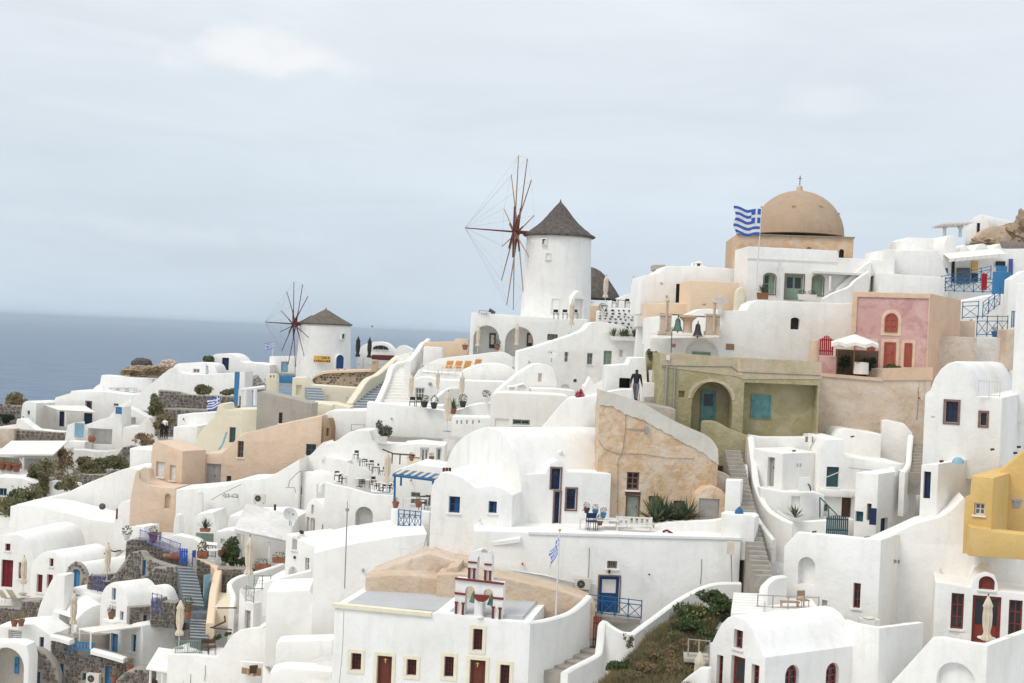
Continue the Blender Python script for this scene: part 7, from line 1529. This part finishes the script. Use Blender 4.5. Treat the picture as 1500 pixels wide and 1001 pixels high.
r = root('white_canopy', P(900, 1000, 85.5), 'white canopy roof with posts at the bottom centre left', 'canopy'); mb = MB(); p, q = P(820, 925, 86), P(980, 950, 84.5); mb.hexa([p, q, q + Vector((0, 3, .6)), p + Vector((0, 3, .6)), p + Vector((0, 0, .1)), q + Vector((0, 0, .1)), q + Vector((0, 3, .7)), p + Vector((0, 3, .7))]); mb.obj('roof_panel', 'white', r)
for x, y0, y1, d in ((842, 930, 1060, 86), (910, 945, 1060, 85.2), (965, 950, 1060, 84.7)): box3(r, 'post', 'trim_white', x, y1, d, x + 4, y0, d, .08)
house('white_wedge', 'white sloping wall left of the tall front parasol', 'wall', 86.4, -20, [(880, 862), (985, 800), (1060, 830)], 1000, 2)
# ---- far left: ridge houses, stone terraces, shrubs
Z(0, 480, 3.848)
house('white_house', 'far white house with navy door under a cream shade sail', 'house', 186, -6, [(200, 420), (305, 412), (312, 395), (395, 370), (402, 357), (600, 362), (740, 380)], 620, 6, ops=[D(333, 472, 362, 558, 'navy'), W(486, 418, 513, 460, 'navy', trim='trim_brown', tw=.12), D(472, 482, 520, 545, 'navy'), W(640, 428, 668, 442, 'grey_green', nx=2, ny=1)])
house('white_house', 'small white house end with tiny window at far left', 'house', 184, -25, smooth_prof([(120, 470), (128, 430), (150, 414), (180, 416), (205, 425)]), 620, 4, ops=[W(154, 468, 168, 492, 'dark', nx=1, ny=1)])
house('white_wall', 'low white terrace wall in front of the far left house', 'wall', 178, -4, [(-20, 560), (90, 545), (95, 515), (120, 515), (200, 575), (360, 590)], 620, 2, bev=.05)
r = root('shade_sail', P(420, 480, 182), 'cream shade sail above the far navy doors', 'shade sail'); mb = MB(); mb.add([P(250, 438, 185), P(330, 465, 180), P(540, 478, 180), P(480, 440, 185)], [(0, 1, 2, 3)]); mb.add([v - Vector((0, 0, .05)) for v in mb.v], [(3, 2, 1, 0)]); mb.obj('cloth', 'canvas_white', r); box3(r, 'post', 'trim_white', 372, 560, 180, 372, 470, 180, .08)
stonehouse('stone_wall', 'reddish brown dry stone wall below the far left terrace', 'wall', 177, -4, [(62, 600), (100, 575), (368, 596)], 720, 1.5, seed=61, size=.5, mats=['stone3', 'stone0', 'stone2', 'lava2']); house('tan_wall', 'smooth beige wall at the left edge beside dry stone wall', 'wall', 176.5, -4, [(-30, 570), (80, 572)], 720, 2, 'beige_old')
bush('round_shrub', 'round brown green shrub at the far left edge', [(120, 425, 192, 78, 52)], 'leaf_dry', 1800, .4); bush('dark_hedge', 'dark green hedge under the far left shrub', [(45, 515, 186, 45, 28)], 'leaf_dark', 700, .3); stonehouse('stone_wall', 'far low stone wall at the left edge by hedge', 'wall', 190, 0, [(-30, 430), (120, 440)], 560, 1, seed=62, size=.5)
house('white_house', 'far upper white terrace with chairs before the sea', 'house', 192, -4, [(560, 330), (572, 268), (700, 278), (860, 292)], 420, 3); house('white_parapet', 'white parapet of the far upper terrace', 'wall', 188, -4, smooth_prof([(520, 350), (560, 320), (600, 345), (680, 375), (790, 378)]), 460, 1)
for i, x in enumerate((640, 690, 740)): table(x, 372, 189.5, ['far terrace table, left of three by the sea', 'far terrace table, middle of three by the sea', 'far terrace table, right of three by the sea'][i], 1.1, 'iron', 'pale_blue', group='far terrace tables')
house('white_stair_house', 'white open hut with canopy roof and blue stair gate', 'house', 170, -6, [(360, 660), (378, 550), (420, 535), (425, 640), (475, 640), (478, 550), (560, 520), (640, 500), (650, 450), (685, 448), (690, 680)], 720, 3, bev=.08, ops=[HO(495, 570, 632, 660, 2.)])
leaf_door('stair_gate', 'pale blue gate on white steps left of open hut', 422, 538, 470, 620, 169.5, -6, 'pale_blue', 'gate'); house('white_steps', 'white stepped base in front of the pale blue gate', 'steps', 168, -6, [(385, 640), (480, 645)], 720, 2); leaf_door('blue_board', 'bright blue panel on top of the white pillar', 652, 447, 685, 488, 169, -6, 'sky_blue', 'panel')
mb = MB(); b = P(516, 645, 168); mb.lathe(b, [(.28, 0), (.42, .2), (.46, .45), (.33, .75), (.26, .8)], 16); tag(mb.obj('clay_jar', 'terracotta', None, b, smooth=40), 'big clay jar inside the white open hut', 'jar')
house('white_wall', 'pale rough wall right of the white open hut', 'wall', 168, -3, smooth_prof([(690, 600), (700, 560), (780, 555), (840, 510), (900, 640)], 3), 720, 3, 'white_warm'); house('white_arch_ramp', 'white arched ramp beside the round shrub', 'wall', 174, -3, smooth_prof([(600, 520), (660, 460), (720, 450), (820, 500), (860, 520)], 3), 600, 2, ops=[HO(690, 505, 765, 545, 1.)])
house('white_rubble_wall', 'whitewashed rubble bank under the open hut', 'wall', 165, -3, smooth_prof([(360, 690), (450, 690), (560, 700), (660, 690), (720, 670)], 3), 800, 2, 'white_old')
bush('dry_hedge', 'long olive brown hedge on the bank below open hut', [(520, 780, 158, 100, 45), (650, 760, 158, 85, 42)], 'leaf_olive', 3000, .32); bush('dry_shrub', 'tall dry brown shrub left of the long hedge', [(345, 740, 157, 30, 65)], 'leaf_brown', 900, .28)
stonehouse('stone_wall', 'low dark stone wall under the long hedge', 'wall', 152, -3, [(245, 850), (420, 832), (600, 828)], 900, 1, seed=63, size=.45); stonehouse('stone_wall', 'dark rubble wall with dry bush behind white bank', 'wall', 160, 10, [(660, 720), (690, 680), (740, 665)], 800, 1, seed=64, size=.45)
house('white_pergola_house', 'white house with flat pergola roof and pots at left edge', 'house', 158, -4, [(-40, 690), (60, 686), (250, 705), (300, 715), (340, 690)], 830, 4, ops=[HO(-20, 735, 225, 800, 2.)])
r = root('white_pergola', P(130, 860, 154), 'thin flat white pergola roof at the left edge', 'pergola'); mb = MB(); p, q = P(-30, 722, 154), P(300, 722, 154); mb.hexa([p, q, q + Vector((0, 5, 1.1)), p + Vector((0, 5, 1.1)), p + Vector((0, 0, .15)), q + Vector((0, 0, .15)), q + Vector((0, 5, 1.25)), p + Vector((0, 5, 1.25))]); mb.obj('roof_panel', 'white_warm', r); box3(r, 'post', 'trim_white', 128, 900, 154, 132, 735, 154, .12); box3(r, 'brace', 'trim_white', 130, 770, 154, 112, 738, 154, .08)
tq = house('white_terrace', 'white terrace wall with row of clay pots at left edge', 'wall', 153, -4, [(-40, 790), (60, 798), (170, 840)], 900, 2)
for i, x in enumerate((12, 52, 92)): pot(['clay pot, leftmost of row on the left edge terrace', 'clay pot, middle of row on the left edge terrace', 'clay pot, right of row on the left edge terrace'][i], x, 800 + i * 5, 153, .9, 'terracotta', 'leaf_dry', .6, 'clay pots in a row')
house('white_house', 'white house with teal window low at the left edge', 'house', 146, -4, [(-40, 840), (130, 850), (200, 880)], 1060, 3, ops=[W(-30, 905, 38, 950, 'pale_blue', nx=3, ny=1)])
bush('leafy_shrub', 'tangle of green shrubs climbing beside the left pergola', [(200, 830, 148, 45, 60), (220, 900, 146, 55, 60)], 'leaf_olive', 2200, .3); bush('green_bank', 'green ivy bank sloping down to the left corner', [(120, 950, 138, 80, 30), (30, 1010, 134, 70, 60)], 'leaf_green', 2400, .28)
house('white_blocks', 'broken white garden blocks below the low stone wall', 'wall', 146, -4, [(250, 900), (270, 870), (420, 885), (430, 930)], 980, 2); bush('small_tree', 'small thin tree beside the broken white blocks', [(328, 885, 143, 26, 32)], 'leaf_green', 400, .22, 'tree')
house('white_ramp', 'long white ramp wall climbing to the peach house', 'wall', 137, -6, smooth_prof([(320, 960), (440, 900), (560, 850), (680, 810), (730, 790), (745, 680), (860, 685)], 2), 1010, 3)
leaf_door('plant_niche', 'blue grey niche panel with potted plant above the ramp', 745, 695, 850, 800, 136.4, -6, 'pale_blue', 'panel'); pot('grey pot with green plant in the blue grey niche', 758, 740, 135.8, .9, 'grey_metal', 'leaf_green', .6)
bush('dry_shrub', 'dry shrub at right end of the long hedge', [(830, 640, 152, 40, 35)], 'leaf_brown', 300, .25)

Z(0, 0, 1)
bush('green_bank', 'dark green slope of shrubs at the left edge below pergola', [(14, 752, 131, 26, 26), (48, 722, 138, 20, 16)], 'leaf_olive', 2000, .28)
bush('dry_hedge', 'brown green scrub under the left edge bank wall', [(95, 705, 141, 24, 14), (70, 690, 146, 20, 16)], 'leaf_olive', 1200, .28)
bush('bare_shrub', 'wispy brown shrub below the white open hut', [(92, 678, 156, 16, 20), (80, 700, 154, 18, 16)], 'leaf_brown', 900, .25)
# ================================================================== SMALL FITTINGS READ OFF THE PHOTO
Z(180, 480, 3.848)
pipe('thin handrail along the white stair below the peach house', [(495, 972), (580, 925), (665, 885)], (109, 109.6), 'rope', .03)
for x, y in ((500, 990), (582, 950), (660, 905)): pass
planter('green flower trough on the white stair house', 605, 985, 108.5, 1.3, .35, mat='white', plant='leaf_green', ph=.4)
ac_unit('white air conditioner box on the stair house roof', 770, 985, 108.6, 0, 1.05)
house('white_stub', 'stubby white gatepost beside the peach forecourt', 'post', 109, 0, smooth_prof([(405, 960), (412, 930), (425, 922), (440, 932), (448, 960)]), 1050, .6)
Z(180, 740, 3.836)
table(512, 312, 97.2, 'round white garden table beside the terracotta planter', 1.0, rnd=True); railing('garden_railing', 'thin dark railing behind the round garden table', (480, 292, 98.2), (520, 295, 98.2), .8, 'iron', 2, style='bars')
house('white_block', 'white kitchen block below the awning house', 'house', 99.8, -6, [(530, 150), (590, 140), (640, 150)], 330, 2, ops=[HO(548, 190, 575, 215, .2)])
house('white_wall', 'low white wall at the right end of the awning terrace', 'wall', 96, 6, smooth_prof([(700, 420), (800, 395), (880, 345), (915, 320), (960, 300)]), 520, .35)
Z(400, 600, 3.848)
pipe('curved pale handrail beside the higher vaulted house', [(85, 440), (95, 400), (130, 365), (150, 348), (230, 345)], (107, 106), 'rope', .03)
pipe('second pale rail below the curved handrail', [(70, 440), (120, 440), (128, 470)], 106.5, 'rope', .03)
leaf_door('narrow_board', 'narrow brown board on the white wall near satellite dish', 5, 535, 15, 600, 104, 0, 'wood_brown', 'board'); leaf_door('small_sign', 'tiny dark red sign beside the satellite dish', 68, 562, 78, 582, 103, 0, 'maroon', 'sign')
bush('green_plant', 'small green climber on the wall of the low white house', [(160, 692, 91, 14, 10)], 'leaf_green', 160, .12, twig=False)
house('white_stub', 'white chimney stub behind the higher vaulted house', 'chimney', 106, 0, [(255, 425), (275, 422)], 470, .6); house('white_wall', 'white bench wall in front of the arched opening', 'wall', 97.5, -12, [(310, 690), (420, 665), (575, 655)], 740, 1.2)
for i, (x, y, l) in enumerate(((690, 555, 'clay bowl of flowers on the parapet under pergola'), (818, 552, 'round dark plant bowl on the table under pergola'), (780, 290, 'clay bowl on the wall right of the restaurant'), (893, 292, 'dark clay bowl by the french doors'))): pot(l, x, y, 84.5 if y > 500 else 106, .4, 'terracotta', 'leaf_dry', .35)
table(800, 565, 86, 'white clothed table under the blue pergola', 1.6, wy=.8, top='canvas_white'); chair(845, 568, 86.4, 'navy cushioned chair under the blue pergola', 30, 'navy')
Z(600, 460, 4.172)
for x, y, d, l in ((125, 427, 125.8, 'round dark lamp on the shallow arched house'), (110, 705, 118.6, 'round wall lamp, left one on the blank white wall'), (157, 713, 118.6, 'round wall lamp, right one on the blank white wall'), (1010, 410, 116, 'dark lamp on thin stalk right of the white wall')):
    b = P(x, y, d); mb = MB(); mb.ball(b, .16, .1, .16, 8); tag(mb.obj('wall_lamp', 'grey_metal', None, b, smooth=60), l, 'lamp')
wall3('stair_wall', 'slanting white wall behind the closed parasols', [(130, 540, 121), (180, 490, 123), (230, 455, 125), (290, 452, 126)], 2.0, .4)
house('white_niche', 'white wall niches with square panel near the cream vault', 'wall', 117, 2, [(600, 445), (640, 440), (700, 425), (735, 455)], 600, 2, ops=[HO(610, 448, 640, 482, .15), HO(660, 430, 712, 482, .15, arch=True)])
Z(0, 740, 3.836)
b = P(575, 8, 117); mb = MB(); mb.ball(b, .28, .22, .27, 10); tag(mb.obj('round_vent', 'cloth_grey', None, b, smooth=60), 'round dark vent on the sloping white roof at left', 'vent')
house('red_strip', 'narrow dark red slit board on the white water tank', 'board', 112.5, -12, [(652, 20), (660, 20)], 80, .1, 'crimson')
pipe('dark pipe and hose on the low white roof behind stone wall', [(585, 275), (615, 250), (640, 262), (680, 255)], 104, 'dark', .05); pot('grey bush in a pot beside the white rooftop cube', 712, 200, 108, .5, 'white_old', 'leaf_grey', .8)
Z(1070, 600, 4.352)
pipe('thin wire strung across the white flat roofed house', [(755, 372), (900, 388), (1090, 402)], 78.6, 'wire', .015); pipe('pale pole leaning on the teal shuttered window', [(605, 435), (705, 395)], 78.7, 'canvas', .03)
r = root('roof_chimney', P(505, 210, 80.8), 'pair of small dark roof vents with white cap', 'chimney')
for x in (485, 518): mb = MB(); mb.cbox(P(x, 208, 80.8), .12, .2, .3); mb.obj('vent', 'wood_grey', r)
mb = MB(); mb.cbox(P(503, 208, 80.8), .22, .25, .5); mb.obj('stack', 'white', r)
r = root('meter_box', P(480, 520, 76.9), 'white meter box with dark pipe on the low house', 'utility box'); mb = MB(); mb.cbox(P(468, 520, 76.9), .55, .3, .75); mb.obj('casing', 'trim_white', r); mb = MB(); mb.path([P(495, 475, 76.7), P(508, 490, 76.7), P(512, 520, 76.7)], .035); mb.obj('pipe', 'dark', r)
for x, y, l in ((370, 278, 'left dark roof drain on the small white house'), (405, 266, 'right dark roof drain on the small white house'), (778, 175, 'brown roof drain on the white vault'), (535, 782, 'dark drain on the alcove house edge')):
    b = P(x, y, 79.5 if y < 500 else 69.2); mb = MB(); mb.tube(b - Vector((.1, 0, 0)), b + Vector((.1, 0, .04)), .05, .04, 7); tag(mb.obj('roof_drain', 'wood_brown', None, b), l, 'drain')
bush('green_plant', 'low green plants along the gate wall', [(880, 820, 74.6, 32, 10)], 'leaf_green', 200, .1, twig=False)
Z(840, 560, 4.172)
pipe('small rusty pipe on the white bed wall', [(545, 915), (570, 905), (605, 925)], 73.4, 'maroon', .06)
bush('terrace_flowers', 'pink and green flower tops on the terrace table', [(80, 778, 73.8, 25, 14), (135, 790, 73.8, 20, 12)], 'flower_red', 160, .08, twig=False)
Z(1330, 490, 4.765)
stairs('grey_steps', 'narrow grey steps climbing beside the blue windowed house', (30, 965, 77.6), (62, 745, 81.5), 1.0, 10, 'step_stone', skew=0)
wall3('stair_wall', 'white wall curving beside the narrow grey steps', [(-40, 960, 77), (0, 900, 78.2), (10, 800, 80), (20, 700, 81.5)], 2.4, .3)
Z(1070, 600, 4.352)
house('white_block', 'low white step block in front of the brown door', 'house', 77.6, 2, [(570, 690), (700, 700), (790, 702)], 800, .8); house('white_ledge', 'white ledge under the teal shuttered window', 'wall', 78.7, 2, [(572, 505), (700, 512), (800, 520)], 560, .35)
house('white_stub', 'white chimney stub on the meter cupboard house', 'chimney', 77.5, -30, [(985, 395), (1010, 370), (1040, 372), (1055, 398)], 430, .7)
# ---- spouts, lamps and cable runs that dot the whitewashed walls
def clutter():
    rnd = random.Random(77)
    for nm, i in list(INFO.items()):
        if not nm.startswith(('white_house', 'white_wall', 'vaulted_house', 'terrace_wall', 'retaining', 'white_terrace')): continue
        pl = i['pl']; s0, s1 = i['top'][0][0], i['top'][-1][0]; tt = min(t for _, t in i['top']); 
        if s1 - s0 < 2.2: continue
        ops = i.get('ops', ())
        def free(s, t, m_=.25): return all(not (o['r'][0] - m_ < s < o['r'][1] + m_ and o['r'][2] - m_ < t < o['r'][3] + m_) for o in ops)
        for _ in range(rnd.choice((1, 2, 2, 3))):
            s = rnd.uniform(s0 + .4, s1 - .4); t = tt - rnd.uniform(.3, 1.6)
            if not free(s, t): continue
            k = rnd.random(); mb = MB()
            if k < .4: mb.tube(pl.w(s, t, .05), pl.w(s, t - .05, -.22), .045, .04, 7); mb.obj('drain_spout', rnd.choice(('white_old', 'terracotta', 'grey_metal')), i['root'])
            elif k < .7: mb.cbox(pl.w(s, t, -.06), .1, .12, .16, pl.yaw); mb.obj('wall_lamp', rnd.choice(('dark', 'grey_metal')), i['root'])
            else:
                L_ = rnd.uniform(.8, 2.0)
                if free(s, t - L_ / 2, .4) and free(s, t - L_, .3): mb.path([pl.w(s, t, -.02), pl.w(s + .02, t - L_ * .5, -.02), pl.w(s - .01, t - L_, -.02)], .014, 5); mb.obj('cable', rnd.choice(('rope', 'white_old', 'wire')), i['root'])
clutter()
# ================================================================== SETTING
def plane_sheet():
    mb = MB(); n = 24; L_ = 90000.
    xs = [-L_, -30000, -9000, -3000, -1000, 0, 1000, 3000, 9000, 30000, L_]; ys = [-600, 0, 600, 1500, 3000, 6000, 15000, 40000, 110000]
    vs = [(x, y, 0) for y in ys for x in xs]; m_ = len(xs)
    mb.add(vs, [(j * m_ + i, j * m_ + i + 1, (j + 1) * m_ + i + 1, (j + 1) * m_ + i) for j in range(len(ys) - 1) for i in range(m_ - 1)])
    m, nt, bs = _nt('sea'); p = _pos(nt)
    n1 = _noise(nt, .004, 5, .6, _pos(nt, (.6, 2.2, 1)))
    n4 = _noise(nt, .02, 6, .7, _pos(nt, (.5, 1.4, 1))); n3 = _noise(nt, .035, 3, .6, _pos(nt, (.6, 1.2, 1)))
    col = _mix(nt, _ramp(nt, n1, .3, .7), (.17, .225, .30), (.195, .25, .33))
    col = _mix(nt, _ramp(nt, n4, .38, .62, 0, .9), col, (.09, .14, .22))
    col = _mix(nt, _ramp(nt, n3, .755, .80), col, (.5, .54, .58))
    nt.links.new(col, bs.inputs['Base Color']); bs.inputs['Roughness'].default_value = .55; bs.inputs['IOR'].default_value = 1.33
    _bump(nt, bs, _noise(nt, .12, 6, .65, _pos(nt, (.6, 1.5, 1))), .9, 3.)
    o = mb.obj('sea', 'sea', None, Vector()); o['kind'] = 'structure'; o['label'] = 'grey blue sea reaching to the hazy horizon'
plane_sheet()
Z(0, 0, 1)
CTRL = [(1040, 1040, 60), (1450, 1080, 58), (1250, 1010, 64), (1500, 860, 68), (1400, 970, 66), (1180, 880, 68), (1140, 720, 76), (1300, 720, 77), (1500, 650, 80), (1000, 900, 69), (870, 1000, 64), (620, 1050, 62), (500, 1030, 66), (780, 940, 69), (900, 790, 76), (700, 800, 78), (560, 870, 76),
        (1000, 620, 81), (930, 605, 82), (1100, 660, 80), (1280, 580, 88), (1080, 540, 95), (1200, 500, 96), (1350, 470, 102), (1480, 500, 100), (1160, 455, 108), (980, 480, 108), (1400, 400, 115), (1490, 380, 122),
        (850, 640, 92), (720, 680, 95), (600, 780, 92), (450, 850, 90), (400, 960, 84), (300, 1030, 82), (100, 1040, 84), (0, 1000, 88), (150, 930, 92), (260, 850, 98), (0, 860, 108), (120, 800, 115), (330, 760, 108), (230, 740, 117), (350, 720, 117), (440, 700, 112), (550, 690, 108),
        (640, 640, 116), (820, 590, 122), (900, 520, 132), (740, 540, 136), (640, 560, 134), (520, 600, 138), (400, 620, 146), (300, 640, 152), (180, 680, 140), (60, 720, 150), (20, 690, 165), (100, 660, 178), (200, 620, 178), (300, 590, 176), (470, 580, 190), (560, 605, 168), (640, 575, 160), (780, 490, 152), (880, 480, 145), (20, 600, 195), (120, 590, 195), (260, 570, 195), (380, 550, 200)]
def terrain():
    pts = [(P(x, y, d), ) for x, y, d in CTRL]; pts = [p[0] for p in pts]
    def h(x, y):
        sw = sz = 0
        for p in pts:
            r2 = (p.x - x) ** 2 + (p.y - y) ** 2 + 2.; w = 1 / r2 ** 2; sw += w; sz += w * p.z
        z = sz / sw - 3.4
        # the ridge falls away to the sea behind and to the left
        far = 0
        ridge = 128 + 80 * max(0, min(1, (20 - x) / 75.)) 
        if y > ridge: far += (y - ridge) * .9
        edge = -62 - max(0, (y - 110)) * .12
        if x < edge: far += (edge - x) * 1.3
        if y < 50: far += (50 - y) * .45
        z = z - far + .5 * noise.noise(Vector((x * .15, y * .15, 0)))
        return max(z, -6)
    mb = MB(); xs = [-170 + 2.2 * i for i in range(140)]; ys = [15 + 2.2 * j for j in range(125)]; m_ = len(xs)
    mb.add([(x, y, h(x, y)) for y in ys for x in xs], [(j * m_ + i, j * m_ + i + 1, (j + 1) * m_ + i + 1, (j + 1) * m_ + i) for j in range(len(ys) - 1) for i in range(m_ - 1)])
    m, nt, bs = _nt('hill'); p = _pos(nt); sx = nt.nodes.new('ShaderNodeSeparateXYZ'); nt.links.new(p, sx.inputs[0])
    wob = _noise(nt, .2, 4, .6, p); ad = nt.nodes.new('ShaderNodeMath'); ad.operation = 'MULTIPLY_ADD'; ad.inputs[1].default_value = 8.; nt.links.new(wob, ad.inputs[0]); nt.links.new(sx.outputs[0], ad.inputs[2])
    earth = _mix(nt, _ramp(nt, _noise(nt, .5, 6, .6, p), .35, .65), (.22, .17, .11), (.32, .26, .18)); paved = _mix(nt, _ramp(nt, _noise(nt, .8, 6, .6, p), .35, .65), (.62, .60, .56), (.70, .68, .64))
    nt.links.new(_mix(nt, _ramp(nt, ad.outputs[0], -46, -44), earth, paved), bs.inputs['Base Color']); bs.inputs['Roughness'].default_value = .95; _bump(nt, bs, _noise(nt, 1.2, 6, .6, p), .8, .3)
    o = mb.obj('hillside', 'hill', None, Vector(), smooth=60); o['kind'] = 'structure'; o['label'] = 'rocky brown hillside below the village houses'
terrain()

def haze_box():
    m = bpy.data.materials.new('haze_air'); m.use_nodes = True; nt = m.node_tree
    for n in list(nt.nodes): nt.nodes.remove(n)
    o = nt.nodes.new('ShaderNodeOutputMaterial'); v = nt.nodes.new('ShaderNodeVolumePrincipled')
    v.inputs['Color'].default_value = (.74, .87, 1.0, 1); v.inputs['Density'].default_value = 6.5e-5; v.inputs['Anisotropy'].default_value = .2
    nt.links.new(v.outputs[0], o.inputs['Volume']); MATS['haze_air'] = m
    mb = MB(); mb.box((-91000, -700, -8), (182000, 0, 0), (0, 111500, 0), (0, 0, CAMZ + 30 + 8)); h = mb.obj('haze', 'haze_air', None, Vector()); h['kind'] = 'stuff'; h['label'] = 'pale sea haze in the air'
haze_box()
# ---- grass bank and lemon tree in front of the stair parapet
Z(840, 780, 4.531)
cells = []
G = [[(140, 1090, 61.5), (420, 1090, 60.5), (800, 1090, 60)], [(220, 990, 63.6), (430, 930, 63.5), (800, 960, 62.5)], [(380, 850, 65.8), (520, 760, 66), (830, 850, 64.5)], [(560, 690, 68), (700, 640, 67.5), (900, 700, 66.5)], [(700, 560, 69.5), (850, 520, 69.3), (960, 600, 68)]]
Gp = [[P(*q) for q in row] for row in G]
for a, b in zip(Gp, Gp[1:]):
    for i in range(2): cells.append((a[i], a[i + 1], b[i + 1], b[i]))
mb = MB()
for c in cells: mb.add(list(c), [(0, 1, 2, 3)])
o = mb.obj('grass_bank', 'soil', None, Vector()); o['kind'] = 'structure'; o['label'] = 'earth bank below the white stair parapet'
grass_patch('dry_grass', 'dry brown and green grass on the bank below the stairs', cells, None, 9000, .55, mats=['leaf_dry', 'leaf_olive'])
bush('lemon_tree', 'lemon tree with yellow fruit leaning against the white parapet', [(830, 550, 67.6, 150, 85), (960, 480, 68, 115, 75), (900, 430, 68.3, 90, 55), (1000, 545, 67.8, 70, 60), (800, 640, 67, 160, 70), (880, 690, 66.4, 90, 60), (720, 660, 66.9, 100, 60)], 'leaf_green', 8500, .15, 'tree', up=.1)
r = [o for o in COL.objects if o.name.startswith('lemon_tree')][-1]; rnd = random.Random(9); mb = MB()
for i in range(30):
    p = P(840 + rnd.gauss(0, 90), 545 + rnd.gauss(0, 55), 67.0 + rnd.uniform(-.5, .3)); mb.ball(p, .035, .035, .045, 5)
o = mb.obj('lemons', 'lemon', r); o['kind'] = 'stuff'
mb = MB(); mb.path([P(850, 760, 66.4), P(835, 680, 66.8), P(850, 600, 67.4), P(900, 540, 67.8)], .08); mb.path([P(835, 680, 66.8), P(780, 600, 67.2)], .05); mb.obj('trunk', 'wood_grey', r)
bush('olive_bush', 'low olive green bush below the lemon tree', [(700, 700, 66.6, 120, 60)], 'leaf_olive', 2200, .16)
bush('dry_shrub', 'tawny dry shrub on the grass bank', [(600, 850, 64.6, 150, 70), (680, 810, 65, 90, 60)], 'leaf_brown', 3000, .16); bush('green_bush', 'dark green weeds at the foot of grass bank', [(330, 900, 64.4, 110, 45), (260, 880, 65, 35, 30)], 'leaf_green', 1500, .14)
bush('thin_sapling', 'thin pale sapling against the white stair parapet', [(365, 720, 66.4, 45, 50)], 'leaf_olive', 120, .14, 'tree')
r = railing('rope_railing', 'pale iron railing on the small balcony beside the red vault', (760, 822, 62.5), (900, 835, 62.5), .75, 'rope', 2, style='none')
house('stone_balcony', 'small grey stone balcony left of the red vault', 'balcony', 62.2, -5, [(735, 832), (900, 842)], 870, 1.2, 'concrete')
closed_umbrella('closed cream parasol at the edge of dry grass bank', 822, 1226, 61.8, 2.9)
house('white_wall', 'white curved wall at bottom beside the dry grass', 'wall', 60.8, -20, smooth_prof([(700, 1010), (760, 960), (810, 925), (840, 905), (905, 905)]), 1150, .4)

for i, (x, y, d, a, b, mt, l) in enumerate(((440, 860, 64.8, 90, 55, 'leaf_olive', 'olive grass clump at the left of the bank'), (540, 930, 63, 120, 60, 'leaf_brown', 'tawny grass clump low on the bank'), (400, 960, 62.6, 100, 50, 'leaf_olive', 'green brown clump at the bottom of the bank'), (700, 920, 62.6, 110, 60, 'leaf_dry', 'straw coloured clump near the pale parasol'), (760, 760, 65.4, 90, 60, 'leaf_brown', 'brown scrub below the lemon tree'), (560, 770, 66, 80, 45, 'leaf_dry', 'dry scrub against the stair parapet'))):
    bush('grass_clump', l, [(x, y, d, a, b)], mt, 2600, .13, 'shrub', 'clumps on the grass bank', 1.6)
